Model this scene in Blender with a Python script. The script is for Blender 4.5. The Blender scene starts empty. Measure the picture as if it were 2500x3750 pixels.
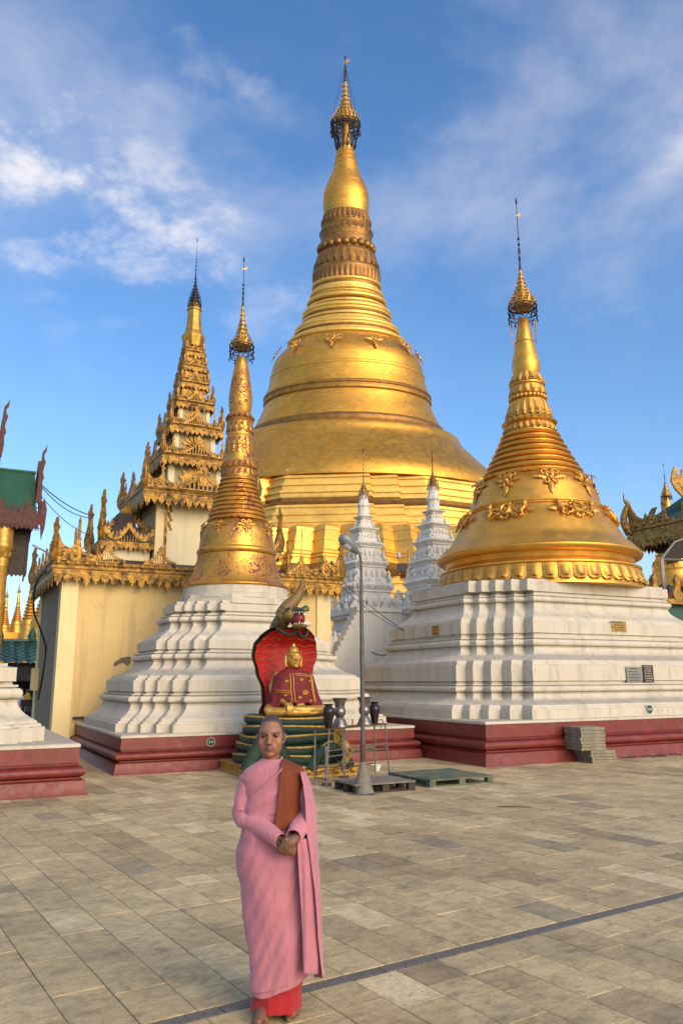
import bpy, math, random
import numpy as np
from mathutils import Vector, Matrix

random.seed(7)
SC = bpy.context.scene
COL = SC.collection
RAD = math.radians

# ------------------------------------------------------------------ camera
FPX, PITCH, ROLL, EYE = 2830.0, RAD(12.26), RAD(0.25), 1.70
_fw = Vector((0, math.cos(PITCH), math.sin(PITCH)))
_u0 = Vector((0, -math.sin(PITCH), math.cos(PITCH)))
_r0 = Vector((1, 0, 0))
_rt = _r0 * math.cos(ROLL) - _u0 * math.sin(ROLL)
_up = _u0 * math.cos(ROLL) + _r0 * math.sin(ROLL)
cam = bpy.data.cameras.new('camera')
cam_o = bpy.data.objects.new('camera', cam)
COL.objects.link(cam_o)
M = Matrix((_rt, _up, -_fw)).transposed().to_4x4()
M.translation = Vector((0, 0, EYE))
cam_o.matrix_world = M
cam.sensor_fit = 'VERTICAL'
cam.sensor_height = 36.0
cam.lens = FPX / 3750.0 * 36.0
cam.clip_start = 0.05
cam.clip_end = 5000
SC.camera = cam_o
SC.render.resolution_x, SC.render.resolution_y = 682, 1024

# ------------------------------------------------------------------ sky and sun
SUN_EL, SUN_AZ = 27.0, 142.0        # azimuth from +Y towards +X: behind the camera, to its right
SUN_STRENGTH, SKY_STRENGTH = 1.65, 0.14
SC.view_settings.view_transform = 'Standard'
SC.view_settings.look = 'None'
SC.view_settings.exposure = -0.12
SC.view_settings.gamma = 1.0
w = bpy.data.worlds.new('World')
SC.world = w
w.use_nodes = True
nt = w.node_tree
nt.nodes.clear()
N = nt.nodes.new
L = nt.links.new
out = N('ShaderNodeOutputWorld')
bg = N('ShaderNodeBackground')
bg.inputs['Strength'].default_value = SKY_STRENGTH
sky = N('ShaderNodeTexSky')
sky.sky_type = 'NISHITA'
sky.sun_disc = False
sky.sun_elevation = RAD(SUN_EL)
sky.sun_rotation = RAD(SUN_AZ)
sky.altitude = 50
sky.air_density = 1.0
sky.dust_density = 2.2
sky.ozone_density = 2.2
hsv = N('ShaderNodeHueSaturation')
hsv.inputs['Hue'].default_value = 0.503
hsv.inputs['Saturation'].default_value = 1.24
hsv.inputs['Value'].default_value = 1.90
L(sky.outputs[0], hsv.inputs['Color'])
tc = N('ShaderNodeTexCoord')
sep = N('ShaderNodeSeparateXYZ')
L(tc.outputs['Generated'], sep.inputs[0])
def mth(op, a, b=None, clamp=False):
    n = N('ShaderNodeMath'); n.operation = op; n.use_clamp = clamp
    for i, q in enumerate((a, b)):
        if q is None: continue
        if isinstance(q, (int, float)): n.inputs[i].default_value = q
        else: L(q, n.inputs[i])
    return n.outputs[0]
zc = mth('ADD', mth('MAXIMUM', sep.outputs['Z'], 0.0), 0.22)
comb = N('ShaderNodeCombineXYZ')
L(mth('DIVIDE', sep.outputs['X'], zc), comb.inputs[0])
L(mth('DIVIDE', sep.outputs['Y'], zc), comb.inputs[1])
mp = N('ShaderNodeMapping')
mp.inputs['Location'].default_value = (3.35, 0.62, 0.4)
mp.inputs['Scale'].default_value = (-1, 1, 1)
L(comb.outputs[0], mp.inputs['Vector'])
def wnoise(scale, detail, rough, dist=0.0):
    n = N('ShaderNodeTexNoise')
    n.inputs['Scale'].default_value = scale
    n.inputs['Detail'].default_value = detail
    n.inputs['Roughness'].default_value = rough
    n.inputs['Distortion'].default_value = dist
    L(mp.outputs[0], n.inputs['Vector'])
    return n.outputs['Fac']
def wramp(fac, stops):
    r = N('ShaderNodeValToRGB')
    r.color_ramp.elements[0].position, r.color_ramp.elements[0].color = stops[0][0], (stops[0][1],) * 3 + (1,)
    r.color_ramp.elements[1].position, r.color_ramp.elements[1].color = stops[1][0], (stops[1][1],) * 3 + (1,)
    r.color_ramp.interpolation = 'EASE'
    L(fac, r.inputs[0])
    return r.outputs[0]
veil = wramp(wnoise(1.5, 7, 0.58, 0.2), ((0.36, 0.0), (0.66, 0.52)))
puff = wramp(wnoise(6.0, 9, 0.58, 0.1), ((0.48, 0.0), (0.68, 1.0)))
big = wramp(wnoise(1.7, 3, 0.5), ((0.42, 0.0), (0.58, 0.9)))
cl = mth('ADD', veil, mth('MULTIPLY', puff, big), True)
cl = mth('MULTIPLY', cl, wramp(sep.outputs['Z'], ((0.38, 0.06), (0.58, 1.0))), True)
mixc = N('ShaderNodeMixRGB')
mixc.inputs[2].default_value = (8.0, 7.7, 7.8, 1)
L(mth('MULTIPLY', cl, 0.86), mixc.inputs[0])
L(hsv.outputs[0], mixc.inputs[1])
L(mixc.outputs[0], bg.inputs['Color'])
L(bg.outputs[0], out.inputs['Surface'])

sd = bpy.data.lights.new('sun', 'SUN')
sd.energy = SUN_STRENGTH
sd.angle = RAD(44)
sd.color = (1.0, 0.70, 0.38)
so = bpy.data.objects.new('sun', sd)
COL.objects.link(so)
_sv = Vector((math.sin(RAD(SUN_AZ)) * math.cos(RAD(SUN_EL)), math.cos(RAD(SUN_AZ)) * math.cos(RAD(SUN_EL)), math.sin(RAD(SUN_EL))))
so.rotation_euler = _sv.to_track_quat('Z', 'Y').to_euler()
so.location = (10, -20, 30)

# ------------------------------------------------------------------ places
# the pagoda platform has its own street grid: U runs along the shrine fronts, V into the depth
GA = RAD(63.0)
U = Vector((math.sin(GA), math.cos(GA), 0))
V = Vector((-math.cos(GA), math.sin(GA), 0))
GROT = RAD(27.0)
def G(a, b, z=0.0):
    p = U * a + V * b
    return Vector((p.x, p.y, z))
CAM = Vector((0, 0, EYE))
def ray(x, y): return _fw + _rt * ((x - 1250) / FPX) + _up * ((1875 - y) / FPX)
def at(x, y, Y):
    d = ray(x, y); return CAM + d * (Y / d.y)
def atz(x, y, z=0.0):
    d = ray(x, y); return CAM + d * ((z - EYE) / d.z)
def atv(x, y, vv):
    d = ray(x, y); t = (vv - CAM.dot(V)) / d.dot(V); return CAM + d * t
def atu(x, y, uu):
    d = ray(x, y); t = (uu - CAM.dot(U)) / d.dot(U); return CAM + d * t
def zpx(X, Y, y):
    lo, hi = -5.0, 200.0
    for _ in range(50):
        m = (lo + hi) / 2
        q = Vector((X, Y, m)) - CAM
        if 1875 - FPX * q.dot(_up) / q.dot(_fw) > y: lo = m
        else: hi = m
    return (lo + hi) / 2
def prof(X, Y, pts):
    """measured outline (height, half width) of a round tower at (X, Y) -> [(radius, z)]"""
    o = []
    for y, hw in pts:
        z = zpx(X, Y, y)
        dep = (Vector((X, Y, z)) - CAM).dot(_fw)
        t = hw / FPX
        o.append((dep * t / math.sqrt(1 + t * t), z))
    return o

# ------------------------------------------------------------------ mesh builder
class MB:
    def __init__(s):
        s.v, s.f, s.c = [], [], []
        s.T = None
        s.col = None
    def add(s, vs, fs):
        b = len(s.v)
        if s.T is not None: vs = [tuple(s.T @ Vector(q)) for q in vs]
        s.v += [tuple(q) for q in vs]
        s.f += [tuple(b + i for i in q) for q in fs]
        if s.col is not None: s.c += [s.col] * len(vs)
        return s
    def box(s, c, d, rz=0.0, taper=1.0, shear=(0, 0)):
        x, y, z = d[0] / 2, d[1] / 2, d[2] / 2
        cs, sn = math.cos(rz), math.sin(rz)
        vs = []
        for k in (-1, 1):
            t = taper if k > 0 else 1.0
            for i, j in ((-1, -1), (1, -1), (1, 1), (-1, 1)):
                px, py = i * x * t + (shear[0] if k > 0 else 0), j * y * t + (shear[1] if k > 0 else 0)
                vs.append((c[0] + px * cs - py * sn, c[1] + px * sn + py * cs, c[2] + k * z))
        return s.add(vs, [(3, 2, 1, 0), (4, 5, 6, 7), (0, 1, 5, 4), (1, 2, 6, 5), (2, 3, 7, 6), (3, 0, 4, 7)])
    def loft(s, rings, c0=True, c1=True, closed=True):
        n = len(rings[0]); vs = [q for r in rings for q in r]; fs = []
        for i in range(len(rings) - 1):
            for j in range(n if closed else n - 1):
                a, b = i * n + j, i * n + (j + 1) % n
                fs.append((a, b, b + n, a + n))
        if c0: fs.append(tuple(range(n - 1, -1, -1)))
        if c1: fs.append(tuple((len(rings) - 1) * n + j for j in range(n)))
        return s.add(vs, fs)
    def lathe(s, pr, seg=48, c=(0, 0), c0=True, c1=True, a0=0.0):
        rings = []
        for r, z in pr:
            r = max(r, 1e-4)
            rings.append([(c[0] + r * math.cos(a0 + 2 * math.pi * j / seg), c[1] + r * math.sin(a0 + 2 * math.pi * j / seg), z) for j in range(seg)])
        return s.loft(rings, c0, c1)
    def tube(s, pts, r, seg=8, caps=True, flat=1.0):
        pts = [Vector(p) for p in pts]; n = len(pts)
        rs = r if isinstance(r, (list, tuple)) else [r] * n
        rings = []; ref = None
        for i, p in enumerate(pts):
            t = (pts[min(i + 1, n - 1)] - pts[max(i - 1, 0)])
            t = t.normalized() if t.length > 1e-9 else Vector((0, 0, 1))
            if ref is None:
                ref = Vector((1, 0, 0)) if abs(t.x) < 0.8 else Vector((0, 1, 0))
            a = (ref - t * ref.dot(t)).normalized(); b = t.cross(a); ref = a
            rings.append([tuple(p + (a * math.cos(2 * math.pi * j / seg) + b * flat * math.sin(2 * math.pi * j / seg)) * rs[i]) for j in range(seg)])
        return s.loft(rings, caps, caps)
    def ball(s, c, r, seg=12, rg=8, rot=None):
        if isinstance(r, (int, float)): r = (r, r, r)
        vs = [Vector((0, 0, -r[2]))]; fs = []
        for i in range(1, rg):
            a = -math.pi / 2 + math.pi * i / rg
            for j in range(seg):
                t = 2 * math.pi * j / seg
                vs.append(Vector((r[0] * math.cos(a) * math.cos(t), r[1] * math.cos(a) * math.sin(t), r[2] * math.sin(a))))
        vs.append(Vector((0, 0, r[2])))
        for j in range(seg): fs.append((0, 1 + (j + 1) % seg, 1 + j))
        for i in range(rg - 2):
            for j in range(seg):
                a = 1 + i * seg + j; b = 1 + i * seg + (j + 1) % seg
                fs.append((a, b, b + seg, a + seg))
        e = len(vs) - 1; q = 1 + (rg - 2) * seg
        for j in range(seg): fs.append((q + j, q + (j + 1) % seg, e))
        if rot is not None: vs = [rot @ p for p in vs]
        return s.add([tuple(p + Vector(c)) for p in vs], fs)
    def plate(s, outline, th, fr=None):
        """closed outline in (x, z) extruded along y by th, optionally through matrix fr"""
        n = len(outline)
        vs = [(x, -th / 2, z) for x, z in outline] + [(x, th / 2, z) for x, z in outline]
        fs = [tuple(range(n)), tuple(range(2 * n - 1, n - 1, -1))]
        for i in range(n):
            j = (i + 1) % n
            fs.append((j, i, i + n, j + n))
        if fr is not None: vs = [tuple(fr @ Vector(q)) for q in vs]
        return s.add(vs, fs)
    def mesh(s, name, mat=None, smooth=None):
        me = bpy.data.meshes.new(name)
        me.from_pydata(s.v, [], s.f)
        if s.c and len(s.c) == len(s.v):
            ca = me.color_attributes.new('tint', 'FLOAT_COLOR', 'POINT')
            ca.data.foreach_set('color', np.array([tuple(q) + (1.0,) for q in s.c], dtype=np.float32).ravel())
        if mat is not None: me.materials.append(mat)
        if smooth is not None:
            me.polygons.foreach_set('use_smooth', [True] * len(me.polygons))
            me.set_sharp_from_angle(angle=RAD(smooth))
        me.update()
        return me
    def build(s, name, mat, parent=None, smooth=None, **props):
        return link(name, s.mesh(name, mat, smooth), parent, **props)

def link(name, me, parent=None, mw=None, **props):
    o = bpy.data.objects.new(name, me)
    COL.objects.link(o)
    if parent is not None: o.parent = parent
    if mw is not None: o.matrix_local = mw
    for k, q in props.items(): o[k] = q
    return o
def thing(name, label, cat, loc=(0, 0, 0), rz=0.0, group=None):
    o = bpy.data.objects.new(name, None)
    o.empty_display_size = 0.2
    COL.objects.link(o)
    o.location = loc
    o.rotation_euler = (0, 0, rz)
    o['label'] = label; o['category'] = cat
    if group: o['group'] = group
    return o
def tag(o, label, cat, group=None):
    o['label'] = label; o['category'] = cat
    if group: o['group'] = group
    return o
def smooth_curve(pts, n=6):
    """Catmull-Rom through a list of tuples"""
    P = [Vector(p) for p in pts]; o = []
    for i in range(len(P) - 1):
        p0, p1, p2, p3 = P[max(i - 1, 0)], P[i], P[i + 1], P[min(i + 2, len(P) - 1)]
        for k in range(n):
            t = k / n
            o.append(0.5 * (2 * p1 + (p2 - p0) * t + (2 * p0 - 5 * p1 + 4 * p2 - p3) * t * t + (3 * p1 - p0 - 3 * p2 + p3) * t ** 3))
    o.append(P[-1])
    return o

# ------------------------------------------------------------------ materials
def nodes_of(name):
    m = bpy.data.materials.new(name); m.use_nodes = True
    n = m.node_tree; b = n.nodes['Principled BSDF']
    return m, n, b
def nlink(n, a, b): n.links.new(a, b)
def noise(n, scale, detail=5, rough=0.6, vec=None, dist=0.0):
    t = n.nodes.new('ShaderNodeTexNoise')
    t.inputs['Scale'].default_value = scale; t.inputs['Detail'].default_value = detail
    t.inputs['Roughness'].default_value = rough; t.inputs['Distortion'].default_value = dist
    if vec is not None: n.links.new(vec, t.inputs['Vector'])
    return t.outputs['Fac']
def ramp(n, fac, stops):
    r = n.nodes.new('ShaderNodeValToRGB'); e = r.color_ramp.elements
    while len(e) < len(stops): e.new(0.5)
    for i, (p, c) in enumerate(stops):
        e[i].position = p
        e[i].color = tuple(c) + (1,) if isinstance(c, (tuple, list)) else (c, c, c, 1)
    n.links.new(fac, r.inputs[0]); return r.outputs[0]
def mix(n, fac, a, b, mode='MIX'):
    m = n.nodes.new('ShaderNodeMixRGB'); m.blend_type = mode
    for i, q in ((0, fac), (1, a), (2, b)):
        if isinstance(q, (int, float)): m.inputs[i].default_value = q
        elif isinstance(q, tuple): m.inputs[i].default_value = q + (1,)
        else: n.links.new(q, m.inputs[i])
    return m.outputs[0]
def nmath(n, op, a, b=None):
    m = n.nodes.new('ShaderNodeMath'); m.operation = op
    for i, q in enumerate((a, b)):
        if q is None: continue
        if isinstance(q, (int, float)): m.inputs[i].default_value = q
        else: n.links.new(q, m.inputs[i])
    return m.outputs[0]
def coords(n, kind='Object', scale=(1, 1, 1), rot=(0, 0, 0)):
    t = n.nodes.new('ShaderNodeTexCoord'); m = n.nodes.new('ShaderNodeMapping')
    m.inputs['Scale'].default_value = scale; m.inputs['Rotation'].default_value = rot
    n.links.new(t.outputs[kind], m.inputs['Vector']); return m.outputs[0]
def bump(n, b, h, strength=0.3, dist=0.02):
    k = n.nodes.new('ShaderNodeBump')
    k.inputs['Strength'].default_value = strength; k.inputs['Distance'].default_value = dist
    n.links.new(h, k.inputs['Height']); n.links.new(k.outputs[0], b.inputs['Normal'])
def plain(name, colr, rough=0.6, metal=0.0, var=0.25, scale=6.0, bstr=0.25, bdist=0.004, dirt=None, spec=0.5):
    """paint or metal with uneven tone, fine relief and optional blotches of another colour"""
    m, n, b = nodes_of(name)
    v = coords(n)
    a = noise(n, scale, 6, 0.65, v)
    lo = tuple(q * (1 - var) for q in colr); hi = tuple(min(1, q * (1 + var * 0.6)) for q in colr)
    c = ramp(n, a, ((0.28, lo), (0.72, hi)))
    if dirt:
        dcol, dscale, d0, d1 = dirt
        f = ramp(n, noise(n, dscale, 8, 0.68, v, 0.3), ((d0, 0.0), (d1, 1.0)))
        c = mix(n, f, c, dcol)
    nlink(n, c, b.inputs['Base Color'])
    b.inputs['Metallic'].default_value = metal
    b.inputs['Specular IOR Level'].default_value = spec
    rr = ramp(n, noise(n, scale * 2.3, 4, 0.6, v), ((0.3, max(0.02, rough - 0.1)), (0.7, min(1, rough + 0.1))))
    nlink(n, rr, b.inputs['Roughness'])
    bump(n, b, noise(n, scale * 9, 5, 0.6, v), bstr, bdist)
    return m
def gold_plates(name, colr, course, plate_len, metal, rough, stain=0.3, bdist=0.03):
    """gold sheets laid in courses round a tower (object axis = tower axis)"""
    m, n, b = nodes_of(name)
    t = n.nodes.new('ShaderNodeTexCoord'); s = n.nodes.new('ShaderNodeSeparateXYZ')
    nlink(n, t.outputs['Object'], s.inputs[0])
    ang = nmath(n, 'ARCTAN2', s.outputs[1], s.outputs[0])
    rad = nmath(n, 'SQRT', nmath(n, 'ADD', nmath(n, 'MULTIPLY', s.outputs[0], s.outputs[0]), nmath(n, 'MULTIPLY', s.outputs[1], s.outputs[1])))
    # coarse steps of the radius keep the plates straight within a course
    rs = nmath(n, 'ADD', nmath(n, 'MULTIPLY', nmath(n, 'FLOOR', nmath(n, 'DIVIDE', rad, 4.0)), 4.0), 2.0)
    cb = n.nodes.new('ShaderNodeCombineXYZ')
    nlink(n, nmath(n, 'MULTIPLY', ang, rs), cb.inputs[0]); nlink(n, s.outputs[2], cb.inputs[1])
    br = n.nodes.new('ShaderNodeTexBrick')
    br.inputs['Scale'].default_value = 1.0
    br.inputs['Brick Width'].default_value = plate_len; br.inputs['Row Height'].default_value = course
    br.inputs['Mortar Size'].default_value = course * 0.06; br.inputs['Mortar Smooth'].default_value = 0.3
    br.inputs['Bias'].default_value = 0.0
    br.inputs['Color1'].default_value = tuple(q * 0.86 for q in colr) + (1,)
    br.inputs['Color2'].default_value = tuple(min(1, q * 1.08) for q in colr) + (1,)
    br.inputs['Mortar'].default_value = (colr[0] * 0.52, colr[1] * 0.42, colr[2] * 0.35, 1)
    nlink(n, cb.outputs[0], br.inputs['Vector'])
    st = ramp(n, noise(n, 0.22, 4, 0.55, cb.outputs[0], 0.3), ((0.44, 0.0), (0.74, stain)))
    c = mix(n, st, br.outputs['Color'], (colr[0] * 0.42, colr[1] * 0.34, colr[2] * 0.3))
    nlink(n, c, b.inputs['Base Color'])
    b.inputs['Metallic'].default_value = metal
    wob = noise(n, 1.0 / course * 0.55, 3, 0.5, cb.outputs[0])
    nlink(n, ramp(n, noise(n, 1.3, 6, 0.6, cb.outputs[0]), ((0.3, rough - 0.08), (0.7, rough + 0.12))), b.inputs['Roughness'])
    h = nmath(n, 'ADD', nmath(n, 'MULTIPLY', br.outputs['Fac'], -0.6), wob)
    bump(n, b, h, 0.35, bdist)
    return m
def tinted(name, rough=0.6, var=0.2, scale=5.0, bstr=0.2, metal=0.0):
    m, n, b = nodes_of(name)
    v = coords(n)
    at_ = n.nodes.new('ShaderNodeAttribute'); at_.attribute_name = 'tint'
    f = ramp(n, noise(n, scale, 6, 0.65, v), ((0.3, 1 - var), (0.7, 1 + var * 0.5)))
    c = mix(n, 1.0, at_.outputs['Color'], f, 'MULTIPLY')
    nlink(n, c, b.inputs['Base Color'])
    b.inputs['Roughness'].default_value = rough; b.inputs['Metallic'].default_value = metal
    bump(n, b, noise(n, scale * 8, 5, 0.6, v), bstr, 0.003)
    return m

def stained(name, base, dark, rough=0.75, streak=0.5):
    """limewashed masonry: rain streaks, dust on ledges, faint blotches"""
    m, n, b = nodes_of(name)
    v = coords(n); vs = coords(n, scale=(1.6, 1.6, 0.16))
    c = ramp(n, noise(n, 1.2, 7, 0.65, v), ((0.3, tuple(q * 0.90 for q in base)), (0.7, tuple(min(1, q * 1.04) for q in base))))
    f = ramp(n, noise(n, 2.6, 8, 0.7, vs, 0.2), ((0.5, 0.0), (0.74, streak)))
    c = mix(n, f, c, dark)
    mo_ = ramp(n, noise(n, 0.9, 10, 0.78, v, 0.6), ((0.57, 0.0), (0.72, 0.55)))
    c = mix(n, mo_, c, tuple(q * 0.8 for q in dark))
    sp_ = ramp(n, noise(n, 34, 4, 0.7, v), ((0.66, 0.0), (0.74, 0.5)))
    c = mix(n, sp_, c, tuple(q * 0.6 for q in dark))
    g_ = n.nodes.new('ShaderNodeNewGeometry')
    sp = n.nodes.new('ShaderNodeSeparateXYZ'); nlink(n, g_.outputs['Normal'], sp.inputs[0])
    led = nmath(n, 'MULTIPLY', ramp(n, sp.outputs['Z'], ((0.75, 0.0), (0.98, 0.55))), ramp(n, noise(n, 5, 5, 0.6, v), ((0.35, 0.2), (0.65, 1.0))))
    c = mix(n, led, c, dark)
    nlink(n, c, b.inputs['Base Color'])
    b.inputs['Roughness'].default_value = rough
    bump(n, b, noise(n, 26, 6, 0.65, v), 0.22, 0.006)
    return m

MAT = {}
MAT['white'] = stained('limewash_white', (0.545, 0.505, 0.415), (0.27, 0.24, 0.175), streak=0.7)
MAT['shrine_white'] = stained('stucco_white', (0.84, 0.79, 0.69), (0.40, 0.36, 0.30), streak=0.6)
MAT['red'] = plain('red_plinth_paint', (0.165, 0.018, 0.015), 0.5, var=0.35, scale=4.5, dirt=((0.20, 0.075, 0.055), 3.4, 0.56, 0.80), bstr=0.4)
MAT['yellow'] = stained('yellow_wall_paint', (0.66, 0.49, 0.21), (0.32, 0.23, 0.12), rough=0.8, streak=0.6)
MAT['yellow_trim'] = stained('pale_yellow_trim', (0.80, 0.66, 0.34), (0.45, 0.36, 0.2), rough=0.8, streak=0.4)
MAT['shaded_storey_cream'] = stained('eave_shade_storey_wall', (0.46, 0.37, 0.21), (0.16, 0.12, 0.07), rough=0.85, streak=0.8)  # cream darkened to put the eaves' shade into the colour, plus rain streaks
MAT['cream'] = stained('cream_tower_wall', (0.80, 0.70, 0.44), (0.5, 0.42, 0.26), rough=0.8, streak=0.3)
GOLD = (0.76, 0.395, 0.062)
MAT['gold_main'] = gold_plates('gold_sheets', GOLD, 0.30, 0.6, 0.84, 0.35, 0.34)
MAT['gold_terrace'] = plain('gold_terrace_sheets', (0.88, 0.53, 0.11), 0.37, 0.66, 0.2, 0.6, 0.4, 0.03, dirt=((0.46, 0.23, 0.04), 0.18, 0.52, 0.95))
MAT['gold_smooth'] = plain('gilding_smooth', (0.74, 0.385, 0.065), 0.40, 0.80, 0.2, 2.2, 0.25, 0.006, dirt=((0.46, 0.23, 0.05), 0.9, 0.58, 1.0))
MAT['gold_relief'] = plain('gilding_relief', (0.66, 0.345, 0.06), 0.42, 0.68, 0.3, 7, 0.4, 0.008, dirt=((0.25, 0.10, 0.03), 4, 0.52, 0.85))
def worn_gold():
    m, n, b = nodes_of('gilding_flaking')
    v = coords(n)
    c = ramp(n, noise(n, 4, 6, 0.65, v), ((0.28, (0.50, 0.25, 0.04)), (0.72, (0.74, 0.39, 0.07))))
    patch = ramp(n, noise(n, 1.7, 3, 0.5, v), ((0.44, 0.0), (0.58, 1.0)))
    fine = ramp(n, noise(n, 17, 8, 0.7, v, 0.4), ((0.47, 0.0), (0.54, 1.0)))
    few = ramp(n, noise(n, 11, 6, 0.7, v), ((0.60, 0.0), (0.66, 0.8)))
    f = nmath(n, 'MAXIMUM', nmath(n, 'MULTIPLY', patch, fine), few)
    nlink(n, mix(n, f, c, (0.16, 0.04, 0.02)), b.inputs['Base Color'])
    nlink(n, nmath(n, 'SUBTRACT', 0.78, nmath(n, 'MULTIPLY', f, 0.7)), b.inputs['Metallic'])
    nlink(n, nmath(n, 'ADD', 0.36, nmath(n, 'MULTIPLY', f, 0.3)), b.inputs['Roughness'])
    bump(n, b, noise(n, 30, 6, 0.65, v), 0.4, 0.008)
    return m
MAT['gold_worn'] = worn_gold()
MAT['gold_dark'] = plain('weathered_gilding', (0.47, 0.26, 0.055), 0.5, 0.55, 0.5, 7, 0.6, 0.015, dirt=((0.06, 0.036, 0.018), 5, 0.46, 0.68))
MAT['gold_hti'] = plain('umbrella_gilding', (0.62, 0.35, 0.07), 0.42, 0.7, 0.4, 9, 0.4, 0.01, dirt=((0.08, 0.04, 0.02), 6, 0.5, 0.8))
MAT['lace'] = plain('gilded_wood_lace', (0.58, 0.32, 0.06), 0.48, 0.5, 0.5, 14, 0.6, 0.015, dirt=((0.05, 0.03, 0.015), 4.5, 0.44, 0.64))
MAT['iron'] = plain('dark_iron', (0.045, 0.04, 0.04), 0.55, 0.6, 0.4, 12)
MAT['roof_dark'] = plain('sooty_roof', (0.035, 0.032, 0.03), 0.8, 0.0, 0.5, 3, dirt=((0.16, 0.14, 0.12), 1.5, 0.56, 0.75))
MAT['roof_cement'] = plain('grey_cement_roof', (0.22, 0.20, 0.18), 0.85, 0.0, 0.4, 2.2, dirt=((0.05, 0.045, 0.04), 1.4, 0.45, 0.65))

# ================================================================== ground
def tile_mat():
    m, n, b = nodes_of('marble_paving')
    v0 = n.nodes.new('ShaderNodeTexCoord')
    mpg = n.nodes.new('ShaderNodeMapping')
    mpg.inputs['Rotation'].default_value = (0, 0, -RAD(33))
    nlink(n, v0.outputs['Object'], mpg.inputs['Vector'])
    at_ = n.nodes.new('ShaderNodeAttribute'); at_.attribute_name = 'tint'
    off = n.nodes.new('ShaderNodeVectorMath'); off.operation = 'MULTIPLY_ADD'
    nlink(n, at_.outputs['Color'], off.inputs[0]); off.inputs[1].default_value = (37, 53, 71)
    nlink(n, mpg.outputs[0], off.inputs[2])
    st = n.nodes.new('ShaderNodeMapping'); st.inputs['Scale'].default_value = (1.3, 3.6, 1.0)
    st.inputs['Rotation'].default_value = (0, 0, RAD(9))
    nlink(n, off.outputs[0], st.inputs['Vector'])
    vein = ramp(n, noise(n, 2.6, 9, 0.72, st.outputs[0], 0.8), ((0.30, 0.60), (0.46, 0.95), (0.72, 1.10)))
    c = mix(n, 1.0, at_.outputs['Color'], vein, 'MULTIPLY')
    dirt = ramp(n, noise(n, 1.7, 9, 0.74, mpg.outputs[0], 0.4), ((0.50, 0.0), (0.72, 0.55)))
    c = mix(n, dirt, c, (0.105, 0.085, 0.055))
    mot = ramp(n, noise(n, 9.0, 8, 0.75, off.outputs[0], 0.6), ((0.35, 0.70), (0.5, 1.0), (0.68, 1.14)))
    c = mix(n, 1.0, c, mot, 'MULTIPLY')
    stn = ramp(n, noise(n, 0.55, 9, 0.72, mpg.outputs[0], 0.5), ((0.40, 0.84), (0.60, 1.05)))
    c = mix(n, 1.0, c, stn, 'MULTIPLY')
    st2 = n.nodes.new('ShaderNodeMapping'); st2.inputs['Scale'].default_value = (5.0, 17.0, 1.0)
    nlink(n, off.outputs[0], st2.inputs['Vector'])
    fine = ramp(n, noise(n, 2.4, 9, 0.80, st2.outputs[0], 1.2), ((0.36, 0.76), (0.50, 1.0), (0.66, 1.12)))
    c = mix(n, 1.0, c, fine, 'MULTIPLY')
    speck = ramp(n, noise(n, 55, 3, 0.7, mpg.outputs[0]), ((0.56, 0.0), (0.68, 0.5)))
    c = mix(n, speck, c, (0.09, 0.075, 0.055))
    nlink(n, c, b.inputs['Base Color'])
    nlink(n, ramp(n, noise(n, 3.0, 6, 0.65, mpg.outputs[0]), ((0.3, 0.44), (0.7, 0.72))), b.inputs['Roughness'])
    bump(n, b, noise(n, 40, 6, 0.7, mpg.outputs[0]), 0.25, 0.004)
    return m
MAT['tile'] = tile_mat()
MAT['grout'] = plain('paving_bed', (0.24, 0.195, 0.13), 0.9, var=0.35, scale=3.0)
MAT['granite'] = plain('speckled_granite', (0.175, 0.165, 0.14), 0.55, var=0.5, scale=60, bstr=0.2, dirt=((0.035, 0.035, 0.035), 75, 0.5, 0.6))

gm = MB()
gm.add([(-1500, -1500, -0.012), (1500, -1500, -0.012), (1500, 2500, -0.012), (-1500, 2500, -0.012)], [(0, 1, 2, 3)])
ground = gm.build('ground', MAT['grout'])
ground['kind'] = 'structure'
ground['label'] = 'worn beige marble paving of the pagoda platform'

TA = RAD(57.0)
TU = Vector((math.sin(TA), math.cos(TA), 0)); TV = Vector((-math.cos(TA), math.sin(TA), 0))
def tile_verts(a0, a1, b0, b1, h, bev=0.004, tilt=0.0):
    q = []
    for aa, bb, zz in ((a0, b0, h - 0.003), (a1, b0, h - 0.003), (a1, b1, h - 0.003), (a0, b1, h - 0.003),
                       (a0 + bev, b0 + bev, h + tilt), (a1 - bev, b0 + bev, h - tilt), (a1 - bev, b1 - bev, h - tilt), (a0 + bev, b1 - bev, h + tilt)):
        p = TU * aa + TV * bb; q.append((p.x, p.y, zz))
    lo = [(x, y, -0.011) for x, y, z in q[:4]]
    return lo + q
TF = [(0, 1, 5, 4), (1, 2, 6, 5), (2, 3, 7, 6), (3, 0, 4, 7), (4, 5, 9, 8), (5, 6, 10, 9), (6, 7, 11, 10), (7, 4, 8, 11), (8, 9, 10, 11)]
STRIP_V0 = 0.5 * ((Vector((-0.177, 4.927, 0))).dot(TV) + (Vector((2.769, 6.816, 0))).dot(TV)) - 0.095
STRIP_W = 0.095
rt_ = random.Random(11)
tiles = []
WU, LV, GAP = 0.305, 0.61, 0.0055
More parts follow.
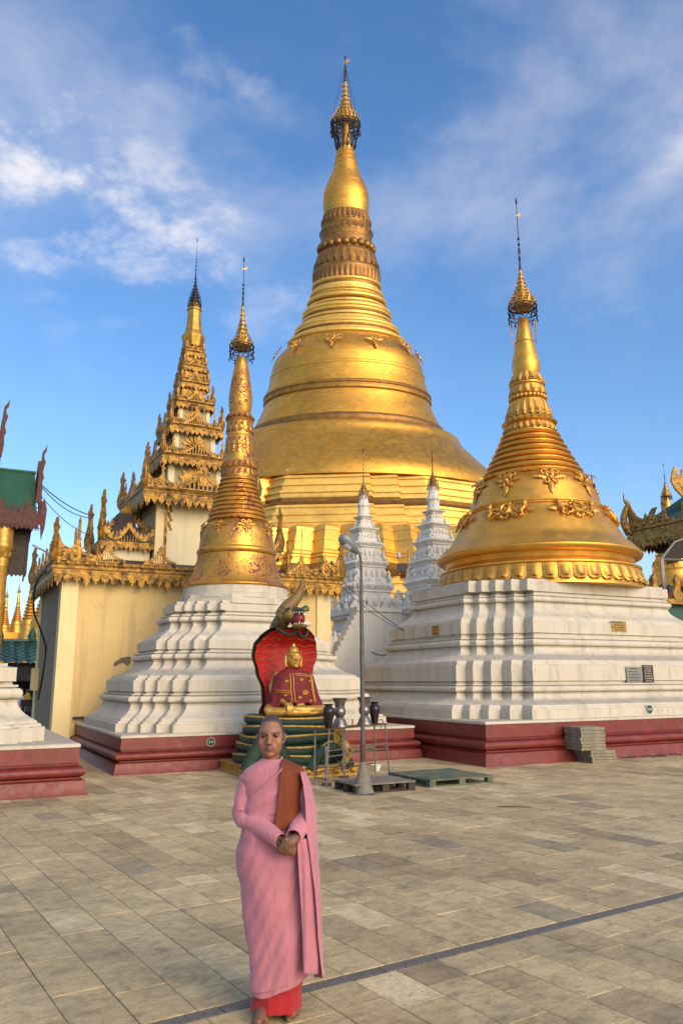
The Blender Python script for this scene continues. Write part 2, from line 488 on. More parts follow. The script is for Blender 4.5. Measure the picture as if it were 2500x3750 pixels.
def tint_pick(a, b, r):
    x = r.random()
    k = r.uniform(1.16, 1.34)
    lane = abs(a + 0.05 * b - 1.0) < 0.5 and b > 5.4     # the repaired lane of greyer slabs
    if (lane and x < 0.30) or x < 0.015: base = (0.275, 0.235, 0.17)
    elif x < 0.07: base = (0.30, 0.235, 0.145)
    elif x < 0.25: base = (0.36, 0.285, 0.175)
    elif x < 0.70: base = (0.415, 0.335, 0.205)
    elif x < 0.94: base = (0.455, 0.37, 0.23)
    else: base = (0.52, 0.435, 0.29)
    return (base[0] * k * 1.06, base[1] * k * 1.02, base[2] * k * 0.86)
for i in range(-60, 110):
    a0 = i * WU
    for side in (0, 1):
        b = STRIP_V0 + STRIP_W + GAP if side == 0 else STRIP_V0 - GAP
        first = True
        while True:
            ln = rt_.choice((LV, LV, LV, LV * 0.5)) if not first else rt_.choice((0.5, 1.0, 0.75)) * LV
            first = False
            b0, b1 = (b, b + ln) if side == 0 else (b - ln, b)
            b = b1 if side == 0 else b0
            if b0 > 34 or b1 < -4: break
            p = TU * (a0 + WU / 2) + TV * ((b0 + b1) / 2)
            if p.y < 2.4 or p.y > 33 or abs(p.x) > 0.62 * p.y + 2.0: 
                continue
            ga, gb = p.dot(U), p.dot(V)
            if (ga > 3.5 and ga < 9.4 and gb > 15.7) or (ga > 10.4 and gb > 13.6) or (ga < 1.6 and gb > 13.5): continue
            lvl = rt_.gauss(-0.001, 0.0008)
            tiles.append((p.length, tile_verts(a0 + GAP / 2, a0 + WU - GAP / 2, b0 + GAP / 2, b1 - GAP / 2, lvl, 0.0035, rt_.gauss(0, 0.0004)), tint_pick(a0, (b0 + b1) / 2, rt_)))
tiles.sort(key=lambda t: t[0])
def in_view(vs):
    q = Vector(vs[8]) - CAM
    d = q.dot(_fw)
    return d > 0.5 and abs(q.dot(_rt) / d) < 1250 / FPX * 1.04 and abs(q.dot(_up) / d) < 1875 / FPX * 1.03
cnt = 0
rest = MB()
for d, vs, tn in tiles:
    if cnt < 300 and in_view(vs):
        t = MB(); t.col = tn; t.add(vs, TF)
        t.build('paving_tile', MAT['tile'], ground)
        cnt += 1
    else:
        rest.col = tn; rest.add(vs, TF)
ro = rest.build('paving_tiles', MAT['tile'], ground)
ro['kind'] = 'stuff'
# granite strip, laid in lengths
q = -9.0
while q < 22:
    ln = rt_.uniform(0.9, 1.3)
    s_ = MB(); s_.add(tile_verts(q, q + ln - 0.006, STRIP_V0, STRIP_V0 + STRIP_W, -0.0015, 0.003), TF)
    s_.build('granite_strip', MAT['granite'], ground)
    q += ln

# ================================================================== shared ornament meshes
def redent(su, sv, ds):
    T = sum(ds)
    q1 = [(su, sv - T)]; x, y = su, sv - T
    for d in ds:
        x -= d; q1.append((x, y)); y += d; q1.append((x, y))
    q2 = [(-a, b) for a, b in reversed(q1)]
    q3 = [(-a, -b) for a, b in q1]
    q4 = [(a, -b) for a, b in reversed(q1)]
    return q1 + q2 + q3 + q4
def rect(su, sv): return [(su, sv), (-su, sv), (-su, -sv), (su, -sv)]
def terrace(name, t, su, sv, ds, pr, mat, smooth=38):
    mb = MB()
    mb.loft([[(x, y, z) for x, y in (redent(su - i, sv - i, ds) if ds else rect(su - i, sv - i))] for i, z in pr])
    return mb.build(name, mat, t, smooth)
def torus_arc(i_out, i_in, z0, z1, n=6):
    """inset/height points of a half-round roll"""
    o = []
    for k in range(n + 1):
        a = -math.pi / 2 + math.pi * k / n
        o.append((i_in - (i_in - i_out) * math.cos(a), (z0 + z1) / 2 + (z1 - z0) / 2 * math.sin(a)))
    return o
def ring_frame(r, z, ang, tilt=0.0, spin=0.0, sc=1.0):
    n_ = Vector((math.cos(ang), math.sin(ang), 0)); t_ = Vector((math.sin(ang), -math.cos(ang), 0)); z_ = Vector((0, 0, 1))
    nn = n_ * math.cos(tilt) + z_ * math.sin(tilt); zz = z_ * math.cos(tilt) - n_ * math.sin(tilt)
    m = Matrix((t_, nn, zz)).transposed().to_4x4()
    m = m @ Matrix.Rotation(spin, 4, 'Y') @ Matrix.Scale(sc, 4)
    m.translation = n_ * r + z_ * z
    return m
def petal_mesh(name, w, h, dep, mat, tip=0.25, up=False):
    """one lotus petal: bulging tongue hanging (or standing) from z = 0, with a raised inner panel"""
    mb = MB()
    def tongue(sc, y0, bul):
        nx, nz = 5, 6; vs = []; fs = []
        for j in range(nz + 1):
            s = j / nz
            hw = w / 2 * sc * (1 - max(0, (s - 0.8) / 0.2) ** 2.0 * 0.42)
            for i in range(nx + 1):
                x = -1 + 2 * i / nx
                zz = -h * (0.5 + (s - 0.5) * sc) * (1.0) 
                y = y0 + bul * (1 - x * x) * (0.6 + 0.4 * s) + dep * 0.75 * max(0, s - 0.7) ** 1.5 * 3
                vs.append((x * hw, y, -zz if up else zz))
        for j in range(nz):
            for i in range(nx):
                a = j * (nx + 1) + i
                fs.append((a, a + 1, a + nx + 2, a + nx + 1) if not up else (a + 1, a, a + nx + 1, a + nx + 2))
        mb.add(vs, fs)
    tongue(0.97, 0.0, dep * 0.55)
    tongue(0.62, dep * 0.28, dep * 0.6)
    return mb.mesh(name, mat, 50)
def spiral(mb, cx, cz, r0, r1, a0, a1, th0, th1, y=0.0, n=16, seg=6):
    pts = []; rs = []
    for k in range(n + 1):
        f = k / n; a = a0 + (a1 - a0) * f; r = r0 + (r1 - r0) * f
        pts.append((cx + r * math.cos(a), y, cz + r * math.sin(a))); rs.append(th0 + (th1 - th0) * f)
    mb.tube(pts, rs, seg)
def leaf(mb, x, z, ang, ln, wd, y=0.0, th=0.03):
    ca, sa = math.cos(ang), math.sin(ang)
    o = []
    for f, ww in ((0, 0.12), (0.15, 0.8), (0.3, 1.0), (0.42, 0.75), (0.55, 0.95), (0.7, 0.6), (0.82, 0.7), (1.0, 0.0)):
        o.append((f * ln, ww * wd / 2))
    outl = o + [(a, -b) for a, b in reversed(o[:-1])]
    cen = len(outl)
    vs = [(x + a * ca - b * sa, y, z + a * sa + b * ca) for a, b in outl] + [(x + ln * 0.4 * ca, y + th, z + ln * 0.4 * sa)]
    fs = [((i + 1) % cen, i, cen) for i in range(cen)]
    mb.add(vs, fs)
def floral_mesh(name, mat):
    """unit-wide rosette with curls and a hanging leaf, standing proud of a bell"""
    mb = MB()
    mb.ball((0, 0.05, 0.0), (0.085, 0.08, 0.085), 10, 6)
    for s in (-1, 1):
        spiral(mb, s * 0.20, 0.20, 0.17, 0.03, math.pi * (1.15 if s > 0 else -0.15), math.pi * (1.15 if s > 0 else -0.15) - s * 5.2, 0.045, 0.03, 0.03)
        spiral(mb, s * 0.17, -0.13, 0.13, 0.02, math.pi * (0.7 if s > 0 else 0.3), math.pi * (0.7 if s > 0 else 0.3) + s * 5.0, 0.045, 0.03, 0.03)
        leaf(mb, s * 0.10, 0.02, math.pi * (0.06 if s > 0 else 0.94), 0.46, 0.17, 0.0, 0.07)
        leaf(mb, s * 0.06, 0.06, math.pi * (0.5 - s * 0.10), 0.36, 0.13, 0.0, 0.07)
        mb.tube([(s * 0.30, 0.02, 0.24), (s * 0.48, 0.02, 0.36), (s * 0.66, 0.02, 0.36), (s * 0.85, 0.02, 0.30)], [0.03, 0.025, 0.025, 0.02], 6)
    leaf(mb, 0, -0.06, -math.pi / 2, 0.55, 0.24, 0.0, 0.09)
    return mb.mesh(name, mat, 60)
def scroll_mesh(name, mat, flip=1):
    mb = MB()
    spiral(mb, flip * 0.34, 0.0, 0.24, 0.03, math.pi * 0.5, math.pi * 0.5 - flip * 8.0, 0.06, 0.035, 0.04, 26)
    spiral(mb, -flip * 0.02, -0.05, 0.13, 0.03, math.pi * 0.9, math.pi * 0.9 + flip * 6.0, 0.045, 0.03, 0.04, 18)
    for k in range(7):
        a = math.pi * (0.55 - 0.17 * k)
        leaf(mb, flip * 0.34 + 0.25 * math.cos(a) * flip, 0.25 * math.sin(a), a if flip > 0 else math.pi - a, 0.13, 0.10, 0.01, 0.05)
    mb.ball((-flip * 0.20, 0.07, 0.16), (0.085, 0.10, 0.10), 10, 7)
    mb.ball((-flip * 0.20, 0.07, 0.27), (0.05, 0.06, 0.06), 8, 5)
    mb.tube([(-flip * 0.2, 0.05, 0.08), (-flip * 0.10, 0.05, -0.10), (-flip * 0.16, 0.05, -0.26), (-flip * 0.08, 0.04, -0.30)], [0.07, 0.06, 0.04, 0.03], 7)
    mb.tube([(flip * 0.2, 0.04, -0.2), (flip * 0.05, 0.04, -0.22), (flip * -0.02, 0.04, -0.32)], [0.05, 0.04, 0.02], 7)
    leaf(mb, -flip * 0.25, 0.0, math.pi * (1.0 if flip > 0 else 0.0), 0.28, 0.18, 0.0, 0.06)
    return mb.mesh(name, mat, 60)
FLORAL = floral_mesh('floral_ornament', MAT['gold_relief'])
SCROLL = [scroll_mesh('scroll_ornament', MAT['gold_relief'], f) for f in (1, -1)]
def bead_mesh(r, mat):
    mb = MB(); mb.ball((0, 0, 0), r, 10, 7); return mb.mesh('bead', mat, 60)

def around(t, name, me, n, r, z, tilt=0.0, a0=0.0, sc=1.0, vis=None):
    for k in range(n):
        a = a0 + 2 * math.pi * k / n
        link(name, me, t, ring_frame(r, z, a, tilt, 0.0, sc))

def hti(t, pr, seg=20, lattice=0.5, rod_top=2.0, mat=None, rodmat=None, bells=8, vane=True, scale=1.0, spikes=10):
    """umbrella crown: pr = outline (r, z) from rim (widest, lowest) up to its tip"""
    mat = mat or MAT['gold_hti']; rodmat = rodmat or MAT['iron']
    (R0, z0) = pr[0]
    zt = pr[-1][1]
    def rz(f):
        z = z0 + (zt - z0) * f
        for (ra, za), (rb, zb) in zip(pr, pr[1:]):
            if za <= z <= zb: return ra + (rb - ra) * (z - za) / max(1e-6, zb - za), z
        return pr[-1]
    core = MB(); core.lathe([(r * 0.72, z) for r, z in pr], seg)
    um = core.build('umbrella', mat, t, 40)
    mb = MB(); n = 9
    for k in range(n):
        r, z = rz((k / n) ** 1.15)
        mb.lathe([(r * 0.93, z), (r * 1.03, z + 0.008 * scale), (r * 1.0, z + 0.045 * scale), (r * 0.93, z + 0.05 * scale)], seg, c0=False, c1=False)
        m = max(5, int(spikes * (r / R0) ** 0.6))
        h = R0 * 0.30 * (1 - 0.5 * k / n)
        for j in range(m):
            a = 2 * math.pi * (j + 0.5 * (k % 2)) / m
            ww = r * 2.2 / m
            fr = ring_frame(r * 0.99, z + 0.045 * scale, a)
            mb.plate([(-ww * 0.55, 0), (ww * 0.55, 0), (ww * 0.25, h * 0.45), (0, h), (-ww * 0.25, h * 0.45)], R0 * 0.03, fr)
    mb.build('flame_ring', mat, um, 40)['kind'] = 'stuff'
    if lattice > 0:
        lb = MB(); z1 = z0 - lattice; m = 14
        for z, rr in ((z0, 1.0), (z0 - lattice * 0.5, 1.0), (z1, 0.97)):
            ring = [(R0 * rr * math.cos(2 * math.pi * k / 28), R0 * rr * math.sin(2 * math.pi * k / 28), z) for k in range(29)]
            lb.tube(ring, R0 * 0.035, 5)
        for k in range(m):
            a = 2 * math.pi * k / m; b2 = 2 * math.pi * (k + 1) / m
            lb.tube([(R0 * math.cos(a), R0 * math.sin(a), z0), (R0 * 0.97 * math.cos(b2), R0 * 0.97 * math.sin(b2), z1)], R0 * 0.025, 4)
            lb.tube([(R0 * math.cos(b2), R0 * math.sin(b2), z0), (R0 * 0.97 * math.cos(a), R0 * 0.97 * math.sin(a), z1)], R0 * 0.025, 4)
            if k % 2 == 0:
                lb.tube([(R0 * 0.97 * math.cos(a), R0 * 0.97 * math.sin(a), z1), (R0 * 0.3 * math.cos(a), R0 * 0.3 * math.sin(a), z1 - lattice * 0.15)], R0 * 0.025, 4)
        lb.build('lattice', rodmat, um)
        for k in range(bells):
            a = 2 * math.pi * (k + 0.3) / bells
            bb = MB(); x, y = R0 * 1.02 * math.cos(a), R0 * 1.02 * math.sin(a); s = R0
            bb.lathe([(0.01 * s, z1), (0.015 * s, z1 - 0.06 * s), (0.055 * s, z1 - 0.10 * s), (0.075 * s, z1 - 0.22 * s), (0.01 * s, z1 - 0.22 * s)], 8, (x, y))
            bb.plate([(x - 0.045 * s, z1 - 0.32 * s), (x, z1 - 0.40 * s), (x + 0.045 * s, z1 - 0.32 * s), (x, z1 - 0.2 * s)], 0.01 * s, Matrix.Translation((0, y, 0)))
            bb.build('wind_bell', rodmat, um)
    rod = MB()
    H = rod_top - zt; s = R0
    p_ = [(pr[-1][0] * 0.9, zt), (0.055 * s, zt + H * 0.1)]
    for f, r in ((0.16, 0.10), (0.2, 0.035), (0.28, 0.09), (0.31, 0.03), (0.55, 0.028), (0.88, 0.022)):
        p_ += [(r * s, zt + H * f)]
    p_ += [(0.06 * s, zt + H * 0.91), (0.085 * s, zt + H * 0.94), (0.05 * s, zt + H * 0.97), (0.004, zt + H)]
    rod.lathe(p_, 8)
    for f in (0.24, 0.42, 0.34):
        for j in range(4):
            fr = ring_frame(0.03 * s, zt + H * f, j * math.pi / 2 + 0.4)
            rod.plate([(0, -0.06 * s), (0.02 * s, -0.02 * s), (0.02 * s, 0.05 * s), (0, 0.10 * s)], 0.14 * s, fr)
    ro_ = rod.build('finial_rod', rodmat, t, 40)
    if vane:
        vb = MB(); zz = zt + H * 0.74
        vb.plate([(0, zz), (0.10 * s, zz - 0.05 * s), (0.26 * s, zz + 0.10 * s), (0.34 * s, zz + 0.30 * s), (0.22 * s, zz + 0.22 * s), (0.14 * s, zz + 0.24 * s), (0.08 * s, zz + 0.12 * s), (-0.10 * s, zz + 0.05 * s), (-0.14 * s, zz - 0.08 * s)], 0.03 * s)
        vb.build('weather_vane', mat, ro_)

def rings_between(t, p0, p1, n, mat, name='ring_moulding', seg=64, bulge=0.35):
    """turban rings: stacked half-round mouldings from (r, z) p0 (top) to p1 (bottom)"""
    for k in range(n):
        f0, f1 = k / n, (k + 1) / n
        g0, g1 = f0 ** 1.12, f1 ** 1.12
        ra, rb = p0[0] + (p1[0] - p0[0]) * g0, p0[0] + (p1[0] - p0[0]) * g1
        za, zb = p0[1] + (p1[1] - p0[1]) * f0, p0[1] + (p1[1] - p0[1]) * f1
        h = za - zb
        pr = [(rb - 0.45 * h, zb)]
        for j in range(7):
            a = -math.pi / 2 + math.pi * j / 6
            pr.append((ra + (rb - ra) * (0.75 - 0.5 * j / 6) - 0.22 * h + bulge * h * (0.30 + math.cos(a) * 1.1), zb + h * 0.40 + 0.30 * h * math.sin(a)))
        pr += [(ra - 0.02 * h, zb + 0.74 * h), (ra - 0.02 * h, zb + 0.80 * h), (ra + 0.05 * h, zb + 0.82 * h), (ra + 0.05 * h, zb + 0.90 * h), (ra - 0.35 * h, zb + 0.92 * h), (ra - 0.40 * h, za)]
        mb = MB(); mb.lathe(pr, seg); mb.build(name, mat, t, 45)

# ================================================================== the great golden stupa
def crop(pts, oy, sc): return [(oy + y / sc, hw / sc) for y, hw in pts]
MX, MY = 0.85, 100.0
main = thing('great_stupa', 'huge gold plated bell shaped pagoda with tiered umbrella spire behind the smaller stupas', 'pagoda', (MX, MY, 0), 0)
main.scale = (1.0, 0.68, 1.0)      # the great bell is shallower than wide
def zmap(z): return z * (1.13 - 0.0026 * z)
def mp_(pts): return prof(MX, MY, crop(pts, 150, 1.742))
def lathe_part(t, name, pr, mat, seg=96, smooth=45):
    mb = MB(); mb.lathe(pr, seg); return mb.build(name, mat, t, smooth)
def dense(pr, n=5):
    return [tuple(p) for p in smooth_curve([(a, b, 0) for a, b in pr], n)]
def dn(pr, n=5): return [(a, b) for a, b, c in dense(pr, n)]
GMm = MAT['gold_main']
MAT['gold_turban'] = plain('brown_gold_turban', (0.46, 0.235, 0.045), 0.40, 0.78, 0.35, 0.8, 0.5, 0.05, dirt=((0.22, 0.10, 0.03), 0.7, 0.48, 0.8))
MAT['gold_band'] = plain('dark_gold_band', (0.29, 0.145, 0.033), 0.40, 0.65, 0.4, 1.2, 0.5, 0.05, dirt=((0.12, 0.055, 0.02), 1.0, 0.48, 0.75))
bud = mp_([(1112, 138), (1085, 143), (1050, 147), (980, 143), (920, 122), (850, 90), (790, 72)])
lathe_part(main, 'banana_bud', dn(bud), GMm)
nk = mp_([(790, 74), (775, 72), (770, 66), (752, 63), (748, 67), (738, 62), (728, 58), (722, 62), (712, 55), (690, 50), (684, 52), (670, 40), (640, 32), (520, 28)])
lathe_part(main, 'neck', nk, GMm, 48)
# lotus section
P1 = mp_([(1200, 149), (1185, 156), (1172, 158), (1160, 146), (1112, 140)])
lathe_part(main, 'lotus_band', P1, MAT['gold_band'])
P2 = mp_([(1275, 163), (1262, 160), (1250, 168), (1238, 170), (1225, 158), (1200, 150)])
lathe_part(main, 'lotus_band', P2, MAT['gold_band'])
P3 = mp_([(1378, 183), (1362, 168), (1335, 166), (1305, 166), (1290, 164), (1275, 162)])
lathe_part(main, 'bead_seat', P3, MAT['gold_band'])
P4 = mp_([(1470, 206), (1462, 205), (1440, 203), (1420, 196), (1378, 183)])
lathe_part(main, 'lotus_band', P4, MAT['gold_band'])
P5 = mp_([(1585, 207), (1570, 205), (1555, 209), (1510, 211), (1495, 216), (1485, 216), (1470, 205)])
lathe_part(main, 'lotus_rim', P5, MAT['gold_band'])
def band_petals(t, pr_hi, pr_lo, n, mat, dep, up=False, name='lotus_petal', a0=0.0):
    (r1, z1), (r0, z0) = pr_hi, pr_lo
    h = z1 - z0; r = (r0 + r1) / 2
    me = petal_mesh(name, 2 * math.pi * r / n, h, dep, mat, up=up)
    tilt = math.atan2(r0 - r1, h)
    around(t, name, me, n, (r1 if not up else r0) - dep * 0.1, z1 if not up else z0, tilt, a0)
band_petals(main, P1[4], P1[1], 30, MAT['gold_band'], 0.22)
band_petals(main, P2[5], P2[2], 26, MAT['gold_band'], 0.2)
band_petals(main, P4[4], P4[0], 26, MAT['gold_band'], 0.22)
band_petals(main, P5[4], P5[0], 40, MAT['gold_band'], 0.18)
bz = P3[2]
around(main, 'bead', bead_mesh(0.62, MAT['gold_band']), 21, bz[0] - 0.05, bz[1], a0=-1.6)
# turban: a smooth cone carrying rolls and dark recesses, measured on its outline
def mo(pts): return prof(MX, MY, [(750 + y / 0.9956, hw / 0.9956) for y, hw in pts])
cone = mo([(292, 117), (330, 119), (360, 130), (400, 146), (450, 166), (480, 184), (512, 203), (524, 212)])
lathe_part(main, 'turban_cone', dn(list(reversed(cone)), 4), MAT['gold_turban'])
def cone_r(z):
    for (r0, z0), (r1, z1) in zip(cone, cone[1:]):
        if z1 <= z <= z0: return r0 + (r1 - r0) * (z0 - z) / (z0 - z1)
    return cone[-1][0] if z < cone[-1][1] else cone[0][0]
for y_, h_, big_ in ((304, .55, 1), (322, .3, 0), (338, .7, 1), (350, .3, 0), (366, .75, 1), (384, .28, 0), (406, .8, 1), (419, .5, 1), (436, .28, 0), (452, .28, 0), (470, .75, 1), (483, .5, 1), (500, .28, 0), (514, .75, 1)):
    z = mo([(y_, 1)])[0][1]; r = cone_r(z)
    if big_:
        pr = [(r - 0.15, z - h_)]
        for j in range(8):
            a = -math.pi / 2 + math.pi * j / 7
            pr.append((r + 0.08 + 0.60 * math.cos(a) * min(1, h_), z + h_ * 0.5 * math.sin(a)))
        pr.append((r - 0.3, z + h_ * 0.55))
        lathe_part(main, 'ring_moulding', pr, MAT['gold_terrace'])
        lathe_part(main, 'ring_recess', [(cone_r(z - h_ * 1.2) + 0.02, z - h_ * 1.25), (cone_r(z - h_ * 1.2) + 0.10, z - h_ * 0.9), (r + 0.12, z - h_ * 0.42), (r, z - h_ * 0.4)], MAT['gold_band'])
    else:
        lathe_part(main, 'ring_fillet', [(r - 0.1, z - h_), (cone_r(z - h_) + 0.10, z - h_ * 0.9), (r + 0.12, z + h_ * 0.4), (r - 0.1, z + h_ * 0.5)], MAT['gold_terrace'])
# bell
bell1 = mo([(522, 211), (540, 226), (560, 244), (580, 261), (596, 270), (612, 275), (650, 282), (680, 290), (712, 302)])
lathe_part(main, 'bell', dn(list(reversed(bell1))), GMm, 128)
for y_, h_ in ((600, 271), (604, 273)):
    pass
line_ = mo([(636, 281), (640, 284), (644, 284), (648, 282)])
lathe_part(main, 'bell_line', list(reversed(line_)), GMm, 128)
cord = mo([(708, 300), (712, 306), (718, 308), (722, 304), (726, 305), (732, 309), (738, 308), (742, 303)])
lathe_part(main, 'bell_cord', list(reversed(cord)), MAT['gold_turban'], 128)
bell2 = mo([(740, 302), (770, 314), (800, 329), (830, 345), (838, 349)])
lathe_part(main, 'bell_skirt', dn(list(reversed(bell2))), GMm, 128)
rim = mo([(832, 346), (836, 354), (846, 358), (858, 357), (866, 350)])
lathe_part(main, 'bell_rim', list(reversed(rim)), MAT['gold_band'], 128)
flare = mo([(856, 350), (860, 372), (868, 398), (880, 411), (900, 422), (918, 438), (940, 462), (968, 492)])
flare += [(20.3, 26.6), (21.0, 25.0)]
flare = [q for i, q in enumerate(flare) if i == 0 or q[1] < flare[i - 1][1]]
lathe_part(main, 'bell_foot', dn(list(reversed(flare))), GMm, 160)
sh = mo([(572, 255)])[0]
cang = math.atan2(-MY, -MX)
fm = Matrix.Scale(1.0, 4)
for k in range(11):
    a = cang + RAD(21.6) + k * 2 * math.pi / 11
    link('floral_ornament', FLORAL, main, ring_frame(sh[0] + 0.22, sh[1] + 0.4, a, RAD(30), 0, 2.5))
# octagonal terraces
def octa(R, n, d, rot):
    pts = []
    for c in range(8):
        th = rot + c * math.pi / 4                       # corner angle
        P = Vector((R * math.cos(th), R * math.sin(th)))
        t1 = Vector((-math.sin(th - math.pi / 8), math.cos(th - math.pi / 8)))
        t2 = Vector((-math.sin(th + math.pi / 8), math.cos(th + math.pi / 8)))
        q = P - t1 * (n * d)
        pts.append(q.copy())
        # redents: set back square to the first face, then run on along the second
        nrm = Vector((-t1.y, t1.x))
        step = (t1 + t2) * d
        for k in range(n):
            a = step.dot(nrm)
            q = q + nrm * a; pts.append(q.copy())
            q = q + (step - nrm * a); pts.append(q.copy())
    return [(p.x, p.y) for p in pts]
def octterrace(name, R0, pr, n, d, rot, mat=None):
    mb = MB()
    mb.loft([[(x, y, zmap(z)) for x, y in octa(R0 + dr, n, d, rot)] for dr, z in pr])
    return mb.build(name, mat or MAT['gold_terrace'], main, 30)
ROT = math.atan2(-MY, -MX) + RAD(16)
def steps(R, z1, z0, R1, n, lip=0.25):
    """stepped courses from the top (R, z1) out to (R1, z0), listed bottom to top as (dR, z)"""
    o = []
    for k in range(n):
        f0, f1 = k / n, (k + 1) / n
        ra = R + (R1 - R) * (1 - f0); za = z0 + (z1 - z0) * f0; zb = z0 + (z1 - z0) * f1
        h = zb - za
        o += [(ra, za), (ra - 0.05, za + h * 0.55), (ra + lip, za + h * 0.60), (ra + lip, za + h * 0.80), (ra - lip * 0.8, za + h * 0.84), (ra - lip * 0.8, za + h * 0.985)]
    return [(a, b) for a, b in o]
octterrace('terrace', 0, steps(21.3, 24.2, 20.5, 23.2, 4, 0.24), 2, 1.8, ROT)
octterrace('terrace_cornice', 0, [(23.9, 19.4), (24.2, 19.65), (23.8, 19.95), (23.1, 20.05), (23.2, 20.6)], 2, 1.85, ROT, MAT['gold_band'])
octterrace('terrace', 0, steps(24.0, 19.5, 16.8, 25.9, 3, 0.18), 2, 1.95, ROT)
def star(R, dep, n, rot, z):
    return [((R if k % 2 == 0 else R - dep) * math.cos(rot + math.pi * k / n), (R if k % 2 == 0 else R - dep) * math.sin(rot + math.pi * k / n), z) for k in range(2 * n)]
NS = 54
SR = cang + RAD(1.5)
for nm, lst, mt in (('star_terrace', ((27.6, 14.1), (27.3, 15.1), (27.45, 15.12), (27.45, 15.2), (27.1, 15.22), (26.7, 16.2), (26.85, 16.22), (26.7, 16.6), (25.6, 17.0)), 'gold_terrace'),
                    ('star_cornice', ((28.9, 12.6), (28.9, 12.9), (28.3, 13.0), (28.3, 13.25), (28.7, 13.3), (28.7, 13.5), (27.9, 13.6), (28.2, 13.7), (28.2, 13.9), (27.5, 14.15)), 'gold_terrace'),
                    ('star_base', ((29.4, 11.4), (29.6, 11.9), (29.2, 12.3), (28.8, 12.65)), 'gold_band')):
    mb = MB(); mb.loft([star(R, 1.9, NS, SR, zmap(z)) for R, z in lst]); mb.build(nm, MAT[mt], main)
octterrace('terrace', 0, steps(29.2, 11.9, 9.0, 31.0, 3, 0.3), 3, 2.2, ROT)
octterrace('terrace_cornice', 0, [(32.4, 8.0), (32.7, 8.6), (31.6, 8.8), (31.0, 9.1)], 3, 2.3, ROT, MAT['gold_band'])
octterrace('terrace', 0, [(34.0, 0.0), (33.6, 4.0), (33.0, 4.2), (32.6, 7.6), (32.2, 8.1)], 3, 2.4, ROT)
# crown
hp = mp_([(520, 93), (500, 84), (470, 62), (430, 42), (390, 30), (345, 20), (300, 15), (262, 12)])
ztip = zpx(MX, MY, 150 + 95 / 1.742)
hti(main, hp, 32, hp[0][1] - zpx(MX, MY, 150 + 575 / 1.742), ztip, MAT['gold_hti'], MAT['iron'], 10, True, 3.0, 22)
# tassel chains hanging from the crown's rim in to the neck
R0 = hp[0][0]; z0 = hp[0][1]; zl = zpx(MX, MY, 150 + 700 / 1.742)
for k in range(14):
    a = 2 * math.pi * k / 14
    mb = MB(); pts = []
    for j in range(9):
        f = j / 8
        r = R0 * (0.98 - 0.42 * f ** 1.4) + 0.12 * math.sin(j * 2.1 + k); pts.append((r * math.cos(a + 0.06 * math.sin(j + k)), r * math.sin(a + 0.06 * math.sin(j + k)), z0 + (zl - z0) * f))
    mb.tube(pts, [0.16 if j % 2 else 0.07 for j in range(9)], 5)
    mb.build('tassel_chain', MAT['iron'], main)
for k in range(4):
    a = k * math.pi / 2 + 0.5
    mb = MB(); mb.tube([(R0 * math.cos(a), R0 * math.sin(a), z0 + 0.5), (0.1 * math.cos(a), 0.1 * math.sin(a), hp[-1][1] + 3.0)], 0.03, 4)
    mb.build('guy_wire', MAT['iron'], main)

# ================================================================== smaller gilded stupa with flaking gold, on white terraces
LC = G(6.37, 18.3)
left = thing('gilded_stupa', 'slender stupa with flaking gold over red primer on white terraces behind the cobra shrine', 'stupa', (LC.x, LC.y, 0), GROT)
def plinth(t, su, sv, H, slab):
    h = H
    pr = [(0.0, 0.0), (0.02, 0.04 * h), (0.05, 0.30 * h), (0.09, 0.315 * h), (0.13, 0.33 * h), (0.13, 0.36 * h)]
    pr += torus_arc(0.04, 0.14, 0.37 * h, 0.60 * h, 7)
    pr += [(0.17, 0.62 * h), (0.17, 0.655 * h), (0.14, 0.67 * h), (0.15, 0.995 * h)]
    mb = MB(); mb.loft([[(x, y, z) for x, y in rect(su - i, sv - i)] for i, z in pr]); p = mb.build('plinth', MAT['red'], t, 38)
    mb = MB(); mb.loft([[(x, y, z) for x, y in rect(su - i, sv - i)] for i, z in ((0.155, h - 0.002), (0.135, h + 0.004), (0.135, h + slab), (0.16, h + slab + 0.012))]); mb.build('plinth_slab', MAT['white'], t)
def white_tier(t, su, sv, ds, z0, z1, z2, z3, z4, i0, i1, i2):
    """band z0-z1, step, sweep z1-z2, roll z2-z3, fillets up to z4"""
    pr = [(i0, z0), (i0, z1 - 0.4 * (z1 - z0) * 0.3)]
    h = z2 - z1
    pr += [(i0 + 0.05, z1 - 0.10 * (z1 - z0)), (i0 + 0.06, z1 + 0.02), (i0 + 0.11, z1 + 0.025), (i0 + 0.12, z1 + 0.06)]
    a, b = i0 + 0.13, i1
    for k in range(7):
        f = k / 6
        pr.append((a + (b - a) * (1 - (1 - f) ** 2.0), z1 + 0.07 + (h - 0.09) * f))
    pr += [(i1 - 0.025, z2 - 0.014), (i1 - 0.025, z2 - 0.004), (i1 + 0.02, z2 - 0.002), (i1 + 0.02, z2 + 0.008)]
    r = z3 - z2
    pr += torus_arc(i1 - 0.075, i1 + 0.015, z2 + 0.01, z3 - 0.005, 7)
    pr += [(i1 + 0.035, z3 - 0.004), (i1 + 0.035, z3 + 0.008), (i1 + 0.0, z3 + 0.010), (i1 + 0.0, z3 + 0.35 * (z4 - z3)), (i2 + 0.045, z3 + 0.38 * (z4 - z3)), (i2 + 0.05, z4 - 0.02), (i2 - 0.004, z4 - 0.018), (i2, z4)]
    return terrace('terrace', t, su, sv, ds, pr, MAT['white'])
plinth(left, 3.37, 3.15, 0.64, 0.045)
DS = [0.20, 0.21, 0.25, 0.26]
SU, SV = 3.13, 2.85
white_tier(left, SU, SV, DS, 0.69, 0.88, 1.24, 1.40, 1.50, 0.0, 0.36, 0.40)
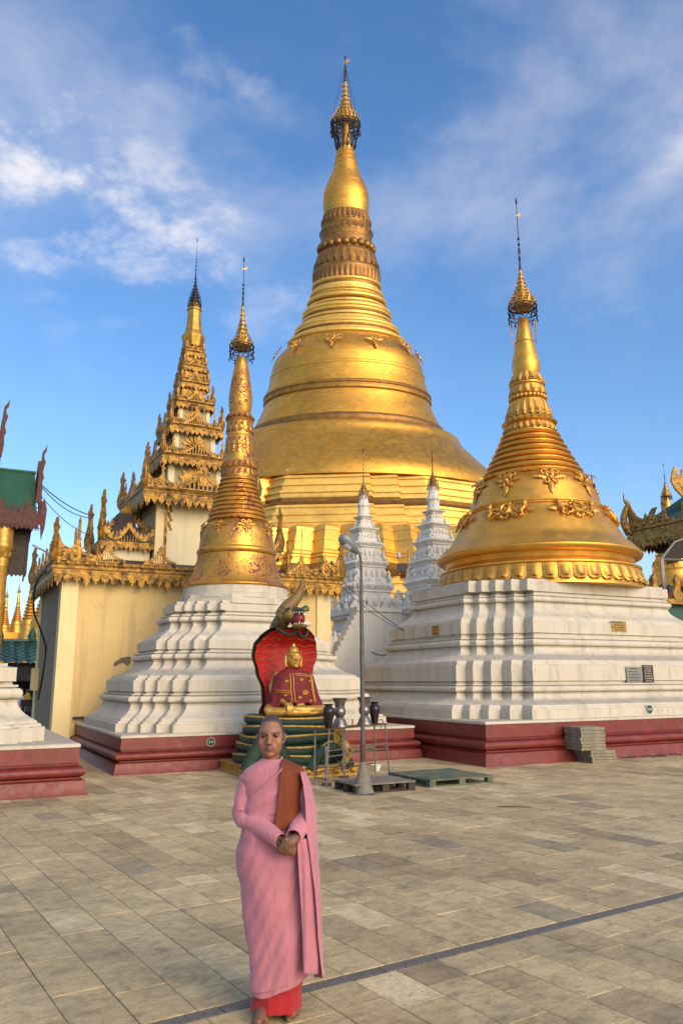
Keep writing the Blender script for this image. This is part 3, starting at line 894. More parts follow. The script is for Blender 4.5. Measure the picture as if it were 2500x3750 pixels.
white_tier(left, SU, SV, DS, 1.50, 1.74, 2.14, 2.29, 2.40, 0.40, 0.93, 0.98)
white_tier(left, SU, SV, DS, 2.40, 2.60, 3.00, 3.15, 3.27, 0.98, 1.40, 1.47)
terrace('terrace_top', left, SU, SV, [q * 0.9 for q in DS], [(1.47, 3.27), (1.47, 3.42), (1.53, 3.43), (1.53, 3.5)], MAT['white'])
def octring(R, z): return [(R * math.cos(math.pi / 8 + k * math.pi / 4) / math.cos(math.pi / 8), R * math.sin(math.pi / 8 + k * math.pi / 4) / math.cos(math.pi / 8), z) for k in range(8)]
mb = MB(); mb.loft([octring(1.36, 3.44), octring(1.36, 3.58), octring(1.30, 3.59), octring(1.30, 3.66)]); mb.build('octagonal_step', MAT['white'], left)
mb = MB(); mb.lathe([(1.33, 3.60), (1.33, 3.70), (1.28, 3.72), (1.28, 3.90)], 64); mb.build('drum', MAT['white'], left, 40)
LX, LY = LC.x, LC.y
def lp(pts): return prof(LX, LY, crop(pts, 850, 1.8818))
GW = MAT['gold_worn']
lower = [(1700 + y / 1.568, hw / 1.568) for y, hw in ((718, 300), (708, 304), (700, 296), (690, 280), (650, 256), (600, 236), (560, 226), (530, 222))]
bl = prof(LX, LY, lower)
zb0 = 3.895; s0 = bl[0][1]
bl = [(r, zb0 + (z - s0)) for r, z in bl]
lathe_part(left, 'bell_skirt', dn(bl, 4), GW, 96)
cr = prof(LX, LY, [(1700 + y / 1.568, hw / 1.568) for y, hw in ((532, 220), (524, 226), (512, 228), (502, 224), (496, 216))])
lathe_part(left, 'bell_cord', cr, GW, 96)
b2 = prof(LX, LY, [(1700 + y / 1.568, hw / 1.568) for y, hw in ((498, 216), (460, 211), (420, 206), (385, 198), (362, 184), (350, 172))])
lathe_part(left, 'bell', dn(b2, 4), GW, 96)
ra, rb = lp([(1700, 116), (2008, 205)])
rings_between(left, ra, rb, 10, GW)
q = lp([(1700, 117), (1680, 114), (1650, 112), (1640, 124), (1630, 118), (1622, 106), (1590, 103), (1540, 95), (1465, 87), (1455, 82), (1440, 90), (1425, 92), (1415, 84), (1400, 88), (1385, 84), (1340, 82), (1320, 88), (1305, 98), (1292, 86), (1262, 78), (1250, 70)])
lathe_part(left, 'lotus_neck', q, GW, 64)
q = lp([(1252, 70), (1225, 76), (1190, 80), (1150, 81), (1100, 76), (1030, 66), (950, 52), (875, 35), (868, 30)])
lathe_part(left, 'banana_bud', dn(q, 4), GW, 64)
for (ya, ha), (yb, hb), n, dep in (((1262, 80), (1300, 95), 16, .04), ((1320, 86), (1395, 90), 14, .03), ((1425, 90), (1540, 96), 16, .03), ((1590, 104), (1640, 122), 20, .04), ((1645, 113), (1690, 118), 20, .03)):
    pa, pb = lp([(ya, ha), (yb, hb)])
    band_petals(left, pa, pb, n, GW, dep)
cl_ang = math.atan2(-LY, -LX) - GROT
FLW = FLORAL.copy(); FLW.materials.clear(); FLW.materials.append(GW)
pt = prof(LX, LY, [(1700 + 385 / 1.568, 200 / 1.568)])[0]
for k in range(8):
    link('floral_ornament', FLW, left, ring_frame(pt[0], pt[1], cl_ang + RAD(14) + k * math.pi / 4, RAD(13), 0, 0.42))
hp = lp([(790, 84), (775, 80), (745, 58), (700, 42), (650, 28), (620, 20), (560, 14), (510, 10)])
hti(left, hp, 20, hp[0][1] - zpx(LX, LY, 850 + 862 / 1.8818), zpx(LX, LY, 850 + 170 / 1.8818), MAT['gold_hti'], MAT['iron'], 8, True, 0.6, 12)

def digit_plate(name, t, loc_m, r, chars):
    """round green number plate: Burmese digits as open and closed rings"""
    mb = MB()
    mb.plate([(r * math.cos(2 * math.pi * k / 28), r * math.sin(2 * math.pi * k / 28)) for k in range(28)], 0.012)
    p = mb.build(name, MAT['plate_green'], t); p.matrix_local = loc_m
    rm = MB()
    rm.tube([(r * 0.97 * math.cos(2 * math.pi * k / 28), -0.008, r * 0.97 * math.sin(2 * math.pi * k / 28)) for k in range(29)], r * 0.05, 5)
    x = -r * 0.33
    for ch in chars:
        pts = []
        n = 14; span = (-2.45, 2.45) if ch == '1' else (-math.pi, math.pi)
        for k in range(n + 1):
            a = span[0] + (span[1] - span[0]) * k / n
            pts.append((x + r * 0.19 * math.cos(a), -0.009, r * 0.19 * math.sin(a)))
        rm.tube(pts, r * 0.055, 5)
        x += r * 0.66
    rm.build('digits', MAT['plate_white'], p)
MAT['plate_green'] = plain('green_enamel', (0.015, 0.075, 0.035), 0.4, var=0.2)
MAT['plate_white'] = plain('white_enamel', (0.75, 0.75, 0.68), 0.5, var=0.1)
pw = atv(300 + 1234 / 2.6133, 2100 + 1612 / 2.6133, 15.15 + 0.14)
inv = Matrix.Rotation(-GROT, 4, 'Z') @ Matrix.Translation(-Vector((LC.x, LC.y, 0)))
lq = inv @ pw
digit_plate('number_plate', left, Matrix.Translation((lq.x, -3.15 + 0.14 - 0.004, lq.z)), 0.085, '11')

# ================================================================== large gilded stupa on the right
RC = G(15.2, 17.3)
RX, RY = RC.x, RC.y
right = thing('gilded_stupa', 'broad bright gold stupa with scroll reliefs and petal rim on white terraces', 'stupa', (RX, RY, 0), GROT)
plinth(right, 5.42, 4.33, 0.80, 0.05)
SU2, SV2 = 5.15, 4.05
DS2 = [0.27, 0.29, 0.32, 0.33]
white_tier(right, SU2, SV2, DS2, 0.855, 1.08, 1.40, 1.56, 1.68, 0.0, 0.48, 0.52)
white_tier(right, SU2, SV2, DS2, 1.68, 2.06, 2.46, 2.64, 2.80, 0.52, 1.08, 1.13)
white_tier(right, SU2, SV2, DS2, 2.80, 3.10, 3.56, 3.72, 3.86, 1.13, 1.60, 1.66)
terrace('terrace_top', right, SU2, SV2, [q * 0.85 for q in DS2], [(1.66, 3.86), (1.66, 4.10), (1.75, 4.11), (1.75, 4.16)], MAT['white'])
def rp(pts): return prof(RX, RY, crop(pts, 700, 1.6222))
GS = MAT['gold_smooth']
ZP = 4.62
lathe_part(right, 'petal_band', [(2.86, 4.1), (2.83, 4.3), (2.76, 4.55), (2.78, ZP), (2.83, ZP + 0.03), (2.83, ZP + 0.07), (2.70, ZP + 0.10), (2.63, ZP + 0.2), (2.66, ZP + 0.34)], GS, 96)
n_p = 46
me = petal_mesh('lotus_petal', 2 * math.pi * 2.84 / n_p, ZP - 4.17, 0.085, MAT['gold_relief'])
around(right, 'lotus_petal', me, n_p, 2.77, ZP, RAD(14))
q = rp([(2218, 568), (2210, 588), (2196, 597), (2186, 596), (2180, 588), (2165, 560), (2172, 575), (2140, 548), (2110, 512), (2060, 480), (2010, 448), (1960, 410), (1938, 398)])
q = q[:5] + q[7:]
lathe_part(right, 'bell_skirt', q[:5] + dn(q[4:], 4), GS, 128)
q = rp([(1940, 396), (1934, 402), (1926, 402), (1922, 394), (1916, 398), (1910, 397), (1906, 388)])
lathe_part(right, 'bell_cord', q, MAT['gold_relief'], 128)
q = rp([(1908, 388), (1850, 364), (1800, 345), (1770, 328), (1755, 314), (1738, 302)])
lathe_part(right, 'bell', dn(q, 4), GS, 128)
ra, rb = rp([(1447, 150), (1742, 306)])
rings_between(right, ra, rb, 8, GS, bulge=0.5)
q = rp([(1450, 150), (1440, 148), (1405, 138), (1398, 150), (1392, 160), (1384, 156), (1372, 140), (1350, 129), (1275, 113), (1262, 104), (1252, 96), (1228, 96), (1222, 104), (1205, 100), (1172, 95), (1165, 104), (1158, 104), (1150, 92), (1100, 77), (1092, 73)])
lathe_part(right, 'lotus_neck', q, GS, 72)
for (ya, ha), (yb, hb), n, dep in (((1096, 78), (1158, 98), 16, .07), ((1172, 95), (1222, 102), 16, .06), ((1262, 106), (1365, 134), 20, .06), ((1402, 139), (1448, 152), 26, .06), ((1375, 142), (1398, 158), 26, .05)):
    pa, pb = rp([(ya, ha), (yb, hb)])
    band_petals(right, pa, pb, n, MAT['gold_relief'], dep)
pb = rp([(1240, 100)])[0]
around(right, 'bead', bead_mesh(0.075, GS), 26, pb[0], pb[1])
q = rp([(1094, 74), (1065, 80), (1040, 82), (1010, 78), (960, 66), (908, 54), (905, 57), (900, 56), (896, 50), (765, 32), (760, 28)])
lathe_part(right, 'banana_bud', q[:1] + dn(q[:6], 4)[1:] + q[6:], GS, 64)
rang = math.atan2(-RY, -RX) - GROT
pt = rp([(1790, 343)])[0]
for k in range(9):
    link('floral_ornament', FLORAL, right, ring_frame(pt[0] + 0.01, pt[1], rang + RAD(16 + 40 * k), RAD(22), 0, 0.84))
pt = rp([(1985, 430)])[0]
for k in range(7):
    for f in (0, 1):
        s = 1 if f == 0 else -1
        link('scroll_ornament', SCROLL[f], right, ring_frame(pt[0] + 0.02, pt[1] + 0.06, rang + RAD(5 + 26 + 51.43 * k + s * 9.0), RAD(32), 0, 0.86))
hp = rp([(690, 84), (668, 78), (640, 62), (600, 42), (560, 26), (520, 16), (470, 9)])
hti(right, hp, 24, hp[0][1] - zpx(RX, RY, 700 + 752 / 1.6222), zpx(RX, RY, 700 + 36 / 1.6222), MAT['gold_relief'], MAT['iron'], 10, True, 0.8, 14)
# two flame pieces beside the neck, and a small floodlight on the rim
for s in (-1, 1):
    mb = MB(); zc_ = zpx(RX, RY, 700 + 850 / 1.6222)
    mb.plate([(0, -0.38), (0.06, -0.2), (0.10, 0.05), (0.05, 0.2), (0.09, 0.42), (0.0, 0.25), (-0.05, 0.05), (-0.03, -0.2)], 0.04)
    link('flame_finial', mb.mesh('flame_finial', MAT['gold_relief']), right, ring_frame(0.36, zc_, rang + s * math.pi / 2 * 0.95))
fb = MB(); fb.box((0, 0.10, 0.06), (0.14, 0.10, 0.12)); fb.box((0, 0.04, 0.0), (0.03, 0.12, 0.03))
link('floodlight', fb.mesh('floodlight', MAT['iron']), right, ring_frame(2.78, rp([(2178, 590)])[0][1], rang + RAD(82)))
# plaques
MAT['brass'] = plain('brass_plaque', (0.42, 0.29, 0.08), 0.4, 0.6, 0.3, 30, dirt=((0.10, 0.07, 0.03), 40, 0.5, 0.62))
MAT['stone_plaque'] = plain('grey_stone_plaque', (0.22, 0.22, 0.21), 0.5, 0, 0.3, 30)
MAT['black_plaque'] = plain('black_stone_plaque', (0.035, 0.022, 0.018), 0.4, 0, 0.3, 30)
MAT['letter_dark'] = plain('engraved_letter_dark', (0.05, 0.045, 0.04), 0.7)
MAT['letter_pale'] = plain('engraved_letter_pale', (0.5, 0.45, 0.38), 0.7)
def glyph_rows(mb, w, h, rows, r, rr, y=-0.006):
    for i in range(rows):
        z = h * (0.5 - (i + 0.7) / (rows + 0.4)); x = -w / 2 + w * 0.08 + (rr.random() * 0.18 * w)
        end = w / 2 - w * 0.06 - rr.random() * 0.2 * w
        while x < end:
            n = 9; sp = rr.choice(((-2.4, 2.4), (-3.14, 3.14), (-0.8, 4.0), (0.6, 5.6)))
            mb.tube([(x + r * math.cos(sp[0] + (sp[1] - sp[0]) * k / n), y, z + r * math.sin(sp[0] + (sp[1] - sp[0]) * k / n)) for k in range(n + 1)], r * 0.32, 4)
            if rr.random() < 0.3: mb.tube([(x, y, z + r * 1.2), (x + r * 0.8, y, z + r * 1.9)], r * 0.3, 4)
            x += r * rr.uniform(2.3, 3.0)
def plaque(t, c, ax, px, py, plane, w, h, mat, lmat, rows, r, seed, label):
    p = (atv(px, py, plane) if ax == 'v' else atu(px, py, plane))
    iv = Matrix.Rotation(-GROT, 4, 'Z') @ Matrix.Translation(-Vector((c.x, c.y, 0)))
    lq = iv @ p
    mb = MB(); mb.plate([(-w / 2, -h / 2), (w / 2, -h / 2), (w / 2, h / 2), (-w / 2, h / 2)], 0.014)
    o = mb.build('plaque', mat, t)
    o.matrix_local = Matrix.Translation(lq) if ax == 'v' else Matrix.Translation(lq) @ Matrix.Rotation(-math.pi / 2, 4, 'Z')
    g_ = MB(); glyph_rows(g_, w, h, rows, r, random.Random(seed), -0.009); g_.build('inscription', lmat, o)
    o['label'] = label
fv1 = 17.3 - SV2; fu1 = 15.2 - SU2
plaque(right, RC, 'v', 1750 + 1075 / 2.0907, 2100 + 405 / 2.0907, fv1 + 1.13 - 0.009, 0.50, 0.27, MAT['brass'], MAT['letter_dark'], 4, 0.013, 1, 'brass plaque with dark lettering')
plaque(right, RC, 'v', 1750 + 1192 / 2.0907, 2100 + 775 / 2.0907, fv1 + 0.50 - 0.009, 0.50, 0.37, MAT['stone_plaque'], MAT['letter_dark'], 5, 0.013, 2, 'grey stone plaque with dark lettering')
plaque(right, RC, 'v', 1750 + 1300 / 2.0907, 2100 + 768 / 2.0907, fv1 + 0.50 - 0.009, 0.34, 0.42, MAT['black_plaque'], MAT['letter_pale'], 7, 0.013, 3, 'black stone plaque with pale lettering')
plaque(right, RC, 'u', 1300 + 767 / 2.6133, 2100 + 545 / 2.6133, fu1 + 1.13 - 0.009, 0.30, 0.25, MAT['brass'], MAT['letter_dark'], 3, 0.013, 4, 'small brass plaque on the shaded side')
pw = atv(1750 + 1305 / 2.0907, 2100 + 1040 / 2.0907, fv1 + 0.01)
lq = (Matrix.Rotation(-GROT, 4, 'Z') @ Matrix.Translation(-Vector((RX, RY, 0)))) @ pw
digit_plate('number_plate', right, Matrix.Translation((lq.x, -SV2 - 0.004, lq.z)), 0.11, '10')

# ================================================================== near white base at the left edge
NC = G(2.2 - 3.3, 12.9 + 3.2)
near = thing('stupa_base', 'white stepped stupa base on a red plinth beside the green roofed pavilion', 'stupa', (NC.x, NC.y, 0), GROT)
plinth(near, 3.3, 3.2, 0.69, 0.05)
DSN = [0.20, 0.24]
white_tier(near, 2.72, 2.62, DSN, 0.745, 1.0, 1.40, 1.60, 1.72, 0.0, 0.42, 0.46)
terrace('terrace_top', near, 2.72, 2.62, DSN, [(0.46, 1.72), (0.46, 1.93), (0.60, 1.95), (0.60, 2.0)], MAT['white'])
mb = MB(); mb.lathe([(1.75, 1.99), (1.75, 2.2), (1.68, 2.3), (1.3, 2.5), (1.05, 3.0), (0.9, 3.6), (0.6, 4.2), (0.3, 5.0), (0.12, 6.2), (0.01, 7.2)], 48); mb.build('bell', MAT['white'], near, 45)

# ================================================================== carved ornament for roofs
def flame_outline(h, w):
    """upright flame/bird finial leaning to +x, foot at z = 0"""
    L_ = [(-0.42, 0), (-0.60, 0.10), (-0.66, 0.22), (-0.50, 0.36), (-0.30, 0.50), (-0.22, 0.64), (-0.30, 0.74), (-0.34, 0.82), (-0.20, 0.86), (-0.10, 0.93), (0.02, 1.0)]
    R_ = [(0.10, 0.93), (0.08, 0.86), (0.24, 0.80), (0.42, 0.78), (0.26, 0.74), (0.12, 0.68), (0.20, 0.56), (0.40, 0.47), (0.30, 0.42), (0.46, 0.33), (0.62, 0.24), (0.56, 0.10), (0.46, 0)]
    return [(x * w, z * h) for x, z in reversed(L_ + R_)]
def finial_mesh(h, w, th, mat):
    mb = MB(); mb.plate(flame_outline(h, w), th)
    mb.plate([(x * 0.55, z * 0.62 + 0.02) for x, z in flame_outline(h, w)], th * 2.0)
    return mb.mesh('corner_finial', mat)
def gable_mesh(w, h, th, mat, name='gable_crest'):
    """little pierced pediment: curved sides, pickets behind, a flame on top"""
    mb = MB()
    n = 8
    L_ = [(-w / 2 + w / 2 * k / n, 0.10 * h + 0.62 * h * (k / n) ** 1.9) for k in range(n + 1)]
    o = L_ + [(-x, z) for x, z in reversed(L_[:-1])]
    ii = [(x * 0.94, max(0.0, z - 0.10 * h)) for x, z in o]
    for k in range(len(o) - 1):
        mb.plate([ii[k], ii[k + 1], o[k + 1], o[k]], th)
    for k in range(1, len(o) - 1):
        x, z = o[k]
        mb.plate([(x - 0.035 * w, z), (x + 0.035 * w, z), (x + 0.02 * w * (1 if x > 0 else -1), z + 0.13 * h)], th)
    for k in range(-5, 6):
        x = k * w * 0.07
        zt = 0.10 * h + 0.62 * h * (1 - abs(2 * x / w)) ** 1.9 - 0.06 * h
        if zt > 0.08 * h: mb.plate([(x - 0.012 * w, 0), (x + 0.012 * w, 0), (x + 0.012 * w, zt), (x - 0.012 * w, zt)], th * 0.6)
    mb.plate([(x, 0.62 * h + z) for x, z in ((-0.10 * w, 0), (0.10 * w, 0), (0.12 * w, 0.10 * h), (0.05 * w, 0.18 * h), (0.07 * w, 0.24 * h), (0, 0.42 * h), (-0.07 * w, 0.24 * h), (-0.05 * w, 0.18 * h), (-0.12 * w, 0.10 * h))], th)
    mb.plate([(-w / 2, 0), (w / 2, 0), (w / 2, 0.05 * h), (-w / 2, 0.05 * h)], th)
    return mb.mesh(name, mat)
def fringe(mb, p0, p1, h, pitch, th=0.02):
    """scalloped lace hanging under an eave from p0 to p1"""
    p0, p1 = Vector(p0), Vector(p1); d = p1 - p0; L_ = d.length; d.normalize()
    n = max(2, round(L_ / pitch)); w = L_ / n
    nrm = Vector((d.y, -d.x, 0))
    fr = Matrix((d, nrm, Vector((0, 0, 1)))).transposed().to_4x4(); fr.translation = p0
    for k in range(n):
        x = k * w
        f = 0.82 if k % 3 else 1.0
        mb.plate([(x, 0), (x, -h * 0.42), (x + w * 0.12, -h * 0.50), (x + w * 0.20, -h * 0.78 * f), (x + w * 0.34, -h * 0.72 * f), (x + w * 0.5, -h * f), (x + w * 0.66, -h * 0.72 * f), (x + w * 0.80, -h * 0.78 * f),
                  (x + w * 0.88, -h * 0.50), (x + w, -h * 0.42), (x + w, 0)], th, fr)
        # pierced look: dark lancet set into each scallop
        mb.plate([(x + w * 0.38, -h * 0.30), (x + w * 0.62, -h * 0.30), (x + w * 0.5, -h * 0.74 * f)], th * 1.9, fr)
    mb.plate([(0, 0), (L_, 0), (L_, -h * 0.12), (0, -h * 0.12)], th * 2.2, fr)
    mb.plate([(0, -h * 0.24), (L_, -h * 0.24), (L_, -h * 0.32), (0, -h * 0.32)], th * 1.7, fr)

def eave(t, su, sv, z, ov_h, fr_h, pitch, mats, cu=0.0, cv=0.0, roof_in=0.55, rise=0.35, crest=None, fin=None, fin_lean=True, cnt=1, sides='xXyY', crest_h=0.4):
    """one storey's eave: board, fringe on four sides, hipped roof, crest pieces and corner finials"""
    mb = MB()
    mb.loft([[(x + cu, y + cv, zz) for x, y in rect(su - i, sv - i)] for i, zz in ((0.10, z - ov_h * 0.4), (0.02, z - ov_h * 0.2), (0.0, z), (0.03, z + ov_h * 0.35), (0.0, z + ov_h * 0.6), (0.06, z + ov_h))])
    mb.build('eave_board', mats[0], t)
    mb = MB()
    mb.loft([[(x + cu, y + cv, zz) for x, y in rect(max(0.02, su - i), max(0.02, sv - i))] for i, zz in ((0.08, z + ov_h * 0.9), (roof_in * 0.45, z + ov_h + rise * 0.3), (roof_in, z + ov_h + rise))])
    mb.build('roof', mats[1], t)
    cs = {'y': ((-su, -sv), (su, -sv)), 'X': ((su, -sv), (su, sv)), 'Y': ((su, sv), (-su, sv)), 'x': ((-su, sv), (-su, -sv))}
    for k in sides:
        a, b = cs[k]
        f = MB(); fringe(f, (a[0] * 0.985 + cu, a[1] * 0.985 + cv, z - ov_h * 0.1), (b[0] * 0.985 + cu, b[1] * 0.985 + cv, z - ov_h * 0.1), fr_h, pitch)
        f.build('eave_fringe', mats[2], t)
        if crest:
            me, w = crest
            dx, dy = b[0] - a[0], b[1] - a[1]; ln = math.hypot(dx, dy)
            ang = math.atan2(dy, dx)
            for j in range(cnt):
                f_ = (j + 1) / (cnt + 1)
                m = Matrix.Translation((a[0] + dx * f_ + cu, a[1] + dy * f_ + cv, z + ov_h)) @ Matrix.Rotation(ang, 4, 'Z')
                m.translation += Vector((-math.sin(ang), math.cos(ang), 0)) * 0.05
                link('gable_crest', me, t, m)
    if fin:
        for sx, sy in ((-1, -1), (1, -1), (1, 1), (-1, 1)):
            ang = math.atan2(sy, sx)
            m = Matrix.Translation((sx * (su - 0.07) + cu, sy * (sv - 0.07) + cv, z + ov_h * 0.8)) @ Matrix.Rotation(ang + math.pi, 4, 'Z')
            link('corner_finial', fin, t, m)

# ================================================================== yellow shrine hall with the tiered spire
BU, BV = 6.4, 23.2
hall = thing('shrine_hall', 'yellow walled shrine hall with gilded lace eaves and a seven tiered carved spire', 'building', G(BU, BV), GROT)
HU, HV = 3.78, 2.3
mb = MB(); mb.box((0, 0, 2.25), (HU * 2, HV * 2, 4.5)); mb.build('wall', MAT['yellow'], hall)
MAT['shade_grime'] = stained('shade_grime_side_wall', (0.27, 0.215, 0.13), (0.11, 0.09, 0.06), rough=0.85, streak=0.6)  # the side's shade painted as a dark grey-brown, with grime streaks
mb = MB(); mb.box((-HU - 0.008, 0.0, 2.25), (0.03, HV * 2 - 0.05, 4.5)); mb.build('side_shade_panel', MAT['shade_grime'], hall)  # thin sheet over the wall carrying that painted shade
for sx in (-1, 1):
    mb = MB(); mb.box((sx * (HU - 0.17) , -HV + 0.16, 2.3), (0.42 if sx < 0 else 0.44, 0.46, 4.6)); mb.build('pilaster', MAT['yellow_trim'], hall)
    mb = MB(); mb.box((sx * (HU - 0.17), HV - 0.16, 2.3), (0.44, 0.46, 4.6)); mb.build('pilaster', MAT['yellow_trim'], hall)
mb = MB(); mb.box((-0.0, -HV - 0.05, 0.80), (HU * 2 - 0.9, 0.12, 0.05)); mb.build('wall_ledge', MAT['roof_dark'], hall)
# broken plaster patch on the front wall
pp = atv(450, 2420, 20.9); lq = (Matrix.Rotation(-GROT, 4, 'Z') @ Matrix.Translation(-G(BU, BV))) @ pp
MAT['plaster_hole'] = plain('bare_render', (0.17, 0.125, 0.085), 0.95, var=0.4, scale=20)
mb = MB(); mb.plate([(lq.x + a, lq.z + b) for a, b in ((-0.24, -0.12), (-0.2, -0.02), (-0.14, 0.0), (-0.06, 0.07), (0.06, 0.1), (0.2, 0.11), (0.2, -0.06), (0.12, -0.13), (0.03, -0.05), (-0.08, -0.07), (-0.18, -0.15))], 0.012, Matrix.Translation((0, -HV - 0.004, 0)))
mb.build('plaster_patch', MAT['plaster_hole'], hall)
mats = (MAT['gold_dark'], MAT['roof_cement'], MAT['lace'])
fin_big = finial_mesh(1.15, 0.26, 0.08, MAT['gold_dark'])
crest_big = gable_mesh(0.92, 0.52, 0.05, MAT['lace'])
eave(hall, HU + 0.36, HV + 0.36, 4.52, 0.20, 0.46, 0.235, (MAT['gold_dark'], MAT['roof_dark'], MAT['lace']), roof_in=2.6, rise=0.62, crest=(crest_big, 0.9), fin=fin_big, cnt=5)
# dentil row along the front eave
for k in range(34):
    mb = MB(); mb.lathe([(0.045, 0), (0.05, 0.02), (0.03, 0.035)], 8)
    fr = Matrix.Translation((-HU - 0.2 + k * 0.235, -HV - 0.37, 4.66)) @ Matrix.Rotation(math.pi / 2, 4, 'X')
    link('rosette', mb.mesh('rosette', MAT['lace']) if k == 0 else ROS, hall, fr)
    if k == 0: ROS = bpy.data.meshes['rosette']
# corner swan crests (the big curled pieces over each front corner)
def swan_mesh(w, h, th, mat):
    mb = MB()
    mb.plate([(0, 0), (w, 0), (w * 0.96, 0.18 * h), (w * 0.7, 0.22 * h), (w * 0.55, 0.42 * h), (w * 0.62, 0.62 * h), (w * 0.52, 0.6 * h), (w * 0.42, 0.4 * h), (w * 0.30, 0.34 * h), (w * 0.16, 0.46 * h), (w * 0.05, 0.75 * h), (0.0, h), (-w * 0.05, 0.7 * h), (-w * 0.03, 0.3 * h)], th)
    for k in range(5): mb.ball((w * (0.15 + 0.17 * k), -th * 0.5, h * (0.16 + 0.03 * (k % 2))), (w * 0.06, th * 0.8, h * 0.07), 8, 5)
    for k in range(3): spiral(mb, w * (0.22 + 0.22 * k), h * 0.27, h * 0.11, h * 0.03, 0, 5, th * 0.35, th * 0.25, -th * 0.6, 10, 5)
    return mb.mesh('swan_crest', mat)
SW = swan_mesh(1.05, 0.95, 0.06, MAT['lace'])
for sx in (-1, 1):
    link('swan_crest', SW, hall, Matrix.Translation((sx * (HU + 0.30), -HV - 0.30, 4.72)) @ (Matrix.Identity(4) if sx < 0 else Matrix.Scale(-1, 4, (1, 0, 0))))
    link('swan_crest', SW, hall, Matrix.Translation((-HU - 0.30, -HV - 0.25, 4.72)) @ Matrix.Rotation(math.pi / 2, 4, 'Z') if sx < 0 else Matrix.Translation((HU + 0.30, -HV - 0.25, 4.72)) @ Matrix.Rotation(math.pi / 2, 4, 'Z'))
for k, (x, y, h) in enumerate(((-3.3, -1.1, 1.25), (-2.9, -0.5, 1.4), (-2.75, -1.0, 0.9), (-3.2, 0.3, 1.2), (3.2, -0.6, 1.2), (3.0, 0.5, 1.4))):
    mb = MB(); mb.lathe([(0.09, 4.75), (0.10, 5.1), (0.06, 5.15), (0.08, 5.35), (0.045, 5.5), (0.04, 4.8 + h), (0.005, 4.95 + h)], 8, (x, y)); mb.build('roof_pinnacle', MAT['gold_dark'], hall, 40)
# tower body
TWm = MAT['cream']
mb = MB(); mb.box((0, 0, 5.85), (2.36, 2.36, 2.7)); mb.build('tower_wall', TWm, hall)
for sx in (-1, 1):
    for sy in (-1, 1):
        mb = MB(); mb.box((sx * 1.12, sy * 1.12, 5.85), (0.22, 0.22, 2.7)); mb.build('pilaster', MAT['yellow_trim'], hall)
for sgn, ax in ((-1, 'y'), (-1, 'x')):
    mb = MB()
    for s in (-1, 1):
        if ax == 'y':
            mb.box((s * 0.93, -1.20, 5.75), (0.07, 0.05, 2.2))
            for j in range(9): mb.ball((s * (0.86 - 0.04 * (j % 3)), -1.19, 6.75 - 0.09 * j), (0.05, 0.03, 0.05), 6, 4)
        else:
            mb.box((-1.20, s * 0.93, 5.75), (0.05, 0.07, 2.2))
    if ax == 'y': mb.box((0, -1.20, 6.85), (1.9, 0.05, 0.08))
    else: mb.box((-1.20, 0, 6.85), (0.05, 1.9, 0.08))
    mb.build('gilded_border', MAT['lace'], hall)
# side porch roofs stepping down from the tower (left and right)
porch_mesh = gable_mesh(1.7, 0.85, 0.05, MAT['lace'], 'porch_gable')
MAT['dark_wood'] = plain('dark_timber', (0.045, 0.035, 0.03), 0.8, 0, 0.4, 8)
for sx in (-1, 1):
    cx = sx * 1.95
    mb = MB(); mb.box((cx, 0, 5.05), (1.3, 1.9, 0.9)); mb.build('porch_wall', MAT['cream'], hall)
    mb = MB(); mb.loft([[(cx + x, y, z) for x, y in rect(0.80 - i, 1.15 - i)] for i, z in ((0.0, 5.5), (0.02, 5.62), (0.30, 5.75), (0.55, 6.2), (0.58, 6.5))]); mb.build('porch_roof', MAT['dark_wood'], hall)
    for side in ('y', 'o'):
        f = MB()
        if side == 'y':
            fringe(f, (cx - 0.80, -1.15, 5.56), (cx + 0.80, -1.15, 5.56), 0.30, 0.13)
            f.build('eave_fringe', MAT['lace'], hall)
            # double swag crest over the porch eave
            sw = MB()
            for k in range(2):
                x0 = cx - 0.8 + 0.8 * k
                pts = [(x0 + 0.8 * j / 8, 5.70 + 0.38 * (2 * j / 8 - 1) ** 2) for j in range(9)]
                for (xa, za), (xb, zb) in zip(pts, pts[1:]):
                    sw.plate([(xa, za - 0.10), (xb, zb - 0.10), (xb, zb + 0.04), (xa, za + 0.04)], 0.05, Matrix.Translation((0, -1.13, 0)))
                    sw.plate([(xa, za + 0.04), (xb, zb + 0.04), ((xa + xb) / 2, (za + zb) / 2 + 0.15)], 0.04, Matrix.Translation((0, -1.13, 0)))
                for j in range(10): sw.box((x0 + 0.04 + 0.08 * j, -1.12, 5.65), (0.02, 0.03, 0.22))
            sw.build('swag_crest', MAT['lace'], hall)
        else:
            fringe(f, (cx + sx * 0.80, 1.15, 5.56), (cx + sx * 0.80, -1.15, 5.56), 0.30, 0.13)
            f.build('eave_fringe', MAT['lace'], hall)
    for sy in (-1, 1):
        m = Matrix.Translation((cx + sx * 0.74, sy * 1.08, 5.6)) @ Matrix.Rotation(math.atan2(sy, sx) + math.pi, 4, 'Z')
        link('corner_finial', finial_mesh(1.45, 0.26, 0.08, MAT['gold_dark']), hall, m)
    link('porch_crest', porch_mesh, hall, Matrix.Translation((cx - sx * 0.1, -0.25, 6.05)))
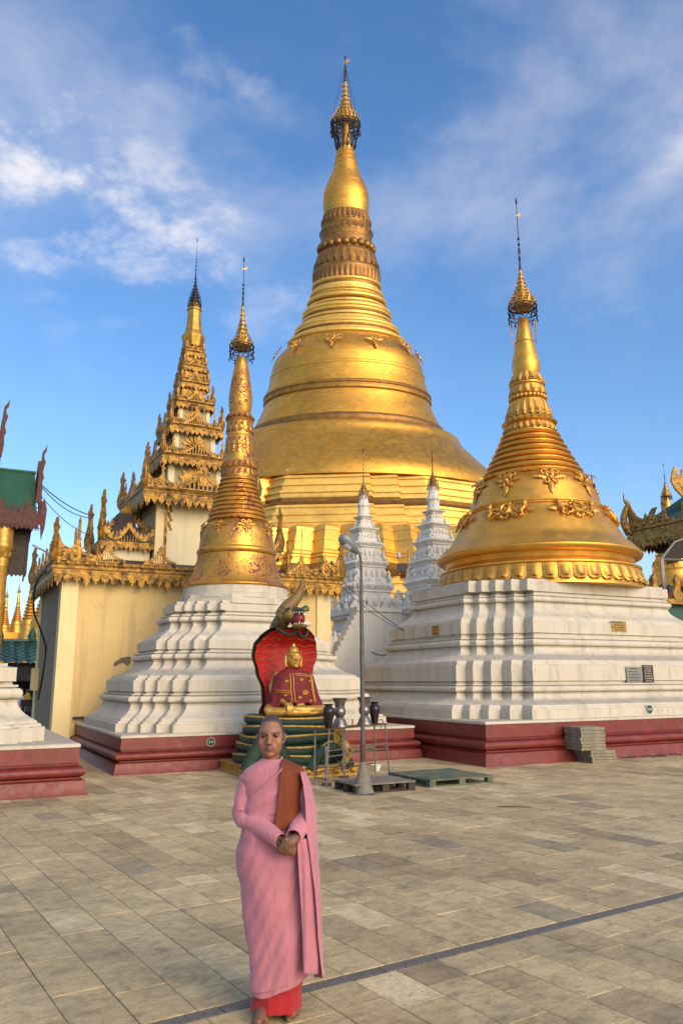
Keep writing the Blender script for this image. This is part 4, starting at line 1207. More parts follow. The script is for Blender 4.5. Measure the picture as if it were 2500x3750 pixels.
# the storeys: eave half size, eave height, wall half size above
ST = [(1.74, 6.98, 0.80), (1.13, 8.27, 0.62), (0.86, 9.33, 0.47), (0.62, 10.20, 0.36), (0.47, 10.92, 0.29), (0.385, 11.53, 0.24), (0.32, 12.05, 0.2)]
ros = MB()
for j in range(14):
    a = 2 * math.pi * j / 14
    ros.plate([(0, 0), (0.05, 0.16), (0, 0.24), (-0.05, 0.16)], 0.03, Matrix.Rotation(a, 4, 'Y'))
ros.ball((0, -0.02, 0), 0.08, 8, 5)
ROSET = ros.mesh('rose_window', MAT['lace'])
for i, (s, z, wl) in enumerate(ST):
    zn = ST[i + 1][1] if i + 1 < len(ST) else 12.6
    k = s / 1.74
    fh = 0.12 + 0.32 * k
    fin = finial_mesh(0.34 + 0.90 * k, 0.10 + 0.17 * k, 0.03 + 0.04 * k, MAT['gold_dark'])
    cre = gable_mesh(s * 1.1, 0.28 + 0.5 * k, 0.05, MAT['gold_dark'])
    SWT = swan_mesh(s * 0.55, 0.20 + 0.5 * k, 0.05, MAT['gold_dark'])
    for rot in range(4):
        R4 = Matrix.Rotation(rot * math.pi / 2, 4, 'Z')
        link('swan_crest', SWT, hall, R4 @ Matrix.Translation((-s + 0.02, -s + 0.04, z + 0.05 + 0.08 * k)))
        link('swan_crest', SWT, hall, R4 @ Matrix.Translation((s - 0.02, -s + 0.04, z + 0.05 + 0.08 * k)) @ Matrix.Scale(-1, 4, (1, 0, 0)))
    oh = 0.06 + 0.10 * k
    eave(hall, s, s, z, oh, fh, 0.10 + 0.10 * k, (MAT['gold_dark'], MAT['dark_wood'], MAT['lace']), roof_in=s - wl, rise=0.10 + 0.3 * k, crest=(cre, 1), fin=fin, cnt=1)
    zb = z + oh * 0.6
    mb = MB(); mb.box((0, 0, (zb + zn) / 2), (wl * 2, wl * 2, zn - zb)); mb.build('storey_wall', MAT['shaded_storey_cream'] if i < 3 else MAT['gold_dark'], hall)
    for sx in (-1, 1):
        for sy in (-1, 1):
            mb = MB(); mb.box((sx * wl * 0.93, sy * wl * 0.93, (zb + zn) / 2), (wl * 0.24, wl * 0.24, zn - zb)); mb.build('storey_pier', MAT['cream'] if i < 3 else MAT['gold_dark'], hall)
    if i < 5:
        link('rose_window', ROSET, hall, Matrix.Translation((0, -wl - 0.015, zb + (zn - zb) * 0.45)) @ Matrix.Scale(wl / 0.62 * 1.7, 4))
        link('rose_window', ROSET, hall, Matrix.Translation((-wl - 0.015, 0, zb + (zn - zb) * 0.45)) @ Matrix.Rotation(-math.pi / 2, 4, 'Z') @ Matrix.Scale(wl / 0.62 * 1.7, 4))
    # extra small flames along each eave between the corner and the crest
    for sx in (-0.68, 0.68):
        for rot in range(4):
            m = Matrix.Rotation(rot * math.pi / 2, 4, 'Z') @ Matrix.Translation((sx * s, -s + 0.08, z + oh * 0.8))
            link('eave_flame', fin, hall, m @ Matrix.Scale(0.62, 4))
HX, HY = G(BU, BV).x, G(BU, BV).y
def tp(pts): return prof(HX, HY, crop(pts, 850, 1.8818))
q = tp([(812, 58), (800, 52), (725, 66), (720, 58), (690, 46), (640, 40), (560, 36), (548, 37), (545, 42), (532, 40), (528, 32), (500, 28), (490, 24)])
q[0] = (q[0][0], 12.55)
mb = MB(); mb.lathe([(r * 1.25, z) for r, z in q], 8, a0=math.pi / 8); mb.build('spire', plain('spire_gilding', (0.47, 0.28, 0.045), 0.45, 0.55, 0.3, 4, dirt=((0.16, 0.09, 0.02), 3, 0.5, 0.8)), hall)
hp = tp([(505, 46), (490, 46), (460, 40), (420, 28), (385, 16), (340, 8), (300, 6)])
hti(hall, hp, 16, 0.10, zpx(HX, HY, 850 + 38 / 1.8818), MAT['iron'], MAT['iron'], 6, False, 0.3, 12)

# ================================================================== white stucco shrines
def white_shrine(name, label, c, zs, base_w, tip, rz):
    t = thing(name, label, 'shrine', c, rz)
    W = MAT['shrine_white']
    b = base_w
    z = zs[0]
    mb = MB(); mb.loft([[(x, y, zz) for x, y in rect(b + i, b + i)] for i, zz in ((0.12, 0), (0.12, 0.6), (0.04, 0.7), (0.0, 0.8), (0.0, z - 0.5), (0.05, z - 0.45), (0.05, z - 0.36), (0.0, z - 0.34), (0.0, z - 0.1), (0.12, z - 0.02), (0.22, z + 0.08), (0.22, z + 0.2), (0.1, z + 0.22))]); mb.build('shrine_body', W, t)
    f = MB()
    for a_, b_ in (((-1, -1), (1, -1)), ((-1, 1), (-1, -1)), ((1, -1), (1, 1))):
        fringe(f, (a_[0] * (b + 0.14), a_[1] * (b + 0.14), z + 0.06), (b_[0] * (b + 0.14), b_[1] * (b + 0.14), z + 0.06), 0.16, 0.12, 0.03)
    f.build('stucco_fringe', W, t)
    ante = MB(); ante.plate(flame_outline(0.55, 0.32), 0.10); ante.ball((0, -0.05, 0.18), (0.1, 0.06, 0.12), 8, 5)
    AM = ante.mesh('antefix', W)
    n = len(zs) - 1
    for i in range(n):
        za, zb = zs[i] + 0.15, zs[i + 1] + 0.1
        ww = b * (1 - (i + 0.55) / (n + 1.1)) * 0.98
        h = zb - za
        mb = MB()
        mb.loft([[(x, y, zz) for x, y in redent(ww + j, ww + j, [ww * 0.16])] for j, zz in ((0.05, za - 0.1), (0.05, za + 0.08), (0, za + 0.12), (-0.02, za + h * 0.66), (0.03, za + h * 0.70), (0.02, za + h * 0.75), (0.09, za + h * 0.84), (0.11, za + h * 0.93), (0.04, zb))])
        mb.build('storey', W, t)
        rr = random.Random(i)
        # carved relief knobs on the wall of the storey
        kn = MB()
        for s in range(4):
            M4 = Matrix.Rotation(s * math.pi / 2, 4, 'Z')
            m = 5
            for j in range(m):
                p = M4 @ Vector((ww * (-0.75 + 1.5 * j / (m - 1)), -ww - 0.0, za + h * 0.4))
                kn.ball(p, (ww * 0.13, ww * 0.13, h * 0.2), 7, 5)
                p = M4 @ Vector((ww * (-0.75 + 1.5 * j / (m - 1)), -ww - 0.10, za + h * 0.9))
                kn.ball(p, (ww * 0.12, ww * 0.09, h * 0.07), 6, 4)
        kn.build('stucco_relief', W, t, 60)['kind'] = 'stuff'
        sc = (ww + 0.2) / (b + 0.2) * 1.05 if i else 1.15
        for s in range(4):
            for k in ((-1, -0.36, 0.36, 1) if i < n - 2 else (-1, 1)):
                e = (ww + 0.06) if i else b + 0.10
                m = Matrix.Rotation(s * math.pi / 2, 4, 'Z') @ Matrix.Translation((k * e * 0.93, -e, (za if i == 0 else za - 0.05) + 0.02)) @ Matrix.Scale(sc * (1.0 if abs(k) == 1 else 0.8), 4)
                if abs(k) < 1 or k == -1: link('antefix', AM, t, m)
    zt = zs[-1] + 0.08
    ww = b * 0.26
    mb = MB(); mb.lathe([(ww * 1.35, zt - 0.05), (ww * 1.3, zt + 0.02), (ww * 1.02, zt + 0.06), (ww * 0.95, zt + 0.35), (ww * 1.15, zt + 0.42), (ww * 0.8, zt + 0.62), (ww * 0.62, zt + 1.0), (ww * 0.56, tip), (ww * 0.4, tip + 0.04)], 8, a0=math.pi / 8)
    mb.build('spire', W, t)
    s = b / 1.1
    hti(t, [(0.26 * s, tip - 0.05), (0.25 * s, tip + 0.08), (0.18 * s, tip + 0.25 * s), (0.11 * s, tip + 0.42 * s), (0.05 * s, tip + 0.62 * s), (0.02, tip + 0.9 * s)], 14, 0.0, tip + 2.4 * s, MAT['gold_dark'], MAT['iron'], 0, True, 0.3, 9)
    for k in range(8):
        a = 2 * math.pi * k / 8
        mb = MB(); mb.lathe([(0.005, tip - 0.05), (0.02, tip - 0.1), (0.025, tip - 0.18), (0.004, tip - 0.19)], 6, (0.27 * s * math.cos(a), 0.27 * s * math.sin(a))); mb.build('wind_bell', MAT['gold_dark'], t)
    return t
w1 = at(1336, 2300, 29.3)
zz1 = [zpx(w1.x, w1.y, y) for y in (2265, 2150, 2070, 2000, 1945, 1900)]
s1 = white_shrine('white_shrine', 'white stucco tiered shrine standing behind the lamp post', (w1.x, w1.y, 0), zz1, 0.86, zpx(w1.x, w1.y, 1812), GROT)
w2 = at(1600, 2300, 27.0)
zz2 = [zpx(w2.x, w2.y, y) for y in (2240, 2135, 2065, 1990, 1930, 1880)]
s2 = white_shrine('white_shrine', 'white stucco tiered shrine rising close behind the broad gold stupa', (w2.x, w2.y, 0), zz2, 0.88, zpx(w2.x, w2.y, 1778), GROT)
# white boundary wall with a stepped end between the hall and the shrines
wt = thing('white_wall', 'plain white wall with a stepped end between the yellow hall and the broad stupa', 'wall', G(13.0, 23.4), GROT)
W = MAT['shrine_white']
zt = 4.0
sp = [(-1.55, 0), (2.6, 0), (2.6, zt), (-0.55, zt)]
for k in range(9): sp += [(-0.55 - 0.10 * k, zt - 0.0 - 0.17 * k), (-0.55 - 0.10 * (k + 1), zt - 0.17 * k)]
sp += [(-1.45, zt - 1.53), (-1.55, zt - 1.55)]
mb = MB(); mb.plate(sp, 0.5); mb.build('wall', W, wt)
mb = MB(); mb.box((-2.05, 0.35, 1.35), (0.9, 0.5, 2.7)); mb.build('buttress', W, wt)
mb = MB(); mb.box((1.0, 0.0, zt + 0.05), (3.3, 0.62, 0.14)); mb.build('wall_coping', W, wt)
mb = MB(); mb.box((0.55, -0.29, 2.55), (0.08, 0.06, 0.10)); mb.build('socket_box', MAT['iron'], wt)
mb = MB(); mb.tube([(0.52, -0.28, 2.53), (0.2, -0.27, 2.52), (0.05, -0.27, 2.56), (-0.1, -0.27, 2.62)], 0.012, 5); mb.build('conduit', MAT['iron'], wt)
# a curled guardian-beast ornament of white stucco at each end of the wall
for kx, sgn in ((-1.75, 1), (1.9, -1)):
    mb = MB()
    mb.tube([(0, 0, 0), (0.12 * sgn, 0, 0.25), (0.0, 0, 0.5), (-0.16 * sgn, 0, 0.62), (-0.2 * sgn, 0, 0.9), (-0.05 * sgn, 0, 1.15)], [0.34, 0.30, 0.24, 0.2, 0.14, 0.04], 9)
    for k in range(4): mb.plate(flame_outline(0.5 - 0.05 * k, 0.22), 0.1, Matrix.Translation((0.1 * sgn + 0.2 * k * sgn, 0.05 * k, 0.25)))
    o = mb.build('stucco_beast', W, wt, 60); o.location = (kx, 0.1, 2.68 if kx < 0 else 4.1)

# ================================================================== figures: union of soft volumes remeshed into one skin
def fuse(name, mb, voxel, mat, parent=None, smooth_it=4):
    me = mb.mesh(name + '_src', None)
    o = bpy.data.objects.new(name + '_src', me); COL.objects.link(o)
    r = o.modifiers.new('r', 'REMESH'); r.mode = 'VOXEL'; r.voxel_size = voxel; r.adaptivity = 0.0
    if smooth_it:
        s = o.modifiers.new('s', 'SMOOTH'); s.factor = 0.5; s.iterations = smooth_it
    dg = bpy.context.evaluated_depsgraph_get(); dg.update()
    res = bpy.data.meshes.new_from_object(o.evaluated_get(dg))
    bpy.data.objects.remove(o); bpy.data.meshes.remove(me)
    res.name = name
    res.materials.clear(); res.materials.append(mat)
    res.polygons.foreach_set('use_smooth', [True] * len(res.polygons))
    return link(name, res, parent)
def limb(mb, pts, rs, seg=12, n=4):
    """tapered rounded limb"""
    P = smooth_curve(pts, n); R_ = smooth_curve([(r, 0, 0) for r in rs], n)
    mb.tube(P, [q.x for q in R_], seg)
    mb.ball(P[0], R_[0].x, seg, 8); mb.ball(P[-1], R_[-1].x, seg, 8)

# ================================================================== cobra (naga) shrine and seated Buddha
NCt = G(6.02, 14.10)
naga = thing('naga_statue', 'painted cobra statue with green coils, red spread hood and gaping fanged head', 'statue', NCt, GROT)
MAT['naga_green'] = plain('green_scale_paint', (0.010, 0.042, 0.026), 0.5, var=0.5, scale=22, bstr=0.8, bdist=0.012)
MAT['naga_gold'] = plain('gold_paint', (0.50, 0.30, 0.06), 0.5, 0.3, 0.4, 20, dirt=((0.12, 0.06, 0.02), 14, 0.5, 0.7))
MAT['hood_red'] = plain('hood_red_paint', (0.40, 0.010, 0.012), 0.45, var=0.3, scale=6)
MAT['naga_horn'] = plain('ochre_horn_paint', (0.17, 0.115, 0.045), 0.6, 0.1, 0.35, 9)
MAT['teeth'] = plain('tooth_paint', (0.72, 0.72, 0.66), 0.5, var=0.1)
MAT['mouth'] = plain('mouth_red_paint', (0.20, 0.012, 0.015), 0.4, var=0.2)
mb = MB(); mb.loft([[(x, y, z) for x, y in rect(1.03 + i, 0.99 + i)] for i, z in ((0, 0), (0, 0.04), (-0.03, 0.06), (-0.03, 0.15), (0, 0.17), (0, 0.20), (-0.05, 0.21))]); mb.build('base', MAT['naga_gold'], naga)
for k in range(11):
    mb = MB(); x = -0.9 + 0.18 * k; mb.ball((x, -0.99, 0.10), (0.07, 0.03, 0.055), 8, 5); mb.build('base_petal', MAT['naga_gold'], naga, 60)
coils = [(0.99, 0.20, 0.40), (0.95, 0.38, 0.57), (0.91, 0.55, 0.74), (0.86, 0.72, 0.90), (0.81, 0.88, 1.06)]
rn = random.Random(5)
for i, (R, z0, z1) in enumerate(coils):
    mb = MB(); seg = 56; rings = []
    for q in range(9):
        a = -math.pi / 2 + math.pi * q / 8
        rr = R - 0.10 + 0.13 * math.cos(a); zz = (z0 + z1) / 2 + (z1 - z0) * 0.55 * math.sin(a)
        ring = []
        for k in range(seg):
            t = 2 * math.pi * k / seg
            wv = 0.025 * math.sin(3 * t + i * 1.3) + 0.015 * math.sin(7 * t + i)
            ring.append(((rr + wv) * math.cos(t) * 1.0, (rr + wv) * math.sin(t) * 0.96, zz + 0.02 * math.sin(2 * t + i * 2)))
        rings.append(ring)
    mb.loft(rings); mb.build('coil', MAT['naga_green'], naga, 60)
    mb = MB(); pts = []
    for k in range(65):
        t = 2 * math.pi * k / 64
        wv = 0.025 * math.sin(3 * t + i * 1.3) + 0.015 * math.sin(7 * t + i)
        pts.append(((R + 0.012 + wv) * math.cos(t), (R + 0.012 + wv) * 0.96 * math.sin(t), z1 - 0.03 + 0.02 * math.sin(2 * t + i * 2)))
    mb.tube(pts, 0.019, 6); mb.build('coil_edge', MAT['naga_gold'], naga, 60)
def arch(x0, x1, h, y, r):
    n = 14; P = []
    for k in range(n + 1):
        f = k / n
        P.append((x0 + (x1 - x0) * f, y - 0.05 * math.sin(math.pi * f), 0.16 + h * math.sin(math.pi * f) ** 0.8))
    mb = MB(); mb.tube(P, r, 10); mb.build('body_loop', MAT['naga_green'], naga, 60)
    mb = MB(); mb.tube([(a, b - 0.6 * r, c + 0.82 * r) for a, b, c in P], 0.02, 6); mb.build('loop_edge', MAT['naga_gold'], naga, 60)
arch(-1.12, -0.38, 0.50, -0.84, 0.13)
arch(0.02, 0.80, 0.36, -0.95, 0.12)
mb = MB(); mb.tube(smooth_curve([(0.62, -1.05, 0.20), (0.72, -1.08, 0.36), (0.66, -1.08, 0.52), (0.54, -1.06, 0.66), (0.56, -1.04, 0.82), (0.62, -1.03, 0.92), (0.60, -1.03, 1.02)], 4), [0.06 + 0.05 * math.sin(math.pi * min(1, k / 18)) if k < 20 else 0.10 - 0.018 * (k - 20) for k in range(25)], 9, flat=0.6); mb.build('tail', MAT['naga_gold'], naga, 60)
for k in range(7):
    mb = MB(); zz = 0.34 + 0.085 * k; x = 0.70 - 0.16 * math.sin((zz - 0.3) * 3.2)
    spiral(mb, x - 0.02, zz, 0.055, 0.012, 0, 5.5, 0.018, 0.012, 0, 10, 5); o = mb.build('tail_curl', MAT['naga_gold'], naga, 60); o.location = (0, -1.145, 0)
# hood
HZ0, HZ1 = 1.03, 2.68
def hood_w(s):
    pts = [(0, 0.55), (0.05, 0.56), (0.14, 0.47), (0.30, 0.46), (0.5, 0.57), (0.68, 0.655), (0.80, 0.63), (0.9, 0.53), (0.97, 0.38), (1.0, 0.24)]
    for (a, b), (c, d) in zip(pts, pts[1:]):
        if a <= s <= c:
            f = (s - a) / (c - a); f = f * f * (3 - 2 * f)
            return b + (d - b) * f
    return pts[-1][1]
def hood_y(s, t): return 0.30 - 0.26 * t * t + 0.10 * math.sin(math.pi * s) - 0.16 * (1 - s) ** 3 - 0.18 * max(0, s - 0.8) / 0.2
NSs, NT = 30, 16
def hood_part(name, mat, dy, grow, crown):
    mb = MB(); fr_, bk = [], []
    for i in range(NSs + 1):
        s = i / NSs; z = HZ0 + (HZ1 - HZ0) * s + crown * s
        for j in range(NT + 1):
            t = -1 + 2 * j / NT
            x = (hood_w(s) + grow) * t
            fr_.append((x, hood_y(s, t) + dy, z)); bk.append((x * 0.97, hood_y(s, t) + dy + 0.10 + 0.12 * (1 - t * t), z))
    fs = []; n = NT + 1; o = len(fr_)
    for i in range(NSs):
        for j in range(NT):
            a = i * n + j
            fs.append((a, a + 1, a + n + 1, a + n)); fs.append((o + a + 1, o + a, o + a + n, o + a + n + 1))
        fs.append((i * n, i * n + n, o + i * n + n, o + i * n)); fs.append((i * n + NT + n, i * n + NT, o + i * n + NT, o + i * n + NT + n))
    for j in range(NT):
        fs.append((j + 1, j, o + j, o + j + 1)); a = NSs * n + j; fs.append((a, a + 1, o + a + 1, o + a))
    mb.add(fr_ + bk, fs)
    return mb.build(name, mat, naga, 50)
hb = hood_part('hood_back', MAT['naga_green'], 0.06, 0.035, 0.05)
hd = hood_part('hood', MAT['hood_red'], 0.0, 0.0, 0.0)
for k in range(11):
    s0 = 0.10 + 0.078 * k
    for sg in (-1, 1):
        mb = MB(); P = []
        for j in range(15):
            t = sg * (0.16 + 0.83 * j / 14)
            s = s0 + 0.012 * math.sin(j * 0.95 + k) + (0.02 * (1 - j / 14))
            s = min(0.97, s)
            P.append((hood_w(s) * t, hood_y(s, t) - 0.012, HZ0 + (HZ1 - HZ0) * s))
        mb.tube(P, 0.0045, 5); mb.build('hood_line', MAT['naga_gold'], hd, 60)
# head: local x from image, front is -y
hx = lambda cx: (cx - 445) / 423.0
hz_ = lambda cy: 2.70 + (490 - cy) / 410.0
MAT['naga_head'] = plain('green_gold_head_paint', (0.22, 0.14, 0.035), 0.5, 0.15, 0.4, 6, dirt=((0.02, 0.08, 0.05), 5, 0.5, 0.58))
mb = MB()
limb(mb, [(-0.05, 0.52, 2.46), (-0.09, 0.36, 2.70), (-0.08, 0.06, 2.92)], [0.17, 0.17, 0.16])
mb.ball((-0.03, -0.12, 2.93), (0.17, 0.20, 0.13), 14, 10)
mb.ball((0.10, -0.34, 3.02), (0.15, 0.24, 0.055), 14, 8)      # upper jaw
mb.ball((0.13, -0.50, 3.05), (0.07, 0.06, 0.06), 10, 8)       # nose knob
mb.ball((0.08, -0.32, 2.71), (0.145, 0.24, 0.05), 14, 8)      # lower jaw
mb.ball((-0.11, -0.20, 3.02), (0.05, 0.08, 0.06), 10, 7)
mb.ball((0.07, -0.20, 3.05), (0.05, 0.08, 0.06), 10, 7)
fuse('head', mb, 0.016, MAT['naga_head'], naga, 3)
mb = MB(); mb.ball((0.07, -0.24, 2.865), (0.14, 0.20, 0.15), 14, 10); mb.build('mouth', MAT['mouth'], naga, 60)
mb = MB()
for row, z, dz in ((0, 2.985, -1), (1, 2.745, 1)):
    for k in range(9):
        a = math.pi * (k + 0.5) / 9
        x = 0.085 + 0.13 * math.cos(a); y = -0.33 - 0.21 * math.sin(a)
        ln = 0.07 if k in (2, 6) else 0.032
        mb.lathe([(0.012, z), (0.010, z + dz * ln * 0.5), (0.001, z + dz * ln)] if dz > 0 else [(0.001, z - ln), (0.010, z - ln * 0.5), (0.012, z)], 6, (x, y))
tm = mb.build('teeth', MAT['teeth'], naga); tm['kind'] = 'stuff'
P = smooth_curve([(-0.12, 0.05, 2.92), (-0.06, -0.02, 3.08), (0.08, -0.02, 3.22), (0.20, 0.0, 3.36), (0.27, 0.02, 3.50), (0.30, 0.03, 3.66)], 6)
mb = MB(); mb.tube(P, [0.17 - 0.125 * (k / (len(P) - 1)) ** 0.9 for k in range(len(P))], 12); mb.build('horn', MAT['naga_horn'], naga, 60)
for k in range(2, len(P) - 1, 2):
    mb = MB(); t = (P[k + 1] - P[k - 1]).normalized(); r = 0.17 - 0.125 * (k / (len(P) - 1)) ** 0.9 + 0.003
    a = Vector((0, 1, 0)); b_ = t.cross(a).normalized(); a = b_.cross(t)
    mb.tube([P[k] + (a * math.cos(2 * math.pi * j / 16) + b_ * math.sin(2 * math.pi * j / 16)) * r for j in range(17)], 0.008, 5); mb.build('horn_band', MAT['naga_gold'], naga, 60)
for sg, pts in ((-1, [(-0.28, -0.02, 2.70), (-0.16, -0.10, 2.60), (-0.02, -0.16, 2.56), (0.10, -0.20, 2.66)]), (1, [(0.10, -0.20, 2.66), (0.18, -0.16, 2.54), (0.30, -0.10, 2.53), (0.40, -0.04, 2.66)])):
    mb = MB(); mb.tube(smooth_curve(pts, 5), 0.032, 8); mb.build('whisker', MAT['naga_green'], naga, 60)
for sx in (-0.13, 0.10):
    mb = MB(); mb.ball((sx, -0.27, 3.06), 0.03, 10, 7); mb.build('eye', MAT['black_plaque'], naga, 60)

# Buddha seated on the coils
bud = thing('buddha_statue', 'gilded seated Buddha statue in a maroon robe on the cobra coils', 'statue', G(6.02 - 0.01, 14.10 - 0.24, 1.055), GROT)
bud.scale = (1.16, 1.12, 1.03)
MAT['statue_gold'] = plain('statue_gilding', (0.58, 0.33, 0.07), 0.42, 0.55, 0.35, 14, 0.4, 0.004, dirt=((0.20, 0.09, 0.025), 9, 0.52, 0.75))
mb = MB()
# crossed legs
limb(mb, [(0.12, 0.05, 0.13), (0.40, -0.05, 0.11), (0.50, -0.20, 0.09)], [0.15, 0.12, 0.085])
limb(mb, [(-0.12, 0.05, 0.13), (-0.38, -0.05, 0.11), (-0.48, -0.20, 0.09)], [0.15, 0.12, 0.085])
limb(mb, [(0.50, -0.20, 0.09), (0.20, -0.34, 0.10), (-0.12, -0.36, 0.12)], [0.085, 0.085, 0.06])
limb(mb, [(-0.48, -0.20, 0.08), (-0.22, -0.36, 0.07), (0.10, -0.38, 0.055)], [0.085, 0.08, 0.06])
limb(mb, [(-0.12, -0.36, 0.12), (-0.28, -0.36, 0.13)], [0.055, 0.045])
limb(mb, [(0.10, -0.38, 0.05), (0.26, -0.37, 0.05)], [0.055, 0.04])
# trunk, arms
mb.ball((0, 0.02, 0.22), (0.24, 0.19, 0.22), 16, 12); mb.ball((0, 0.03, 0.50), (0.22, 0.15, 0.25), 16, 12); mb.ball((0, 0.03, 0.68), (0.27, 0.13, 0.13), 16, 10)
limb(mb, [(-0.25, 0.03, 0.70), (-0.34, 0.0, 0.48), (-0.31, -0.12, 0.34), (-0.25, -0.38, 0.20)], [0.085, 0.075, 0.058, 0.046])
for k in range(4): limb(mb, [(-0.285 + 0.028 * k, -0.42, 0.22), (-0.285 + 0.028 * k, -0.475, 0.15), (-0.285 + 0.028 * k, -0.475, 0.035 + 0.008 * abs(k - 1.5))], [0.020, 0.018, 0.013], 8)
limb(mb, [(-0.20, -0.38, 0.23), (-0.18, -0.42, 0.17)], [0.02, 0.015], 8)
limb(mb, [(0.25, 0.03, 0.70), (0.34, 0.0, 0.48), (0.26, -0.20, 0.28), (0.06, -0.30, 0.24)], [0.085, 0.075, 0.06, 0.045])
for k in range(4): limb(mb, [(0.06, -0.33 - 0.0 * k, 0.245 - 0.022 * k), (-0.06, -0.35, 0.245 - 0.02 * k)], [0.018, 0.014], 8)
# head
limb(mb, [(0, 0.02, 0.78), (0, 0.0, 0.90)], [0.085, 0.08])
hc = Vector((0.0, -0.02, 1.02))
mb.ball(hc, (0.125, 0.14, 0.155), 18, 14); mb.ball(hc + Vector((0, -0.03, -0.10)), (0.09, 0.10, 0.09), 14, 10)
mb.ball(hc + Vector((0, 0.01, 0.15)), (0.085, 0.09, 0.075), 14, 10); mb.ball(hc + Vector((0, 0.01, 0.225)), (0.035, 0.035, 0.06), 10, 8)
mb.ball(hc + Vector((0, 0.01, 0.07)), (0.137, 0.15, 0.05), 18, 8)
limb(mb, [hc + Vector((0, -0.135, 0.035)), hc + Vector((0, -0.158, -0.035))], [0.014, 0.022], 8)
mb.ball(hc + Vector((0, -0.128, -0.085)), (0.04, 0.02, 0.013), 10, 6); mb.ball(hc + Vector((0, -0.12, -0.15)), (0.035, 0.03, 0.025), 10, 6)
for s in (-1, 1):
    limb(mb, [hc + Vector((s * 0.02, -0.142, 0.045)), hc + Vector((s * 0.055, -0.132, 0.055)), hc + Vector((s * 0.095, -0.10, 0.035))], [0.008, 0.009, 0.006], 8)
    mb.ball(hc + Vector((s * 0.052, -0.122, 0.012)), (0.032, 0.02, 0.014), 10, 6)
    limb(mb, [hc + Vector((s * 0.128, 0.02, 0.05)), hc + Vector((s * 0.14, 0.015, -0.04)), hc + Vector((s * 0.132, 0.0, -0.15))], [0.026, 0.022, 0.016], 8)
bo = fuse('body', mb, 0.0085, MAT['statue_gold'], bud, 3)
def robe_mat():
    m, n, b = nodes_of('maroon_velvet')
    v = coords(n)
    nlink(n, ramp(n, noise(n, 7, 6, 0.6, v), ((0.3, (0.085, 0.003, 0.004)), (0.7, (0.19, 0.006, 0.008)))), b.inputs['Base Color'])
    b.inputs['Roughness'].default_value = 0.75; bump(n, b, noise(n, 9, 5, 0.6, v), 0.5, 0.02)
    return m
MAT['maroon'] = robe_mat()
# robe: shell over the trunk and arms
mb = MB()
def rr_(z): 
    pts = [(0.20, 0.44, 0.34), (0.30, 0.42, 0.29), (0.45, 0.40, 0.23), (0.60, 0.37, 0.20), (0.70, 0.345, 0.185), (0.775, 0.26, 0.15), (0.815, 0.16, 0.115), (0.86, 0.105, 0.10)]
    for (a, b1, c1), (d, e, f_) in zip(pts, pts[1:]):
        if a <= z <= d: k = (z - a) / (d - a); return b1 + (e - b1) * k, c1 + (f_ - c1) * k
    return pts[-1][1:]
rings = []
for i in range(23):
    z = 0.20 + 0.66 * i / 22; a, b_ = rr_(z); ring = []
    for k in range(56):
        t = 2 * math.pi * k / 56
        f = 1 + (0.05 * math.sin(9 * t + z * 5) + 0.03 * math.sin(17 * t - 6 * z)) * max(0, (0.75 - z)) / 0.5
        zz = z + (0.045 * math.sin(3 * t + 1.0) + 0.03 * math.sin(8 * t)) * max(0, 1 - i / 5)
        sq = (abs(math.cos(t)) ** 2.6 + abs(math.sin(t)) ** 2.6) ** (-1 / 2.6)
        ring.append((a * sq * math.cos(t) * f, 0.0 + b_ * sq * math.sin(t) * f - 0.05 * (1 - i / 22), zz))
    rings.append(ring)
mb.loft(rings, False, False); rb_ = mb.build('robe', MAT['maroon'], bud, 70)
MAT['gold_braid'] = plain('gold_braid', (0.55, 0.30, 0.06), 0.45, 0.4, 0.3, 40)
def robe_pt(x, z, off=0.012):
    a, b_ = rr_(z); q = min(0.999, abs(x) / a)
    y = b_ * (1 - q ** 2.6) ** (1 / 2.6)
    return (x, -y - 0.05 * (1 - (z - 0.2) / 0.66) - off, z)
for x0, x1, zz in ((-0.13, -0.16, 0.0), (-0.08, -0.11, 0.0), (0.24, 0.235, 0.0), (0.265, 0.26, 0)):
    mb = MB(); mb.tube([robe_pt(x0 + (x1 - x0) * k / 10, 0.74 - 0.5 * k / 10, 0.018) for k in range(11)], 0.0075, 5); mb.build('braid', MAT['gold_braid'], rb_, 60)
for z0 in (0.40, 0.435):
    mb = MB(); mb.tube([robe_pt(-0.36 + 0.22 * k / 6, z0 + 0.02 * (1 - k / 6), 0.02) for k in range(7)], 0.007, 5); mb.build('braid', MAT['gold_braid'], rb_, 60)
for z0 in (0.715, 0.745):
    mb = MB(); mb.tube([robe_pt(-0.05 + 0.30 * k / 8, z0 - 0.05 * (k / 8) ** 2, 0.02) for k in range(9)], 0.006, 5); mb.build('braid', MAT['gold_braid'], rb_, 60)
mb = MB(); mb.tube([(0.112 * math.cos(2 * math.pi * k / 24), -0.005 + 0.112 * math.sin(2 * math.pi * k / 24), 0.845 + 0.008 * math.sin(4 * k)) for k in range(25)], 0.02, 6); mb.build('collar', MAT['maroon'], rb_, 60)
